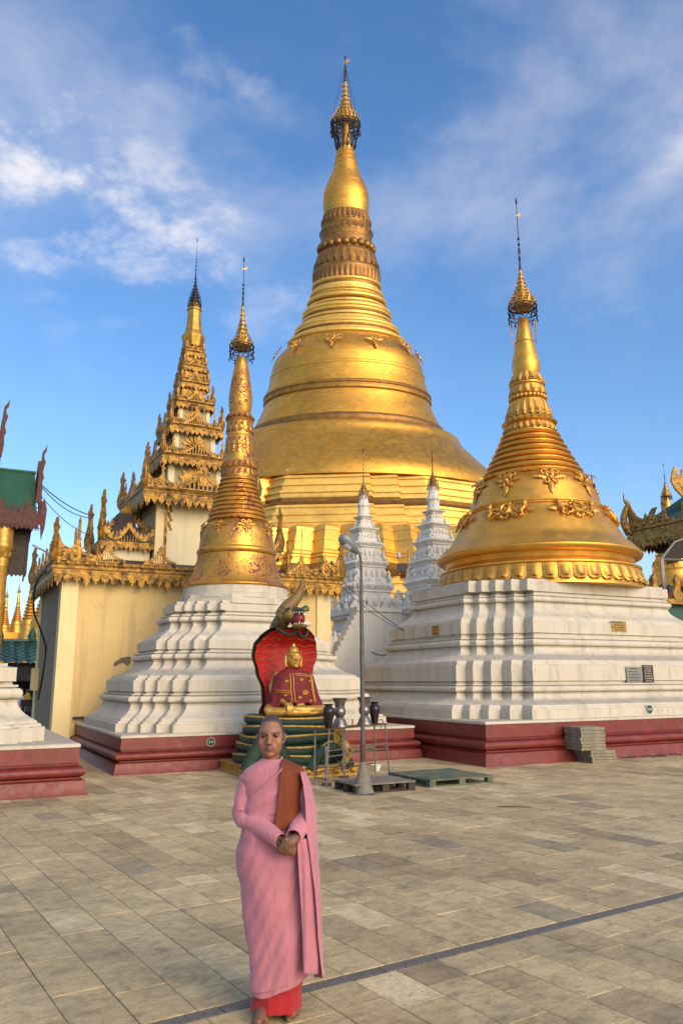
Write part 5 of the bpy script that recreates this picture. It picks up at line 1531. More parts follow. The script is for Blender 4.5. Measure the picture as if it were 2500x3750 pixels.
for x, z, s in ((-0.20, 0.60, 1), (0.05, 0.63, 1), (0.20, 0.60, 0.8), (0.085, 0.39, 1.7), (-0.02, 0.31, 1), (0.16, 0.255, 0.9), (-0.25, 0.36, 0.7)):
    mb = MB()
    for k in range(5):
        a = math.pi * (0.1 + 0.2 * k)
        mb.plate([(0, 0), (0.012 * s, 0.016 * s), (0, 0.045 * s), (-0.012 * s, 0.016 * s)], 0.006, Matrix.Rotation(a - math.pi / 2, 4, 'Y'))
    mb.plate([(-0.035 * s, -0.012 * s), (0.035 * s, -0.012 * s), (0.02 * s, 0.0), (-0.02 * s, 0.0)], 0.006)
    p = robe_pt(x, z, 0.022); o = mb.build('lotus_badge', MAT['gold_braid'], rb_); o.location = p; o.rotation_euler = (0.12, 0, x * 1.6)

# ================================================================== offering stand and vases
MAT['steel'] = plain('dull_steel', (0.22, 0.21, 0.20), 0.5, 0.6, 0.35, 14, dirt=((0.10, 0.06, 0.035), 10, 0.55, 0.75))
MAT['rust'] = plain('rusty_iron', (0.11, 0.05, 0.03), 0.8, 0.2, 0.4, 14)
MAT['silver'] = plain('tarnished_silver', (0.24, 0.22, 0.20), 0.34, 0.8, 0.4, 16, dirt=((0.05, 0.045, 0.04), 9, 0.5, 0.75))
MAT['black_glaze'] = plain('black_glaze', (0.012, 0.010, 0.011), 0.22, 0.0, 0.3, 10)
Pa, Pb, Pc, Pd = atz(1150, 2876), atz(1195, 2884), atz(1374, 2836), atz(1425, 2836)
ZT = 0.89
sc_ = (Pa + Pb + Pc + Pd) / 4
stand = thing('offering_stand', 'narrow welded steel stand with splayed legs beside the cobra statue', 'stand', (sc_.x, sc_.y, 0))
ta, tb_, tcn, td = [p - sc_ for p in (Pa, Pb, Pc, Pd)]
tops = {}
for nm, p, inward in (('a', ta, 0.02), ('b', tb_, 0.10), ('c', tcn, 0.02), ('d', td, 0.10)):
    tp_ = Vector((p.x, p.y, 0)) * (1 - inward); tp_.z = ZT; tops[nm] = tp_
    mb = MB(); mb.tube([(p.x, p.y, 0), tp_], 0.014, 6); mb.build('leg', MAT['steel'], stand)
e1 = (tops['a'] + tops['b']) / 2; e2 = (tops['c'] + tops['d']) / 2
ax_ = (e2 - e1).normalized(); side_ = Vector((-ax_.y, ax_.x, 0))
mb = MB()
c4 = [e1 - ax_ * 0.05 + side_ * 0.14, e1 - ax_ * 0.05 - side_ * 0.14, e2 + ax_ * 0.05 - side_ * 0.14, e2 + ax_ * 0.05 + side_ * 0.14]
mb.loft([[(q.x, q.y, ZT) for q in c4], [(q.x, q.y, ZT + 0.022) for q in c4]]); mb.build('shelf', MAT['rust'], stand)
def onleg(k, z):
    p = {'a': ta, 'b': tb_, 'c': tcn, 'd': td}[k]; t = tops[k]
    return Vector((p.x, p.y, 0)).lerp(t, z / ZT)
for k1, k2, z, r, m in (('b', 'd', 0.56, 0.010, 'steel'), ('b', 'd', 0.47, 0.010, 'steel'), ('a', 'c', 0.28, 0.010, 'steel'), ('a', 'c', 0.20, 0.010, 'rust'), ('a', 'b', 0.30, 0.010, 'steel'), ('c', 'd', 0.57, 0.009, 'steel'), ('c', 'd', 0.45, 0.009, 'steel'), ('a', 'b', 0.12, 0.01, 'rust')):
    mb = MB(); mb.tube([onleg(k1, z), onleg(k2, z)], r, 6); mb.build('rail', MAT[m], stand)
bz_ = (onleg('b', 0.52) * 0.66 + onleg('d', 0.52) * 0.34); b2_ = (onleg('b', 0.52) * 0.25 + onleg('d', 0.52) * 0.75)
mb = MB(); mb.tube([bz_, b2_], 0.035, 8); mb.build('roller', MAT['naga_horn'], stand)
for px, py0, py1 in ((1196, 2733, 2876), (1260, 2648, 2848)):
    b0 = atz(px, py1); t = thing('iron_post', 'thin iron bar standing beside the pallet and %s the offering stand' % ('left of' if px < 1200 else 'in front of'), 'post', (b0.x, b0.y, 0))
    t['label'] = 'short grey iron bar with a foot clamp by the offering stand' if px < 1200 else 'tall grey iron bar rising past the offering stand shelf'
    zt = zpx(b0.x, b0.y, py0)
    mb = MB(); mb.box((0, 0, zt / 2), (0.05, 0.05, zt)); mb.build('shaft', MAT['steel'], t)
    mb = MB(); mb.box((0, 0, 0.015), (0.16, 0.16, 0.03)); mb.build('foot_plate', MAT['rust'], t)
def vase(label, px, mat, pr, group=None):
    fr_ = (px - 1165) / (1390 - 1165)
    p = sc_ + e1.lerp(e2, max(0.0, min(1.0, fr_)))
    t = thing('vase', label, 'vase', (p.x, p.y, ZT + 0.022), 0, group)
    mb = MB(); mb.lathe(pr, 28); mb.build('vessel', mat, t, 50)
    return t
SILV = [(0.135, 0), (0.135, 0.02), (0.12, 0.05), (0.10, 0.10), (0.085, 0.13), (0.06, 0.155), (0.075, 0.175), (0.098, 0.21), (0.106, 0.26), (0.095, 0.30), (0.078, 0.32), (0.085, 0.345), (0.095, 0.40), (0.112, 0.45), (0.132, 0.475), (0.135, 0.482), (0.12, 0.478), (0.085, 0.42), (0.06, 0.35)]
BLAK = [(0.06, 0), (0.062, 0.03), (0.075, 0.12), (0.098, 0.22), (0.105, 0.27), (0.095, 0.315), (0.06, 0.345), (0.055, 0.36), (0.09, 0.385), (0.092, 0.39), (0.05, 0.37), (0.04, 0.30)]
vase('black glazed vase next to the seated Buddha statue knee', 1188, MAT['black_glaze'], BLAK)
v1 = vase('tall silver urn standing between the black vase and the shelf middle', 1229, MAT['silver'], SILV)
v2 = vase('silver urn half hidden behind the lamp pole', 1326, MAT['silver'], SILV)
v3 = vase('black glazed vase with handles at the stand end by the broad stupa', 1368, MAT['black_glaze'], BLAK)
for s in (-1, 1):
    mb = MB(); mb.tube(smooth_curve([(s * 0.07, 0, 0.06), (s * 0.14, 0, 0.07), (s * 0.15, 0, 0.02), (s * 0.13, 0, 0.0)], 4), 0.008, 5); mb.build('handle', MAT['black_glaze'], v3, 60)
for f, h in ((0.36, 0.10), (0.5, 0.11)):
    p = sc_ + e1.lerp(e2, f); t = thing('candle_holder', 'small iron spike candle holder on the stand %s' % ('by the tall silver urn' if f < 0.4 else 'near the lamp pole'), 'candle holder', (p.x, p.y, ZT + 0.022))
    mb = MB(); mb.lathe([(0.03, 0), (0.03, 0.01), (0.010, 0.015), (0.010, h), (0.002, h + 0.01)], 8); mb.build('spike', MAT['rust'], t)
cl_ = thing('cloth_rag', 'white rag tied to the end of the offering stand', 'rag', sc_ + tops['d'] + Vector((0, 0, -0.0)))
MAT['rag'] = plain('white_rag', (0.6, 0.58, 0.52), 0.9)
mb = MB(); mb.tube(smooth_curve([(0.04, -0.02, 0.03), (0.0, -0.03, 0.035), (-0.05, -0.03, 0.02), (-0.07, -0.03, -0.03), (-0.08, -0.02, -0.08)], 3), [0.015, 0.02, 0.025, 0.03, 0.025, 0.02, 0.03, 0.03, 0.02, 0.02, 0.022, 0.018, 0.01], 6, flat=0.5); mb.build('cloth', MAT['rag'], cl_, 60)
mgp = atz(1378, 2822)
mug = thing('white_bowl', 'small white bowl on the paving between the stand legs', 'bowl', (mgp.x, mgp.y, 0))
mb = MB(); mb.lathe([(0.05, 0), (0.05, 0.01), (0.10, 0.10), (0.105, 0.11), (0.09, 0.105), (0.045, 0.02)], 20); mb.build('bowl', MAT['plate_white'], mug, 50)

# ================================================================== lamp post
MAT['pole'] = plain('galvanised_pole', (0.10, 0.105, 0.10), 0.55, 0.5, 0.35, 6, dirt=((0.14, 0.075, 0.045), 3.0, 0.55, 0.72))
MAT['lamp_shell'] = plain('grey_lamp_shell', (0.20, 0.23, 0.24), 0.45, 0.3, 0.2, 8)
MAT['lamp_glass'] = plain('clouded_glass', (0.42, 0.45, 0.46), 0.2, 0.0, 0.1, 8)
MAT['concrete'] = plain('rough_concrete', (0.19, 0.175, 0.145), 0.9, 0.0, 0.35, 10, 0.6, 0.01)
lpst = thing('lamp_post', 'tall grey street lamp with a curved arm and conical concrete foot', 'lamp post', (0.316, 12.5, 0))
mb = MB(); mb.lathe([(0.165, 0.0), (0.16, 0.02), (0.062, 0.40), (0.050, 0.46)], 12); mb.build('concrete_foot', MAT['concrete'], lpst, 30)
mb = MB(); mb.lathe([(0.22, 0.001), (0.24, 0.006), (0.17, 0.012)], 16); mb.build('spilled_mortar', MAT['roof_cement'], lpst)
mb = MB(); mb.lathe([(0.044, 0.40), (0.044, 0.70), (0.04, 0.72)], 14); mb.build('rusty_sleeve', MAT['rust'], lpst, 40)
mb = MB(); mb.lathe([(0.034, 0.70), (0.034, 2.2), (0.032, 2.22), (0.031, 2.95), (0.028, 2.97), (0.027, 3.28), (0.022, 3.30)], 14); mb.build('pole', MAT['pole'], lpst, 40)
mb = MB(); mb.tube(smooth_curve([(0, 0, 3.26), (0.0, 0, 3.5), (-0.02, -0.02, 3.70), (-0.08, -0.06, 3.80)], 5), 0.020, 10); mb.build('arm', MAT['pole'], lpst, 60)
mb = MB()
A0, A1 = Vector((-0.045, -0.03, 3.72)), Vector((-0.34, -0.22, 3.985))
dv = (A1 - A0).normalized(); P, R_ = [], []
for f, r in ((0, 0.026), (0.08, 0.04), (0.2, 0.07), (0.45, 0.10), (0.7, 0.108), (0.88, 0.09), (0.97, 0.05), (1.0, 0.012)):
    P.append(A0.lerp(A1, f)); R_.append(r)
mb.tube(P, R_, 16, flat=0.8); mb.build('lamp_head', MAT['lamp_shell'], lpst, 50)
mb = MB(); mb.tube([A0.lerp(A1, f) + Vector((0.0, 0.0, -0.045)) for f in (0.35, 0.5, 0.7, 0.88)], [0.03, 0.078, 0.08, 0.03], 14, flat=0.8); mb.build('lamp_lens', MAT['lamp_glass'], lpst, 50)

# ================================================================== pallets
MAT['pallet_grey'] = plain('weathered_pallet_wood', (0.20, 0.175, 0.14), 0.9, 0, 0.4, 7)
MAT['pallet_green'] = plain('faded_green_paint', (0.05, 0.12, 0.08), 0.8, 0, 0.4, 6, dirt=((0.15, 0.13, 0.085), 5, 0.42, 0.58))
MAT['pallet_dark'] = plain('dark_pallet_wood', (0.05, 0.04, 0.03), 0.9, 0, 0.4, 7)  # darker wood for the parts under the deck
def pallet(label, px4, h, mat, under, boards):
    C4 = [atz(x, y, h) for x, y in px4]          # left, front, right, back corners of the deck
    c = sum(C4, Vector()) / 4; c.z = 0
    e = (C4[2] - C4[1]); f = (C4[0] - C4[1])
    w_, d_ = (e.length + (C4[3] - C4[0]).length) / 2, (f.length + (C4[3] - C4[2]).length) / 2
    t = thing('wooden_pallet', label, 'pallet', c, math.atan2(e.y, e.x))
    for k in range(boards):
        bw = d_ / boards
        mb = MB(); mb.box((random.uniform(-0.015, 0.015), -d_ / 2 + bw * (k + 0.5), h - 0.011), (w_ - random.uniform(0, 0.03), bw * 0.93, 0.022)); mb.build('deck_board', mat, t)
    for k in range(3):
        for j in range(3):
            mb = MB(); mb.box((-w_ / 2 + 0.07 + (w_ - 0.14) * k / 2, -d_ / 2 + 0.06 + (d_ - 0.12) * j / 2, (h - 0.022 + 0.02) / 2), (0.12, 0.10, h - 0.044)); mb.build('block', under, t)
    for j in range(3):
        mb = MB(); mb.box((0, -d_ / 2 + 0.06 + (d_ - 0.12) * j / 2, 0.01), (w_, 0.09, 0.02)); mb.build('skid', under, t)
        mb = MB(); mb.box((-w_ / 2 + 0.07 + (w_ - 0.14) * j / 2, 0, h - 0.033), (0.09, d_, 0.02)); mb.build('cross_board', under, t)
    return t
def c5(x, y): return (1050 + x / 1.96, 2550 + y / 1.96)
pallet('bare grey wooden pallet lying at the foot of the lamp post', [c5(335, 597), c5(500, 634), c5(930, 604), c5(745, 566)], 0.145, MAT['pallet_grey'], MAT['pallet_dark'], 8)
pg = pallet('low wooden pallet with flaking green paint beside the grey one', [c5(800, 548), c5(985, 604), c5(1478, 566), c5(1130, 508)], 0.12, MAT['pallet_green'], MAT['pallet_green'], 9)

# ================================================================== stack of concrete paving slabs
MAT['slab'] = plain('concrete_slab', (0.24, 0.215, 0.16), 0.9, 0, 0.3, 9, 0.6, 0.006, dirt=((0.10, 0.09, 0.06), 6, 0.5, 0.75))
base_p = atz(2172, 2797)
rs = random.Random(4)
zc2 = 0.0
cu_, cv_ = base_p.dot(U) + 0.34, base_p.dot(V) + 0.30
for k in range(11):
    h = rs.uniform(0.060, 0.070)
    low = k < 4
    du = (-0.02 - 0.02 * k if low else -0.22) + rs.uniform(-0.02, 0.02)
    p = G(cu_ + du + (0.08 if low else 0), cv_ + rs.uniform(-0.02, 0.02) + (0 if low else 0.02))
    sz = 0.60 if not low else 0.62
    mb = MB(); r0 = 0.006
    mb.loft([[(x, y, z) for x, y in rect(sz / 2 - i, 0.56 / 2 - i)] for i, z in ((r0, 0), (0, r0), (0, h - r0), (r0, h - 0.0012))])
    o = mb.build('paving_slab', MAT['slab']); o.location = (p.x, p.y, zc2); o.rotation_euler = (0, 0, GROT - 0.12 + rs.uniform(-0.04, 0.04))
    tag(o, 'rough grey concrete slab in the stack against the red plinth', 'slab', 'concrete slabs stacked by the red plinth')
    zc2 += h
tw = thing('fallen_twig', 'thin dry twig lying on the open paving', 'twig', atz(1880, 2957, 0.0))
mb = MB(); mb.tube([(-0.22, 0.03, 0.008), (-0.05, 0.0, 0.012), (0.1, -0.01, 0.01), (0.24, -0.04, 0.008)], [0.006, 0.007, 0.006, 0.003], 5); mb.build('stick', MAT['rust'], tw)
db = MB(); rr = random.Random(9)
for k in range(70):
    x = rr.uniform(0, 1.8); y = rr.uniform(-0.12, 0.1) * (0.4 + x); a = rr.uniform(0, 3.14); l = rr.uniform(0.03, 0.16)
    p = G(13.4 + x, 12.86 + y * 0.7)
    db.tube([(p.x, p.y, 0.008), (p.x + l * math.cos(a), p.y + l * math.sin(a), 0.015 + rr.uniform(0, 0.03))], rr.uniform(0.003, 0.008), 4)
dbo = db.build('leaf_litter', MAT['rust']); dbo['kind'] = 'stuff'; dbo['label'] = 'dry twigs and litter along the foot of the red plinth'; dbo['category'] = 'litter'

# ================================================================== green roofed pavilion at the left edge
MAT['tin_green'] = plain('green_tin_roof', (0.022, 0.10, 0.055), 0.55, 0.1, 0.25, 3, dirt=((0.10, 0.09, 0.05), 2.2, 0.55, 0.8))
MAT['oxblood'] = plain('oxblood_carving', (0.075, 0.016, 0.014), 0.65, 0.05, 0.4, 8)
MAT['column_gold'] = plain('column_gilding', (0.52, 0.30, 0.06), 0.42, 0.5, 0.3, 5, dirt=((0.14, 0.07, 0.02), 3, 0.5, 0.8))
PV = 20.6
pav = thing('pavilion', 'open pavilion with green corrugated roof, oxblood carved gable and gilded column', 'pavilion', G(0.0, PV), GROT)
pinv = Matrix.Rotation(-GROT, 4, 'Z') @ Matrix.Translation(-G(0.0, PV))
def pl(px, py, dv=0.0):
    q = pinv @ atv(px, py, PV + dv); return q.x, q.z
ex, ez = pl(140, 1925)          # right end of the lower eave
rx_, rz2 = pl(132, 1735, 1.3)   # ridge end
# corrugated sheet from ridge to eave
def corrugated(x0, x1, y0, z0, y1, z1, pitch, amp, mat, name, parent):
    n = int((x1 - x0) / pitch * 4); a, b = [], []
    nv = Vector((0, z1 - z0, -(y1 - y0))).normalized()
    if nv.z < 0: nv = -nv
    for k in range(n + 1):
        x = x0 + (x1 - x0) * k / n; o = amp * math.cos(2 * math.pi * x / pitch)
        a.append((x, y0 + nv.y * o, z0 + nv.z * o)); b.append((x, y1 + nv.y * o, z1 + nv.z * o))
    th = nv * -0.012
    mb = MB()
    c = [tuple(Vector(q) + th) for q in a]; d = [tuple(Vector(q) + th) for q in b]
    m = n + 1; fs = []
    for k in range(n):
        fs += [(k, k + 1, m + k + 1, m + k), (2 * m + k + 1, 2 * m + k, 3 * m + k, 3 * m + k + 1), (k + 1, k, 2 * m + k, 2 * m + k + 1), (m + k, m + k + 1, 3 * m + k + 1, 3 * m + k)]
    mb.add(a + b + c + d, fs)
    return mb.build(name, mat, parent, 60)
corrugated(-7.0, rx_ - 0.02, -0.05, ez + 0.22, 1.3, rz2, 0.085, 0.012, MAT['tin_green'], 'roof_sheet', pav)
corrugated(-7.0, rx_ - 0.02, 2.7, ez + 0.22, 1.32, rz2, 0.085, 0.012, MAT['tin_green'], 'roof_sheet', pav)
mb = MB(); mb.tube([(-7, 1.31, rz2 + 0.02), (rx_, 1.31, rz2 + 0.02)], 0.05, 8); mb.build('ridge_cap', MAT['tin_green'], pav)
# carved bargeboard with flames on the gable end
for s in (-1, 1):
    mb = MB()
    y0, z0, y1, z1 = (-0.10, ez + 0.1, 1.31, rz2 + 0.15) if s < 0 else (2.75, ez + 0.1, 1.31, rz2 + 0.15)
    for k in range(9):
        f0, f1 = k / 9, (k + 1) / 9
        a = (y0 + (y1 - y0) * f0, z0 + (z1 - z0) * f0); b = (y0 + (y1 - y0) * f1, z0 + (z1 - z0) * f1)
        fr = Matrix.Translation((ex + 0.03, 0, 0)) @ Matrix.Rotation(math.pi / 2, 4, 'Z')
        mb.plate([(a[0], a[1] - 0.10), (b[0], b[1] - 0.10), (b[0], b[1] + 0.08), ((a[0] + b[0]) / 2, (a[1] + b[1]) / 2 + 0.30), (a[0], a[1] + 0.08)], 0.07, fr)
    mb.build('bargeboard', MAT['oxblood'], pav)
# tall finials
def chofa(h, w): return [(-0.35 * w, 0), (0.35 * w, 0), (0.5 * w, 0.2 * h), (0.42 * w, 0.36 * h), (0.62 * w, 0.42 * h), (0.40 * w, 0.52 * h), (0.55 * w, 0.62 * h), (0.7 * w, 0.70 * h), (0.45 * w, 0.74 * h), (0.40 * w, 0.82 * h), (0.70 * w, 0.88 * h), (0.72 * w, 1.0 * h), (0.5 * w, 0.92 * h), (0.15 * w, 0.86 * h), (0.05 * w, 0.72 * h), (-0.1 * w, 0.5 * h), (-0.25 * w, 0.25 * h)]
x0_, zf0 = pl(143, 1835); x1_, zf1 = pl(160, 1622)
mb = MB(); mb.plate([(x0_ + a, zf0 + b) for a, b in chofa(zf1 - zf0 + 0.05, 0.17)], 0.08, Matrix.Translation((0, 0.25, 0))); mb.build('gable_finial', MAT['oxblood'], pav)
x0_, zf0 = pl(-2, 1665); x1_, zf1 = pl(32, 1452)
mb = MB(); mb.plate([(x0_ + a, zf0 + b) for a, b in chofa(zf1 - zf0, 0.20)], 0.09, Matrix.Translation((0, 0.2, 0))); mb.plate([(x0_ - 0.06, zf0 - 1.6), (x0_ + 0.03, zf0 - 1.6), (x0_ + 0.05, zf0 + 0.1), (x0_ - 0.06, zf0 + 0.1)], 0.08, Matrix.Translation((0, 0.2, 0))); mb.build('gable_finial', MAT['oxblood'], pav)
# pendant at the eave corner
xq, zq = pl(153, 1930)
mb = MB(); mb.plate([(xq - 0.05, zq + 0.62), (xq + 0.02, zq + 0.72), (xq + 0.09, zq + 0.45), (xq + 0.07, zq + 0.0), (xq + 0.0, zq - 0.35), (xq - 0.03, zq - 0.05), (xq - 0.07, zq + 0.3)], 0.08, Matrix.Translation((0, -0.05, 0))); mb.build('corner_pendant', MAT['oxblood'], pav)
# row of upright flames on the eave, each one its own piece
fl = MB(); fl.plate(flame_outline(0.36, 0.17), 0.05); FLO = fl.mesh('eave_flame', MAT['oxblood'])
for k in range(16):
    link('eave_flame', FLO, pav, Matrix.Translation((ex - 0.10 - 0.16 * k, -0.10, ez + 0.18)) @ Matrix.Scale(1.25 if k % 4 == 1 else 0.9, 4))
mb = MB(); mb.box(((ex - 7) / 2, -0.08, ez + 0.08), (ex + 7, 0.10, 0.26)); mb.build('fascia', MAT['oxblood'], pav)
f = MB(); fringe(f, (-3.0, -0.15, ez - 0.03), (ex, -0.15, ez - 0.03), 0.14, 0.11, 0.02); f.build('eave_fringe', MAT['oxblood'], pav)
mb = MB(); mb.box(((ex - 7) / 2, 1.3, ez - 0.06), (ex + 6.8, 2.7, 0.06)); mb.build('soffit', MAT['dark_wood'], pav)
# hanging dark panel and its lace edge
xa, za = pl(20, 1975, 0.4); xb, zb = pl(98, 2095, 0.4)
mb = MB(); mb.box(((xa + xb) / 2 - 0.5, 0.4, (za + zb) / 2 + 0.1), (xb - xa + 1.0, 0.10, za - zb + 0.3)); mb.build('hanging_panel', MAT['dark_wood'], pav)
f = MB(); fringe(f, (xa - 1.0, 0.38, zb - 0.02), (xb, 0.38, zb - 0.02), 0.14, 0.10, 0.02); f.build('panel_fringe', MAT['iron'], pav)
xr, zr = pl(100, 1990, 0.4)
mb = MB(); mb.tube([(xr, 0.35, za + 0.2), (xr - 0.03, 0.35, zb - 0.25)], 0.02, 6); mb.build('drop_rod', MAT['iron'], pav)
mb = MB()
for k in range(4): spiral(mb, xr + 0.08 + 0.07 * k, ez - 0.12, 0.05, 0.02, 0, 5, 0.010, 0.008, -0.05, 10, 5)
mb.build('bracket_scroll', MAT['iron'], pav)
# gilded columns
for cx_, nm in ((pl(-8, 2200, 0.1)[0], 0), (pl(-8, 2200, 0.1)[0] - 3.0, 1)):
    zc0 = 0.0; zct = pl(0, 1985, 0.1)[1]
    mb = MB(); mb.lathe([(0.20, 0.0), (0.20, 0.3), (0.17, 0.35), (0.165, zct - 0.62), (0.175, zct - 0.60), (0.165, zct - 0.56), (0.19, zct - 0.5), (0.17, zct - 0.42), (0.18, zct - 0.35), (0.20, zct - 0.25), (0.25, zct - 0.15), (0.26, zct - 0.08), (0.24, zct - 0.04), (0.24, ez - 0.05)], 20, (cx_, 0.1)); mb.build('column', MAT['column_gold'], pav, 40)
    pm = petal_mesh('capital_petal', 0.10, 0.16, 0.04, MAT['column_gold'], up=True)
    for k in range(12): link('capital_petal', pm, pav, Matrix.Translation((cx_, 0.1, 0)) @ ring_frame(0.18, zct - 0.40, 2 * math.pi * k / 12, RAD(-12)))

# ================================================================== far things seen through the gap on the left
MAT['tile_green'] = plain('glazed_green_roof_tile', (0.035, 0.10, 0.085), 0.3, 0.0, 0.4, 5)
FY = 31.0
gap = thing('stall_building', 'low building with a green scalloped tile roof seen through the gap beside the yellow hall', 'building', (at(70, 2480, FY).x, FY, 0), GROT)
ginv = gap.matrix_basis.inverted()
def gp(px, py, Y=FY):
    q = ginv @ at(px, py, Y); return q
g0, g1 = gp(-60, 2352), gp(170, 2425)
zr0, zr1 = at(80, 2352, FY + 1.5).z, at(80, 2425, FY).z
tl = MB()
tw_, rows = 0.42, 6
# barrel-wave tile courses, one piece each
tmb = MB(); ring0, ring1 = [], []
nn = 8
vs = []
for j in range(2):
    for k in range(nn + 1):
        x = tw_ * k / nn; vs.append((x, 0 if j == 0 else 0.34, 0.055 * math.sin(math.pi * 2 * k / nn) + (0.0 if j == 0 else -0.03)))
tmb.add(vs + [(a, b, c - 0.03) for a, b, c in vs], [(k, k + 1, nn + 2 + k, nn + 1 + k) for k in range(nn)] + [(k + 1, k, 2 * nn + 2 + k, 2 * nn + 3 + k) for k in range(nn)])
TILE = tmb.mesh('roof_tile', MAT['tile_green'], 60)
sl = math.atan2(zr0 - zr1, 1.6)
for r_ in range(rows):
    f = r_ / rows
    for c_ in range(13):
        m = Matrix.Translation((-2.9 + tw_ * c_, -0.3 + 1.6 * f, zr1 + (zr0 - zr1) * f)) @ Matrix.Rotation(sl, 4, 'X')
        link('roof_tile', TILE, gap, m)
mb = MB(); mb.tube([(-3.0, 1.35, zr0 + 0.04), (2.7, 1.35, zr0 + 0.04)], 0.09, 8); mb.build('ridge_tile', MAT['tile_green'], gap)
for k in range(4):
    mb = MB(); mb.lathe([(0.16, zr0 + 0.05), (0.17, zr0 + 0.25), (0.10, zr0 + 0.45), (0.01, zr0 + 0.62)], 8, (-2.0 + 1.25 * k, 1.35)); mb.build('ridge_finial', MAT['tin_green'], gap, 50)
ze = at(80, 2492, FY).z
mb = MB(); mb.box((-0.1, 0.0, (zr1 + ze) / 2 - 0.02), (5.4, 0.12, zr1 - ze)); mb.build('fascia', MAT['roof_dark'], gap)
mb = MB(); mb.box((-0.1, 1.2, ze + 0.02), (5.4, 2.4, 0.06)); mb.build('soffit', MAT['roof_dark'], gap)
for k, (x, mt) in enumerate(((-1.6, 'column_gold'), (-0.15, 'tin_green'), (0.75, 'column_gold'), (2.2, 'tin_green'))):
    mb = MB(); mb.lathe([(0.16, 0), (0.16, 0.3), (0.13, 0.35), (0.13, ze)], 14, (x, 0.6)); mb.build('post', MAT[mt], gap, 40)
mb = MB(); mb.box((0, 2.3, ze / 2), (5.2, 0.1, ze)); mb.build('back_wall', MAT['dark_wood'], gap)
# stall table in front of it
tbp = at(128, 2600, 28.5)
tb2 = thing('market_table', 'dark trestle table with offerings by the yellow hall corner', 'table', (tbp.x, 28.5, 0), GROT)
zt_ = at(128, 2563, 28.5).z
mb = MB(); mb.box((0, 0, zt_ - 0.1), (0.95, 0.6, 0.22)); mb.build('tabletop', MAT['roof_dark'], tb2)
for sx in (-0.4, 0.4):
    for sy in (-0.24, 0.24):
        mb = MB(); mb.box((sx, sy, (zt_ - 0.2) / 2), (0.06, 0.06, zt_ - 0.2)); mb.build('leg', MAT['roof_dark'], tb2)
MAT['marigold'] = plain('marigold_offering', (0.65, 0.40, 0.03), 0.7, 0, 0.3, 20)
for x, r in ((-0.28, 0.12), (0.05, 0.09), (0.25, 0.10)):
    p = tb2.matrix_basis @ Vector((x, 0, zt_ + 0.01))
    o = thing('offering_bundle', 'round yellow flower offering on the trestle table' if x < 0 else ('small gilt offering cone in the table middle' if x < 0.1 else 'white and gold offering heap at the table end by the wall'), 'offering', p)
    mb = MB(); mb.lathe([(r, 0), (r * 1.05, r * 0.6), (r * 0.8, r * 1.4), (r * 0.3, r * 2.0), (0.01, r * 2.2)], 12); mb.build('bundle', MAT['marigold'], o, 60)
def far_person(label, px, py_head, Y, colr, turn):
    hz = at(px, py_head, Y)
    t = thing('person', label, 'person', (hz.x, Y, 0), turn)
    H_ = hz.z
    mb = MB()
    mb.ball((0, 0, H_ - 0.11), (0.08, 0.095, 0.115), 12, 10); limb(mb, [(0, 0, H_ - 0.2), (0, 0.01, H_ - 0.3)], [0.05, 0.06])
    limb(mb, [(0, 0.01, H_ - 0.36), (0, 0.01, H_ - 0.55), (0, 0, H_ - 0.80)], [0.15, 0.15, 0.15])
    for s in (-1, 1):
        limb(mb, [(s * 0.17, 0.01, H_ - 0.33), (s * 0.21, -0.02, H_ - 0.6), (s * 0.16, -0.2, H_ - 0.72)], [0.055, 0.045, 0.035])
        limb(mb, [(s * 0.09, 0, H_ - 0.85), (s * 0.09, -0.02, H_ * 0.27), (s * 0.09, 0.02, 0.07)], [0.09, 0.06, 0.045]); mb.ball((s * 0.09, -0.06, 0.04), (0.045, 0.11, 0.04), 10, 6)
    skin = MAT.setdefault('far_skin', plain('brown_skin', (0.20, 0.10, 0.06), 0.6))
    fuse('body', mb, 0.022, skin, t, 2)
    mb = MB(); mb.lathe([(0.21, H_ - 0.85), (0.20, H_ - 0.6), (0.21, H_ - 0.38), (0.17, H_ - 0.31), (0.08, H_ - 0.265)], 18)
    mb.v = [(x, y * 0.85, z) for x, y, z in mb.v]; mb.build('shirt', plain('shirt_cloth', colr, 0.85), t, 60)
    mb = MB(); mb.lathe([(0.17, 0.12), (0.19, 0.4), (0.22, H_ - 0.84)], 18); mb.build('longyi', plain('longyi_cloth', (0.04, 0.035, 0.05), 0.85), t, 60)
    mb = MB(); mb.ball((0, 0.02, H_ - 0.08), (0.09, 0.10, 0.10), 12, 8); mb.v = [q for q in mb.v]; mb.build('hair', MAT['black_plaque'], t, 60)
far_person('person in a white shirt with dark hair behind the market table', 80, 2520, 29.6, (0.6, 0.58, 0.6), 0.6)
far_person('person in a grey shirt standing turned away at the stall', 105, 2524, 30.2, (0.10, 0.10, 0.13), 2.5)
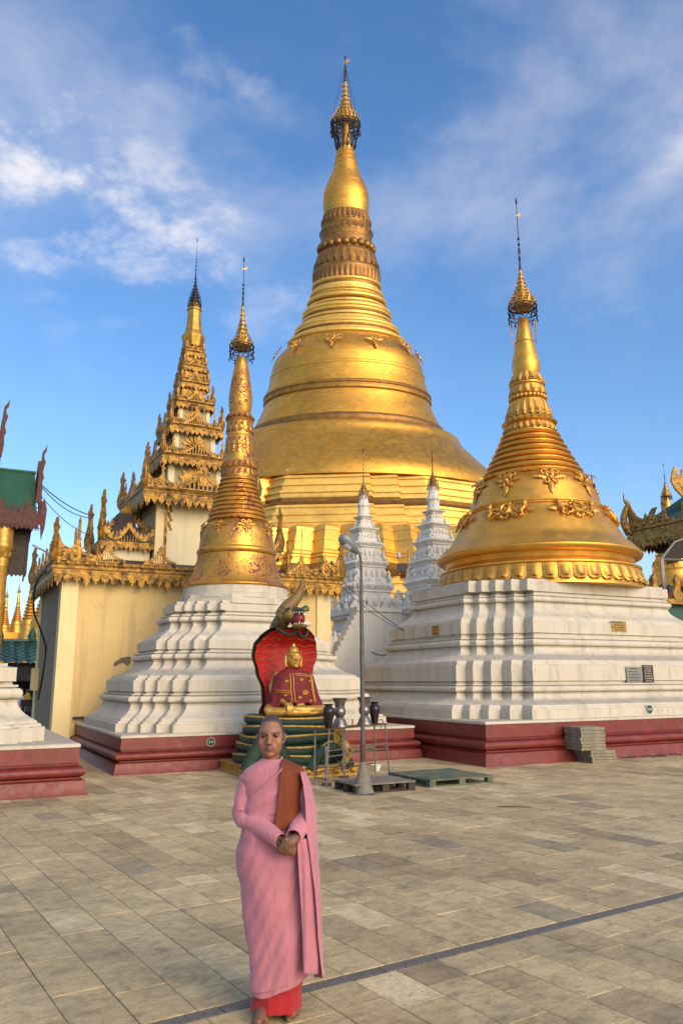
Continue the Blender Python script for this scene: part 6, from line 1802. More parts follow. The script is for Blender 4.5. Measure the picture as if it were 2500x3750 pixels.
# gold stupas far behind
def far_stupa(label, px, Y, ytop, ybase, hw, group=None, worn=False, gap_b=None):
    p = at(px, (ytop + ybase) / 2, Y)
    t = thing('gilded_stupa', label, 'stupa', (p.x, Y, 0), GROT, group)
    z0, z1 = zpx(p.x, Y, ybase), zpx(p.x, Y, ytop)
    R = hw / FPX * Y; H_ = z1 - z0
    g_ = MAT['gold_smooth'] if not worn else MAT['gold_worn']
    mb = MB(); mb.loft([[(x, y, z) for x, y in redent(R * 1.25 - i * R, R * 1.25 - i * R, [R * 0.12, R * 0.12])] for i, z in ((-0.1, 0), (-0.1, z0 * 0.4), (0, z0 * 0.42), (0, z0 * 0.7), (0.1, z0 * 0.72), (0.1, z0 * 0.85), (0.2, z0 * 0.87), (0.2, z0 * 1.02))]); mb.build('terrace', g_, t)
    B = [(1.0, 0), (1.02, 0.015), (0.9, 0.03), (0.80, 0.07), (0.72, 0.12), (0.74, 0.13), (0.70, 0.14), (0.66, 0.20), (0.58, 0.235)]
    mb = MB(); mb.lathe([(R * a, z0 + H_ * b) for a, b in B], 40); mb.build('bell', g_, t, 45)
    rings_between(t, (R * 0.26, z0 + H_ * 0.45), (R * 0.58, z0 + H_ * 0.235), 6, g_, seg=32)
    mb = MB(); mb.lathe([(R * a, z0 + H_ * b) for a, b in ((0.25, 0.45), (0.30, 0.465), (0.22, 0.48), (0.20, 0.52), (0.24, 0.535), (0.17, 0.55), (0.19, 0.59), (0.17, 0.63), (0.10, 0.70), (0.08, 0.72))], 24); mb.build('banana_bud', g_, t, 45)
    hti(t, [(R * 0.20, z0 + H_ * 0.725), (R * 0.18, z0 + H_ * 0.74), (R * 0.11, z0 + H_ * 0.78), (R * 0.05, z0 + H_ * 0.83)], 12, H_ * 0.02, z1, MAT['gold_hti'], MAT['iron'], 6, True, 0.4, 8)
    me = FLORAL
    for k in range(8): link('floral_ornament', me, t, ring_frame(R * 0.69, z0 + H_ * 0.175, k * math.pi / 4, RAD(12), 0, R * 0.33))
    return t
far_stupa('bright gold stupa with relief bands behind the scalloped green roof', 115, 44, 2010, 2352, 40)
far_stupa('slim small gold stupa standing left of the bright gold stupa', 67, 47, 2105, 2330, 30)
far_stupa('gold stupa mostly hidden behind the pavilion column', 22, 46, 2125, 2340, 30)
far_stupa('gold stupa peeking out past the corner of the yellow hall', 168, 42, 1990, 2345, 60)
# broad gold base block under them
blk = thing('gilded_platform', 'broad gilded platform under the far gold stupas', 'platform', (at(80, 2340, 46).x, 46, 0), GROT)
zb_ = zpx(at(80, 2340, 45).x, 45, 2320)
mb = MB(); mb.loft([[(x, y, z) for x, y in redent(4.2 - i, 2.4 - i, [0.3, 0.3])] for i, z in ((0, 0), (0, zb_ * 0.5), (0.3, zb_ * 0.55), (0.3, zb_ * 0.8), (0.6, zb_ * 0.83), (0.6, zb_))]); mb.build('platform', MAT['gold_smooth'], blk)
# small street lamp arm on the hall's side
slp = at(150, 2090, 30.0)
sl_ = thing('street_lamp', 'distant street lamp with a pale cobra head above the hall corner', 'lamp post', (at(182, 2090, 30.0).x, 30.0, 0))
mb = MB(); mb.lathe([(0.06, 0), (0.05, slp.z - 0.05)], 8); mb.build('pole', MAT['pole'], sl_, 40)
xo = slp.x - at(182, 2090, 30).x
zl_ = [at(x, y, 30.0).z for x, y in ((120, 1997), (155, 2012), (182, 2032))]
mb = MB(); mb.tube([(0, 0, slp.z - 0.1), (0, 0, zl_[2] - 0.05), (at(155, 2012, 30).x - sl_.location.x, 0, zl_[1])], 0.03, 6); mb.build('arm', MAT['pole'], sl_)
a_, b_ = at(118, 1995, 30) - sl_.location, at(158, 2014, 30) - sl_.location
mb = MB(); mb.tube([b_.lerp(a_, f) for f in (0, 0.2, 0.6, 0.9, 1)], [0.05, 0.09, 0.10, 0.07, 0.02], 10, flat=0.6); mb.build('lamp_head', MAT['lamp_glass'], sl_, 60)
# meter box and cable on the hall's side wall
hinv = Matrix.Rotation(-GROT, 4, 'Z') @ Matrix.Translation(-G(BU, BV))
SU_ = BU - HU
bx0 = hinv @ atu(142, 2490, SU_)
mbx = thing('meter_box', 'pale metal meter box fixed on the shaded side of the hall', 'box', G(BU, BV) + Matrix.Rotation(GROT, 3, 'Z') @ Vector((-HU - 0.10, min(bx0.y, 1.9), bx0.z - 0.3)), GROT)
mb = MB(); mb.box((0, 0, 0.32), (0.19, 0.42, 0.64)); mb.build('case', MAT['yellow_trim'], mbx)
mb = MB(); mb.box((-0.10, 0, 0.32), (0.012, 0.36, 0.56)); mb.build('lid', MAT['yellow_trim'], mbx)
def wire(label, pts, r, name='cable'):
    o = MB(); o.tube(pts, r, 5); q = o.build(name, MAT['iron'], None, 60); tag(q, label, 'cable'); return q
def sag(a, b, s, n=14):
    a, b = Vector(a), Vector(b)
    return [a.lerp(b, k / n) - Vector((0, 0, s * 4 * (k / n) * (1 - k / n))) for k in range(n + 1)]
cb = [G(BU, BV) + Matrix.Rotation(GROT, 3, 'Z') @ Vector(q) for q in ((-HU - 0.36, -1.6, 4.55), (-HU - 0.55, -1.2, 4.25), (-HU - 0.5, -0.6, 3.6), (-HU - 0.25, -0.2, 3.1), (-HU - 0.05, 0.0, 2.6), (-HU - 0.04, 0.3, 1.9), (-HU - 0.04, 1.0, 1.2))]
wire('thick black cable looping down the shaded side of the hall', smooth_curve(cb, 5), 0.025)
pa0 = G(0, PV) + Matrix.Rotation(GROT, 3, 'Z') @ Vector((ex + 0.05, 0.2, pl(150, 1772)[1]))
hb0 = atv(345, 1890, BV - 0.9)
wire('upper black wire sagging from the pavilion gable to the hall porch', sag(pa0, hb0, 0.12), 0.014)
wire('second black wire just under the upper one to the hall porch', sag(pa0 + Vector((0, 0, -0.05)), hb0 + Vector((0, 0, -0.06)), 0.20), 0.012)
wire('low thin wire from the pavilion gable to the hall roof edge', sag(G(0, PV) + Matrix.Rotation(GROT, 3, 'Z') @ Vector((ex + 0.05, 0.2, pl(155, 1812)[1])), atv(338, 1962, BV - 0.9), 0.16), 0.010)
wend = atu(1478, 2308, 15.2 - SU2 + 1.0)
wire('slack wire from the hall eave down to the broad stupa side', sag(atv(1165, 2035, 20.5), wend, 0.15), 0.010)
wire('thin wire below the slack one ending at the broad stupa side', sag(atv(1170, 2052, 20.5), wend + Vector((0, 0, -0.02)), 0.26), 0.008)

# ================================================================== right hand pavilion and what stands behind it
MAT['teal_roof'] = plain('teal_tin_roof', (0.035, 0.11, 0.10), 0.5, 0.1, 0.25, 3)
QY = 33.0
qc = at(2300, 1975, QY)
rpv = thing('pavilion', 'right hand pavilion with teal roof and gilded carved eave beyond the broad stupa', 'pavilion', (qc.x, qc.y, 0), GROT)
rinv = rpv.matrix_basis.inverted()
def rl(px, py):                 # on the eave plane (local x = 0)
    d = rinv.to_3x3() @ ray(px, py); c = rinv @ CAM; t = -c.x / d.x; return c + d * t
z_e = rl(2300, 1975).z
EH = 9.0
mb = MB(); mb.loft([[(x, y, z) for x, y in ((6 - i, 0.1 - i), (0 + i, 0.1 - i), (0 + i, -EH), (6 - i, -EH))] for i, z in ((0.05, z_e - 0.22), (0.0, z_e - 0.18), (0.0, z_e + 0.12), (0.08, z_e + 0.16), (0.08, z_e + 0.28), (0.02, z_e + 0.32))]); mb.build('eave_board', MAT['gold_dark'], rpv)
f = MB(); fringe(f, (0.02, 0.0, z_e - 0.18), (0.02, -EH, z_e - 0.18), 0.40, 0.22, 0.04); f.build('eave_fringe', MAT['lace'], rpv)
f = MB(); fringe(f, (6, 0.05, z_e - 0.18), (0.0, 0.05, z_e - 0.18), 0.40, 0.22, 0.04); f.build('eave_fringe', MAT['lace'], rpv)
# hipped teal roof
def slope_sheet(p00, p01, p10, p11, n, amp, name):
    a, b = [], []
    p00, p01, p10, p11 = map(Vector, (p00, p01, p10, p11))
    nv = (p01 - p00).cross(p10 - p00).normalized()
    if nv.z < 0: nv = -nv
    for k in range(n + 1):
        o = nv * amp * math.cos(math.pi * k)
        a.append(tuple(p00.lerp(p01, k / n) + o)); b.append(tuple(p10.lerp(p11, k / n) + o))
    mb = MB(); m = n + 1
    mb.add(a + b, [(k, k + 1, m + k + 1, m + k) for k in range(n)]); return mb.build(name, MAT['teal_roof'], rpv, 70)
slope_sheet((0.1, -0.1, z_e + 0.30), (0.1, -EH, z_e + 0.30), (3.0, -3.0, z_e + 2.9), (3.0, -EH, z_e + 2.9), 90, 0.03, 'roof_sheet')
slope_sheet((6.0, -0.1, z_e + 0.30), (0.1, -0.1, z_e + 0.30), (3.1, -3.0, z_e + 2.9), (3.0, -3.0, z_e + 2.9), 60, 0.03, 'roof_sheet')
# corner horn, swan crest and flames
mb = MB(); mb.tube(smooth_curve([(0.1, 0.0, z_e + 0.2), (-0.08, 0.12, z_e + 0.8), (0.0, 0.05, z_e + 1.25), (0.10, -0.02, z_e + 1.55), (0.0, 0.05, z_e + 1.75), (-0.02, 0.06, z_e + 2.1)], 4), [0.17, 0.18, 0.18, 0.17, 0.16, 0.15, 0.15, 0.14, 0.14, 0.13, 0.12, 0.12, 0.11, 0.10, 0.09, 0.08, 0.06, 0.04, 0.03, 0.02, 0.01], 9); mb.build('corner_horn', MAT['gold_dark'], rpv, 60)
SWR = swan_mesh(2.3, 1.35, 0.10, MAT['gold_dark'])
link('swan_crest', SWR, rpv, Matrix.Translation((0.10, -0.1, z_e + 0.30)) @ Matrix.Rotation(-math.pi / 2, 4, 'Z'))
for k in range(8):
    m = Matrix.Translation((0.12, -0.9 - 0.95 * k, z_e + 0.30)) @ Matrix.Rotation(-math.pi / 2, 4, 'Z') @ Matrix.Scale(1.0 if k % 2 else 0.7, 4)
    link('eave_flame', finial_mesh(1.0, 0.36, 0.08, MAT['gold_dark']) if k == 0 else bpy.data.meshes['corner_finial'], rpv, m)
link('gable_crest', gable_mesh(2.2, 1.5, 0.08, MAT['gold_dark']), rpv, Matrix.Translation((0.14, -3.6, z_e + 0.3)) @ Matrix.Rotation(-math.pi / 2, 4, 'Z'))
mb = MB(); mb.lathe([(0.02, z_e - 1.9), (0.12, z_e - 1.8), (0.07, z_e - 1.3), (0.05, z_e - 0.6), (0.10, z_e - 0.45), (0.10, z_e - 0.2)], 8, (0.12, 0.0)); mb.build('corner_pendant', MAT['gold_dark'], rpv, 50)
mb = MB(); mb.box((3.4, -EH / 2 - 0.2, z_e - 0.35), (4.6, EH - 0.6, 0.5)); mb.build('soffit', MAT['dark_wood'], rpv)
mb = MB()
for k in range(4): mb.plate([(0.2, -1.15), (0.9, -0.95), (1.0, -0.75), (1.6, -0.6), (1.6, -0.3), (0.1, -0.3)], 0.14, Matrix.Translation((1.0, -0.9 - 2.4 * k, z_e)))
mb.build('bracket', MAT['gold_dark'], rpv)
for k in range(4):
    mb = MB(); mb.lathe([(0.28, 0), (0.28, 0.5), (0.22, 0.6), (0.22, z_e - 0.5)], 14, (2.6, -0.9 - 2.4 * k)); mb.build('column', MAT['column_gold'], rpv, 40)
# upper gable finial high at the frame's edge
mb = MB()
q0 = rinv @ at(2470, 1800, 31)
mb.plate([(0, 0), (-0.14, 0.35), (-0.05, 0.75), (0.05, 0.95), (0.16, 0.92), (0.14, 0.6), (0.30, 0.55), (0.34, 0.85), (0.46, 0.80), (0.48, 0.4), (0.62, 0.42), (0.70, 0.7), (0.85, 0.66), (0.95, 0.2), (1.3, 0.0), (1.3, -0.6), (0.6, -0.55), (0.25, -0.3)], 0.12)
o = mb.build('upper_finial', MAT['gold_dark'], rpv); o.location = q0 + Vector((0, 0, 0.1)); o.rotation_euler = (0, 0, -GROT)
mb = MB(); mb.tube([q0 + Vector((0.9, 0, 0.2)), q0 + Vector((0.9, 0, -3.0))], 0.10, 6); mb.build('upper_strut', MAT['gold_dark'], rpv)
# grey steel canopy frame in front
cfp = at(2428, 2130, 29.0)
cf = thing('canopy_frame', 'dark grey steel canopy frame standing beside the teal pavilion', 'canopy', (cfp.x, 29.0, 0))
zc0, zc1 = at(2428, 2045, 29).z, at(2470, 1990, 29).z
mb = MB(); mb.box((0, 0, zc0 / 2), (0.11, 0.11, zc0)); mb.build('post', MAT['steel'], cf)
mb = MB(); mb.box((1.7, 0.5, (zc0 - 0.3) / 2), (0.11, 0.11, zc0 - 0.3)); mb.build('post', MAT['steel'], cf)
mb = MB(); mb.tube([(0, 0, zc0), (0.55, 0.0, zc1 + 0.05), (1.3, 0, zc1 + 0.3)], 0.05, 6); mb.build('rafter', MAT['steel'], cf)
mb = MB(); mb.tube([(0, 0, zc0 - 0.04), (1.7, 0, zc0 - 0.10)], 0.05, 6); mb.build('rail', MAT['steel'], cf)
mb = MB(); mb.loft([[(0.05, 0.02, zc0 + 0.02), (2.0, 0.02, zc0 - 0.02), (2.0, 0.02, zc1 + 0.3), (0.55, 0.02, zc1 + 0.1)], [(0.05, 0.06, zc0 + 0.02), (2.0, 0.06, zc0 - 0.02), (2.0, 0.06, zc1 + 0.3), (0.55, 0.06, zc1 + 0.1)]]); mb.build('gable_sheet', MAT['dark_wood'], cf)
# low annex roof with red and gold flames
anp = at(2440, 2200, 30.0)
an = thing('annex_roof', 'low annex with small teal roof and red gold flame crest under the canopy frame', 'building', (anp.x, 30.4, 0), GROT)
za_ = at(2450, 2215, 30).z
mb = MB(); mb.loft([[(x, y, z) for x, y in rect(2.2 - i, 1.6 - i)] for i, z in ((0.3, 0), (0.3, za_ - 0.1), (0.0, za_ - 0.05), (0.0, za_ + 0.05), (0.1, za_ + 0.08), (1.2, za_ + 0.75))]); mb.build('roof', MAT['teal_roof'], an)
mb = MB(); mb.loft([[(x, y, z) for x, y in rect(2.25 - i, 1.65 - i)] for i, z in ((0.0, za_ - 0.12), (0.0, za_ + 0.06))]); mb.build('eave_board', MAT['gold_dark'], an)
FA = MB(); FA.plate(flame_outline(0.62, 0.26), 0.07); FAM = FA.mesh('crest_flame', MAT['oxblood']); FAG = FAM.copy(); FAG.materials.clear(); FAG.materials.append(MAT['gold_dark'])
for k in range(12): link('crest_flame', FAM if k % 3 else FAG, an, Matrix.Translation((-2.1 + 0.38 * k, -1.5, za_ + 0.06)) @ Matrix.Scale(1.5 if k % 3 == 0 else 0.9, 4))
for k in range(8): link('crest_flame', FAM if k % 3 else FAG, an, Matrix.Translation((-2.1, -1.4 + 0.4 * k, za_ + 0.06)) @ Matrix.Rotation(-math.pi / 2, 4, 'Z') @ Matrix.Scale(1.4 if k % 3 == 0 else 1.0, 4))
far_stupa('gold stupa behind the teal pavilion with only crown and bell showing', 2448, 52, 1697, 2150, 100)
# small gold spires round the great stupa's foot and the twin lamp
far_stupa('little gold spire between the two white shrines at the great stupa foot', 1404, 60, 1960, 2190, 18, 'little gold spires at the great stupa foot')
far_stupa('little gold spire past the right corner of the yellow hall roof', 1243, 60, 1950, 2180, 18, 'little gold spires at the great stupa foot')
far_stupa('little gold spire tucked under the hall porch finials', 1105, 60, 1885, 2170, 18, 'little gold spires at the great stupa foot')
tlp = at(1497, 2100, 44.0)
tlm = thing('twin_lamp', 'gilded post with two arched lanterns and dark floodlights between the white shrines', 'lamp post', (tlp.x, 44.0, 0))
zt0 = at(1497, 2020, 44).z; zf = at(1497, 2080, 44).z
mb = MB(); mb.lathe([(0.12, 0), (0.09, 1.0), (0.06, zt0 + 0.1), (0.02, zt0 + 0.15)], 10); mb.build('post', MAT['column_gold'], tlm, 40)
for s in (-1, 1):
    mb = MB(); mb.tube([(s * 0.28 - s * 0.28 * math.cos(math.pi * k / 10), 0, zt0 + 0.3 * math.sin(math.pi * k / 10)) for k in range(11)], 0.025, 6); mb.build('arm', MAT['column_gold'], tlm, 60)
    mb = MB(); mb.lathe([(0.05, zt0 - 0.42), (0.11, zt0 - 0.36), (0.12, zt0 - 0.18), (0.05, zt0 - 0.06), (0.02, zt0)], 10, (s * 0.56, 0)); mb.build('lantern', MAT['lamp_glass'], tlm, 50)
    mb = MB(); mb.box((s * 0.44, -0.05, zf), (0.50, 0.18, 0.50)); mb.build('floodlight', MAT['black_plaque'], tlm)
mb = MB(); mb.tube([(-0.5, 0, zf - 0.28), (0.5, 0, zf - 0.28)], 0.04, 6); mb.build('cross_bar', MAT['column_gold'], tlm)

# ================================================================== the nun
NB = atz(1000, 3712)
NY = NB.y
nun = thing('person', 'barefoot nun in pink robes with brown sash and clasped hands on the open paving', 'person', (NB.x, NY, 0))
def NP(px, py):
    p = at(px, py, NY); return p.x - NB.x, p.z
def NX(px, py): return NP(px, py)[0]
def NZ(py): return at(1000, py, NY).z
def n3(px, py, y):
    """point of the figure seen at (px, py) lying y metres behind (+) or before (-) its middle plane"""
    p = at(px, py, NY + y); return Vector((p.x - NB.x, y, p.z))
def cloth(name, colr, lo=0.8, weave=900, rough=0.85, sheen=0.2):
    m, n, b = nodes_of(name)
    v = coords(n)
    c = ramp(n, noise(n, 6, 6, 0.6, v), ((0.3, tuple(q * lo for q in colr)), (0.7, colr)))
    nlink(n, c, b.inputs['Base Color'])
    b.inputs['Roughness'].default_value = rough; b.inputs['Sheen Weight'].default_value = sheen
    vs = coords(n, scale=(9.0, 5.0, 2.6), rot=(0, RAD(34), 0))
    fo = noise(n, 1.6, 5, 0.55, vs, 0.9)
    h = nmath(n, 'ADD', nmath(n, 'MULTIPLY', noise(n, weave / 3, 2, 0.5, v), 0.12), nmath(n, 'ADD', nmath(n, 'MULTIPLY', fo, 3.8), nmath(n, 'MULTIPLY', noise(n, 22, 4, 0.6, v, 0.6), 0.8)))
    bump(n, b, h, 0.55, 0.006)
    return m
MAT['pink'] = cloth('pink_cotton', (0.50, 0.185, 0.235))
MAT['pink_sleeve'] = cloth('pink_blouse_cotton', (0.52, 0.20, 0.25))
MAT['sash'] = cloth('brown_sash_cloth', (0.185, 0.040, 0.011), 0.75, sheen=0.0)
MAT['red_skirt'] = cloth('scarlet_cotton', (0.36, 0.007, 0.012), 0.8)
MAT['skin'] = tinted('skin', 0.52, 0.14, 60, 0.15)
SKB = MAT['skin'].node_tree.nodes['Principled BSDF']
SKB.inputs['Subsurface Weight'].default_value = 0.08; SKB.inputs['Subsurface Radius'].default_value = (0.01, 0.004, 0.002)
# ---- body
mb = MB()
top = n3(990, 2618, 0).z; chin = n3(990, 2775, -0.06).z
hcx = NX(992, 2690)
HH = top - chin
def hp_(x, y, f): return Vector((hcx + x, y, chin + HH * f))     # f: 0 chin, 1 crown
k_ = HH / 0.238
mb.ball(hp_(0, 0.018, 0.60), (0.070 * k_, 0.088 * k_, 0.098 * k_), 20, 16)       # skull
mb.ball(hp_(0, -0.014, 0.49), (0.0695 * k_, 0.068 * k_, 0.088 * k_), 18, 14)      # face
mb.ball(hp_(0, -0.020, 0.275), (0.0675 * k_, 0.060 * k_, 0.066 * k_), 16, 12)       # jaw
mb.ball(hp_(0, -0.046, 0.085), (0.028, 0.024, 0.020), 12, 8)                      # chin
for s in (-1, 1):
    mb.ball(hp_(s * 0.041, -0.042, 0.36), (0.026, 0.024, 0.036), 12, 8)           # cheek
    limb(mb, [hp_(s * 0.012, -0.083, 0.575), hp_(s * 0.034, -0.079, 0.59), hp_(s * 0.053, -0.062, 0.57)], [0.005, 0.006, 0.005], 8)   # brow
    mb.ball(hp_(s * 0.033, -0.068, 0.522), (0.017, 0.012, 0.0095), 12, 8)         # lids
    mb.ball(hp_(s * 0.0125, -0.089, 0.345), (0.0085, 0.010, 0.0075), 10, 6)       # nostril wing
    ear = MB()
    limb(mb, [hp_(s * 0.069, 0.014, 0.56), hp_(s * 0.077, 0.020, 0.50), hp_(s * 0.073, 0.014, 0.38), hp_(s * 0.067, 0.008, 0.33)], [0.008, 0.009, 0.008, 0.006], 8)
    mb.ball(hp_(s * 0.071, 0.014, 0.47), (0.007, 0.016, 0.026), 10, 8)
limb(mb, [hp_(0, -0.080, 0.56), hp_(0, -0.088, 0.46), hp_(0, -0.099, 0.365)], [0.0085, 0.010, 0.0125], 10)     # nose
limb(mb, [hp_(-0.024, -0.071, 0.238), hp_(0, -0.086, 0.246), hp_(0.024, -0.071, 0.238)], [0.0045, 0.0075, 0.0045], 8)
limb(mb, [hp_(-0.021, -0.071, 0.208), hp_(0, -0.084, 0.203), hp_(0.021, -0.071, 0.208)], [0.0045, 0.008, 0.0045], 8)
zsh = NZ(2830)
limb(mb, [hp_(0, 0.012, 0.20), Vector((hcx, 0.02, chin - 0.035)), Vector((hcx + 0.004, 0.02, zsh + 0.0))], [0.050, 0.048, 0.058], 14)
zel = NZ(2985); zhip = NZ(3160)
limb(mb, [(0.0, 0.02, zsh - 0.04), (0.0, 0.02, zel), (0.0, 0.02, zhip)], [0.095, 0.10, 0.11], 16)
limb(mb, [(-0.10, 0.015, zsh - 0.05), (0.0, 0.02, zsh - 0.02), (0.11, 0.015, zsh - 0.05)], [0.04, 0.055, 0.04], 12)
SL, EL_, WL = n3(908, 2862, 0.01), n3(884, 2985, 0.0), n3(1022, 3082, -0.185)
SR, ER, WR = n3(1090, 2862, 0.01), n3(1128, 2985, 0.0), n3(1088, 3068, -0.195)
limb(mb, [SL, EL_, WL], [0.034, 0.032, 0.025], 12, 6)
limb(mb, [SR, ER, WR], [0.034, 0.032, 0.025], 12, 6)
# her left hand lies over the right: palm, four fingers, thumb
K = n3(1050, 3098, -0.215)
limb(mb, [WR, n3(1066, 3082, -0.215), K], [0.024, 0.031, 0.030], 12, 4)
for i, (kx, ky, mx, my, tx, ty) in enumerate(((1037, 3090, 1024, 3106, 1012, 3113), (1044, 3101, 1029, 3115, 1017, 3122), (1053, 3110, 1038, 3121, 1027, 3127), (1062, 3115, 1050, 3124, 1040, 3130))):
    limb(mb, [n3(kx + 6, ky - 8, -0.222), n3(kx, ky, -0.230), n3(mx, my, -0.222), n3(tx, ty, -0.200)], [0.0085, 0.0082, 0.0075, 0.0065 - 0.0003 * i], 10, 4)
limb(mb, [n3(1062, 3076, -0.225), n3(1046, 3074, -0.236), n3(1034, 3080, -0.228)], [0.0115, 0.0105, 0.0085], 10, 4)
# her right hand underneath
limb(mb, [WL, n3(1040, 3095, -0.19), n3(1060, 3112, -0.185)], [0.024, 0.030, 0.028], 12, 4)
for i, (ax, ay, bx, by) in enumerate(((1066, 3098, 1082, 3104), (1068, 3108, 1083, 3116), (1066, 3118, 1079, 3127), (1060, 3124, 1070, 3133))):
    limb(mb, [n3(1056, 3110, -0.185), n3(ax, ay, -0.195), n3(bx, by, -0.185)], [0.0085, 0.008, 0.0065], 10, 3)
limb(mb, [n3(1028, 3082, -0.20), n3(1034, 3076, -0.222), n3(1046, 3084, -0.235)], [0.011, 0.010, 0.008], 10, 3)
# legs and bare feet
for s, fx, fy, ang in ((-1, -0.045, -0.075, -0.18), (1, 0.085, 0.02, 0.25)):
    limb(mb, [(s * 0.08, 0.02, zhip), (s * 0.075, 0.01, 0.45), (fx, fy + 0.075, 0.085)], [0.085, 0.062, 0.036], 12, 5)
    ca, sa = math.cos(ang), math.sin(ang)
    def ft(x, y, z): return Vector((fx + x * ca - y * sa, fy + x * sa + y * ca, z))
    limb(mb, [ft(0, 0.095, 0.032), ft(0, 0.04, 0.045), ft(0, -0.03, 0.036), ft(0.0, -0.085, 0.022)], [0.030, 0.034, 0.034, 0.024], 12, 4)
    limb(mb, [ft(-0.022, -0.06, 0.02), ft(0.0, -0.075, 0.018), ft(0.03, -0.05, 0.018)], [0.018, 0.020, 0.016], 10, 3)
    for i in range(5):
        o = -0.034 + 0.0165 * i; o *= -s if s > 0 else 1
        xx = (0.030 - 0.0155 * i) * s * -1 if s < 0 else (-0.030 + 0.0155 * i)
        xx = (0.032 - 0.0158 * i) * (1 if s < 0 else -1)
        ln = 0.036 - 0.005 * i
        limb(mb, [ft(xx * 0.9, -0.082 + 0.004 * i, 0.018), ft(xx, -0.092 - ln * 0.35 + 0.006 * i, 0.017), ft(xx * 1.02, -0.092 - ln + 0.010 * i, 0.012)], [0.012 if i == 0 else 0.0085, 0.0115 if i == 0 else 0.008, 0.010 if i == 0 else 0.0068], 8, 3)
body = fuse('body', mb, 0.0028, MAT['skin'], nun, 2)
co = np.empty(len(body.data.vertices) * 3, dtype=np.float32); body.data.vertices.foreach_get('co', co); co = co.reshape(-1, 3)
X_, Y_, Z_ = co[:, 0] - hcx, co[:, 1], (co[:, 2] - chin) / HH
colr = np.tile(np.array([0.29, 0.132, 0.074]), (len(co), 1))
hand = (co[:, 2] < zsh - 0.1); colr[hand] = (0.175, 0.080, 0.047)
def blend(mask, c, a=1.0):
    m = np.clip(mask, 0, 1)[:, None] * a; colr[:] = colr * (1 - m) + np.array(c) * m
head = Z_ > -0.15
hl = 0.825 - 0.55 * np.maximum(0, Y_ + 0.03) / 0.1 - 0.22 * (np.abs(X_) / 0.07) ** 4      # hairline drops towards the back
blend(np.where(head & (Z_ > 0.33) & (np.abs(X_) < 0.0785), (Z_ - hl) / 0.05, 0), (0.040, 0.033, 0.032), 0.92)
side = np.where(head & (Z_ > 0.52) & (np.abs(X_) < 0.0735), np.clip((Y_ + 0.02) / 0.02, 0, 1) * np.clip((Z_ - 0.52) / 0.1, 0, 1), 0)
blend(side, (0.06, 0.045, 0.04), 0.75)
for s in (-1, 1):
    bz_c = 0.592 - 0.9 * (np.abs(X_ - s * 0.034) / 0.03) ** 2 * 0.02
    blend(np.where((Y_ < -0.045) & (np.abs(X_ - s * 0.034) < 0.021), 1.6 - np.abs(Z_ - bz_c) / 0.014, 0), (0.045, 0.03, 0.025), 0.8)
    blend(np.where((Y_ < -0.05), 1.3 - ((X_ - s * 0.033) / 0.020) ** 2 - ((Z_ - 0.525) / 0.045) ** 2, 0), (0.19, 0.085, 0.055), 0.35)
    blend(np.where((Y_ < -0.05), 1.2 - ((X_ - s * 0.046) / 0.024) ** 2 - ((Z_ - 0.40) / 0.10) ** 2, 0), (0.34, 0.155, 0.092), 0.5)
blend(np.where((Y_ < -0.055) & (np.abs(X_) < 0.027), 1.5 - np.abs(Z_ - 0.222) / 0.032, 0), (0.27, 0.085, 0.070), 0.85)
blend(np.where((Y_ < -0.055) & (np.abs(X_) < 0.025), 1.3 - np.abs(Z_ - 0.224) / 0.008, 0), (0.10, 0.03, 0.025), 0.9)
blend(np.where((Y_ < -0.07) & (np.abs(X_) < 0.017), 1.4 - np.abs(Z_ - 0.322) / 0.014, 0), (0.12, 0.05, 0.035), 0.8)
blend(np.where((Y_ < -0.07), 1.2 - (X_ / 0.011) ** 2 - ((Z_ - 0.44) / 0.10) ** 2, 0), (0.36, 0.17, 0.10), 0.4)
blend(np.where(head & (Z_ < 0.02) & (Y_ < 0.03), (0.05 - Z_) / 0.06, 0), (0.25, 0.115, 0.07), 0.6)
ca = body.data.color_attributes.new('tint', 'FLOAT_COLOR', 'POINT')
ca.data.foreach_set('color', np.hstack([colr, np.ones((len(co), 1))]).astype(np.float32).ravel())
MAT['eye_dark'] = plain('dark_eye', (0.014, 0.010, 0.009), 0.25, var=0.1)
for s in (-1, 1):
    mb = MB(); p = hp_(s * 0.033, -0.0765, 0.520)
    mb.ball(p, (0.0155, 0.0088, 0.0054), 12, 6, Matrix.Rotation(s * 0.10, 3, 'Y')); mb.build('eye', MAT['eye_dark'], nun, 60)

# ---- robe body: rings fitted to the figure's outline, with folds
OUT = [(2777, 958, 1030, .050), (2786, 948, 1038, .058), (2796, 930, 1060, .072), (2808, 908, 1086, .086), (2822, 890, 1104, .095), (2850, 884, 1110, .105), (2900, 894, 1106, .115), (2980, 893, 1106, .12), (3040, 888, 1112, .125),
       (3100, 876, 1124, .135), (3160, 866, 1134, .145), (3225, 876, 1140, .146), (3333, 895, 1146, .142), (3478, 908, 1142, .137), (3590, 915, 1134, .135), (3640, 919, 1118, .132)]
def outl(py):
    for (a, l, r, d), (b, l2, r2, d2) in zip(OUT, OUT[1:]):
        if a <= py <= b:
            f = (py - a) / (b - a); return l + (l2 - l) * f, r + (r2 - r) * f, d + (d2 - d) * f
    return OUT[-1][1:]
def crease(p, k=2.0):
    """sharp-ridged wave: narrow valleys between soft rolls"""
    w_ = 0.5 + 0.5 * math.sin(p); return w_ ** k - 0.4
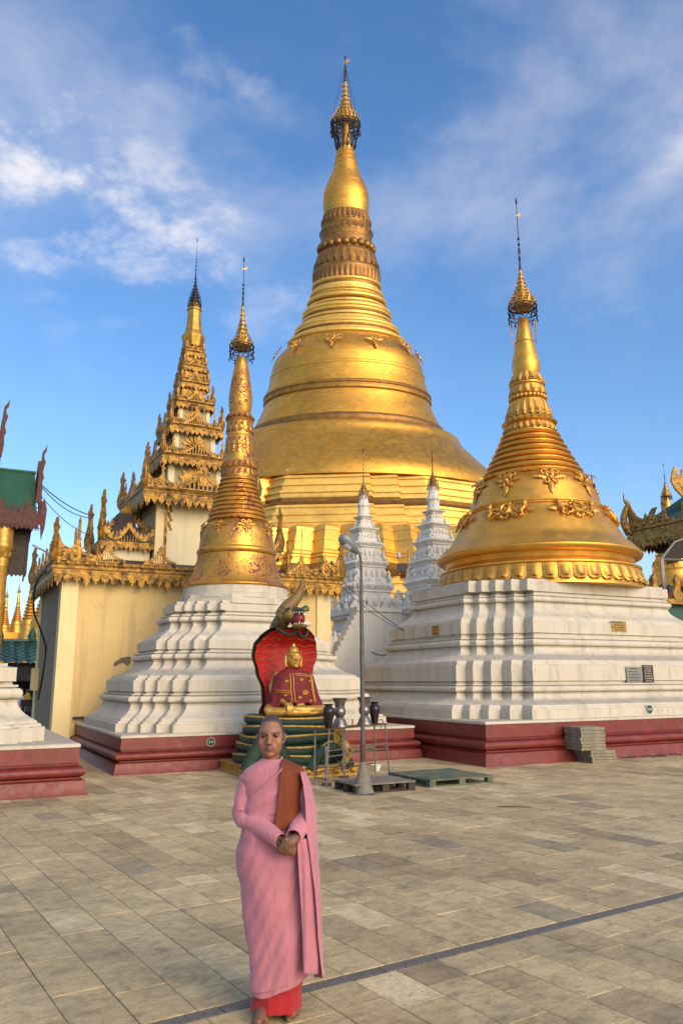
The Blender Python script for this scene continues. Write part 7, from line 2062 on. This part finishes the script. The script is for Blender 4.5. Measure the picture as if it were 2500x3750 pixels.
def fold(x, y, z, t, front):
    """cloth relief in metres"""
    if z > 1.0:      # chest: diagonal pulls towards the sash
        d = 0.0085 * crease(40 * (x * 0.62 - z * 0.80) + 1.6 * math.sin(9 * z), 0.7) + 0.004 * math.sin(90 * (x * 0.5 - z * 0.75) + 1.0)
        d *= min(1, max(0, (1.33 - z) / 0.12))
    else:
        d = 0.0125 * crease(19 * (x * 0.95 - z * 0.52) + 1.5 * math.sin(4.2 * z + 1) + 2.0, 0.75) + 0.0055 * crease(41 * (x * 0.92 - z * 0.36) + 3 * math.sin(3 * z), 0.8) + 0.004 * math.sin(5 * t + 7 * z)
        d += 0.0045 * math.sin(52 * z + 11 * x) * math.exp(-((z - 0.80) / 0.10) ** 2)
        d += 0.0020 * math.sin(120 * (x * 0.8 - z * 0.4) + 4 * z)
        d *= 0.75 + 0.45 * (1 - z)
    return d
def shell(name, py0, py1, rows, n, mat, grow=0.0, hem=None, t0=0.0, t1=2 * math.pi, thick=0.004):
    mb = MB(); rings = []
    closed = abs(t1 - t0 - 2 * math.pi) < 1e-6
    for i in range(rows + 1):
        py = py0 + (py1 - py0) * i / rows
        l, r, d = outl(py); z = NZ(py)
        xl, xr = NX(l, py), NX(r, py); cx, hw = (xl + xr) / 2, (xr - xl) / 2
        ring = []
        for k in range(n if closed else n + 1):
            t = t0 + (t1 - t0) * k / n
            e = 2.25
            q = (abs(math.cos(t)) ** e + abs(math.sin(t)) ** e) ** (-1 / e)
            x = cx + (hw + grow) * q * math.cos(t); y = 0.012 + (d + grow) * q * math.sin(t)
            f = fold(x, y, z, t, y < 0)
            nx, ny = math.cos(t) / max(hw, .02), math.sin(t) / max(d, .02); nl = math.hypot(nx, ny)
            zz = z
            if hem: zz += hem(t, x) * max(0, 1 - (i / rows) * 2.2) ** 2
            ring.append((x + f * nx / nl, y + f * ny / nl, zz))
        rings.append(ring)
    if py0 > py1: pass
    mb.loft(rings, False, False, closed)
    o = mb.build(name, mat, nun, 80)
    sm = o.modifiers.new('thickness', 'SOLIDIFY'); sm.thickness = thick; sm.offset = -1
    return o
robe = shell('robe', 3606, 2778, 170, 150, MAT['pink'], 0.0, lambda t, x: 0.006 * math.sin(3 * t) + 0.040 * max(0, x + 0.02) / 0.12)
inner = shell('inner_robe', 3606, 3480, 30, 150, MAT['pink'], -0.007, lambda t, x: -0.024 + 0.005 * math.sin(4 * t + 1) + 0.040 * max(0, x + 0.02) / 0.12)
# scarlet underskirt
mb = MB(); rings = []
ZH = NZ(3540)
for i in range(25):
    f = i / 24; z = 0.018 + (ZH - 0.018) * f
    l, r = NX(915 + 6 * f, 3700 - 110 * f), NX(1100 + 28 * f, 3700 - 110 * f)
    cx, hw = (l + r) / 2, (r - l) / 2; ring = []
    for k in range(110):
        t = 2 * math.pi * k / 110
        w_ = 1 + 0.045 * math.sin(7 * t + 1.2) * (1 - f) ** 2 + 0.03 * math.sin(13 * t + 2 * f) * (1 - f) ** 2
        lift = (0.02 * math.sin(2 * t + 0.6) + 0.012 * math.sin(5 * t)) * (1 - f) ** 3
        w_ *= 0.99 - 0.10 * min(1, f * 2.2)
        ring.append((cx + hw * w_ * math.cos(t), 0.0 + 0.124 * w_ * math.sin(t), z + max(0, lift) + 0.018 * max(0, -math.sin(t)) ** 2 * (1 - f) ** 2))
    rings.append(ring)
mb.loft(rings, False, False); o = mb.build('underskirt', MAT['red_skirt'], nun, 80)
o.modifiers.new('thickness', 'SOLIDIFY').thickness = 0.003
# second robe layer wrapped over her left side, hanging in a long flap
def panel(name, rows_def, mat, ncol=26, ripple=0.006, freq=2.5, thick=0.004):
    """rows_def: list of polylines (each a list of Vectors), lofted to a sheet"""
    mb = MB(); R_ = []
    rows = []
    for k in range(len(rows_def) - 1):
        for j in range(8):
            f = j / 8; rows.append([a.lerp(b, f) for a, b in zip(rows_def[k], rows_def[k + 1])])
    rows.append(rows_def[-1])
    for i, row in enumerate(rows):
        c = smooth_curve(row, max(2, ncol // (len(row) - 1)))
        out_ = []
        for j, p in enumerate(c):
            s = j / (len(c) - 1)
            out_.append(tuple(p + Vector((0.35 * ripple * math.sin(freq * 6.28 * s + 0.07 * i), -ripple * math.sin(freq * 6.28 * s * 1.3 + 0.11 * i + 1), 0))))
        R_.append(out_)
    mb.loft(R_, False, False, False)
    o = mb.build(name, mat, nun, 80); sm = o.modifiers.new('thickness', 'SOLIDIFY'); sm.thickness = thick; sm.offset = 0
    return o
rows = []
for py, xf, xm in ((3070, 1086, 1130), (3160, 1091, 1150), (3261, 1097, 1158), (3360, 1103, 1164), (3442, 1106, 1168), (3520, 1109, 1172), (3566, 1111, 1168)):
    rows.append([n3(xf, py, -0.165), n3(xf + 0.45 * (xm - xf), py, -0.160), n3(xm, py, -0.105), n3(xm + 4, py - 4, 0.0), n3(xm - 10, py - 6, 0.10)])
panel('robe_panel', rows, MAT['pink'], 26, 0.005)
rows = []
for py, xf, xr in ((2826, 1098, 1118), (2870, 1108, 1136), (2930, 1116, 1150), (2990, 1118, 1156), (3045, 1121, 1158), (3117, 1133, 1162), (3180, 1141, 1167), (3261, 1153, 1173), (3340, 1160, 1176), (3442, 1166, 1180), (3520, 1174, 1182), (3580, 1181, 1185)):
    rows.append([n3(xf, py, -0.15 if py > 2900 else -0.10), n3((xf + xr) / 2 + 3, py, -0.12 if py > 2900 else -0.08), n3(xr, py, -0.03), n3(xr - 4, py, 0.06), n3(xr - 34, py, 0.115)])
panel('shoulder_flap', rows, MAT['pink'], 26, 0.004, 1.6)
# sleeves
def sleeve(name, a, b, c, rs, seed):
    P = smooth_curve([a, a.lerp(b, 0.5) + (a - b).cross(Vector((0, 1, 0))).normalized() * 0.0, b, b.lerp(c, 0.5), c], 14)
    R_ = [q.x for q in smooth_curve([(r, 0, 0) for r in rs], 14)]
    mb = MB(); rings = []; n = len(P); ref = Vector((0, 1, 0)); seg = 40
    for i, p in enumerate(P):
        t = (P[min(i + 1, n - 1)] - P[max(i - 1, 0)]).normalized()
        aa = (ref - t * ref.dot(t)).normalized(); bb = t.cross(aa); ref = aa
        ring = []
        for k in range(seg):
            th = 2 * math.pi * k / seg
            el = math.exp(-((i / n - 0.52) / 0.16) ** 2)
            w_ = 1 + 0.055 * math.sin(2 * th + i * 0.35 + seed) * (0.6 + el) + 0.05 * math.sin(0.9 * i + 2 * math.sin(th + seed)) * el + 0.025 * math.sin(0.45 * i + th * 3) 
            ring.append(tuple(p + (aa * math.cos(th) + bb * math.sin(th)) * R_[i] * w_))
        rings.append(ring)
    mb.loft(rings, False, False); o = mb.build(name, MAT['pink_sleeve'], nun, 80)
    sm = o.modifiers.new('thickness', 'SOLIDIFY'); sm.thickness = 0.003; sm.offset = 0
    return o
sleeve('sleeve', n3(912, 2842, 0.012), n3(890, 2984, -0.005), n3(1028, 3078, -0.20), [0.050, 0.056, 0.053, 0.046, 0.037], 0.4)
sleeve('sleeve', n3(1084, 2838, 0.012), n3(1122, 2986, -0.02), n3(1074, 3066, -0.205), [0.050, 0.058, 0.054, 0.048, 0.041], 2.1)
# sash over her left shoulder: front fall, over the top, down the back
SASH = [((1002, 3048), (1086, 3020)), ((1006, 3010), (1092, 2995)), ((1014, 2960), (1101, 2950)), ((1020, 2900), (1108, 2895)), ((1025, 2850), (1112, 2848)), ((1028, 2815), (1112, 2822)), ((1030, 2794), (1106, 2806))]
rows = []
def on_robe(px, py, off):
    l, r, d = outl(py); xl, xr = NX(l, py), NX(r, py); cx, hw = (xl + xr) / 2, (xr - xl) / 2
    q = min(0.985, abs(NX(px, py) - cx) / (hw + 0.012))
    y = 0.012 - (d + 0.010) * (1 - q ** 2.25) ** (1 / 2.25) - off
    return n3(px, py, y)
for i, ((xa, ya), (xb, yb)) in enumerate(SASH):
    rows.append([on_robe(xa + (xb - xa) * f, ya + (yb - ya) * f, 0.010 + 0.004 * math.sin(3.1 * f + 0.5 * i)) for f in (0, 0.2, 0.4, 0.6, 0.8, 1.0)])
rows.append([Vector((p.x, 0.012, p.z + 0.016 - 0.02 * i / 5)) for i, p in enumerate(rows[-1])])
rows.append([Vector((p.x, 0.08, p.z - 0.025)) for p in rows[-1]])
rows.append([Vector((p.x, 0.135, p.z - 0.20)) for p in rows[-1]])
rows.append([Vector((p.x, 0.155, p.z - 0.30)) for p in rows[-1]])
panel('sash', rows, MAT['sash'], 20, 0.0025, 1.1, 0.005)
# rolled collar
mb = MB(); P = []
for k in range(41):
    t = 2 * math.pi * k / 40
    P.append(Vector((hcx + 0.004 + 0.058 * math.cos(t), 0.010 + 0.056 * math.sin(t), NZ(2778) - 0.004 - 0.026 * max(0, -math.sin(t)) + 0.006 * math.cos(t))))
mb.tube(P, 0.008, 7); mb.build('collar', MAT['pink'], nun, 80)
# crossing edge of the wrap on the chest
mb = MB(); P = []
for px, py, y in ((1034, 2812, -0.120), (1010, 2842, -0.128), (980, 2868, -0.132), (945, 2890, -0.124), (915, 2906, -0.098)):
    P.append(n3(px, py, y))
mb.tube(smooth_curve(P, 5), 0.0045, 6); mb.build('wrap_edge', MAT['pink'], nun, 80)
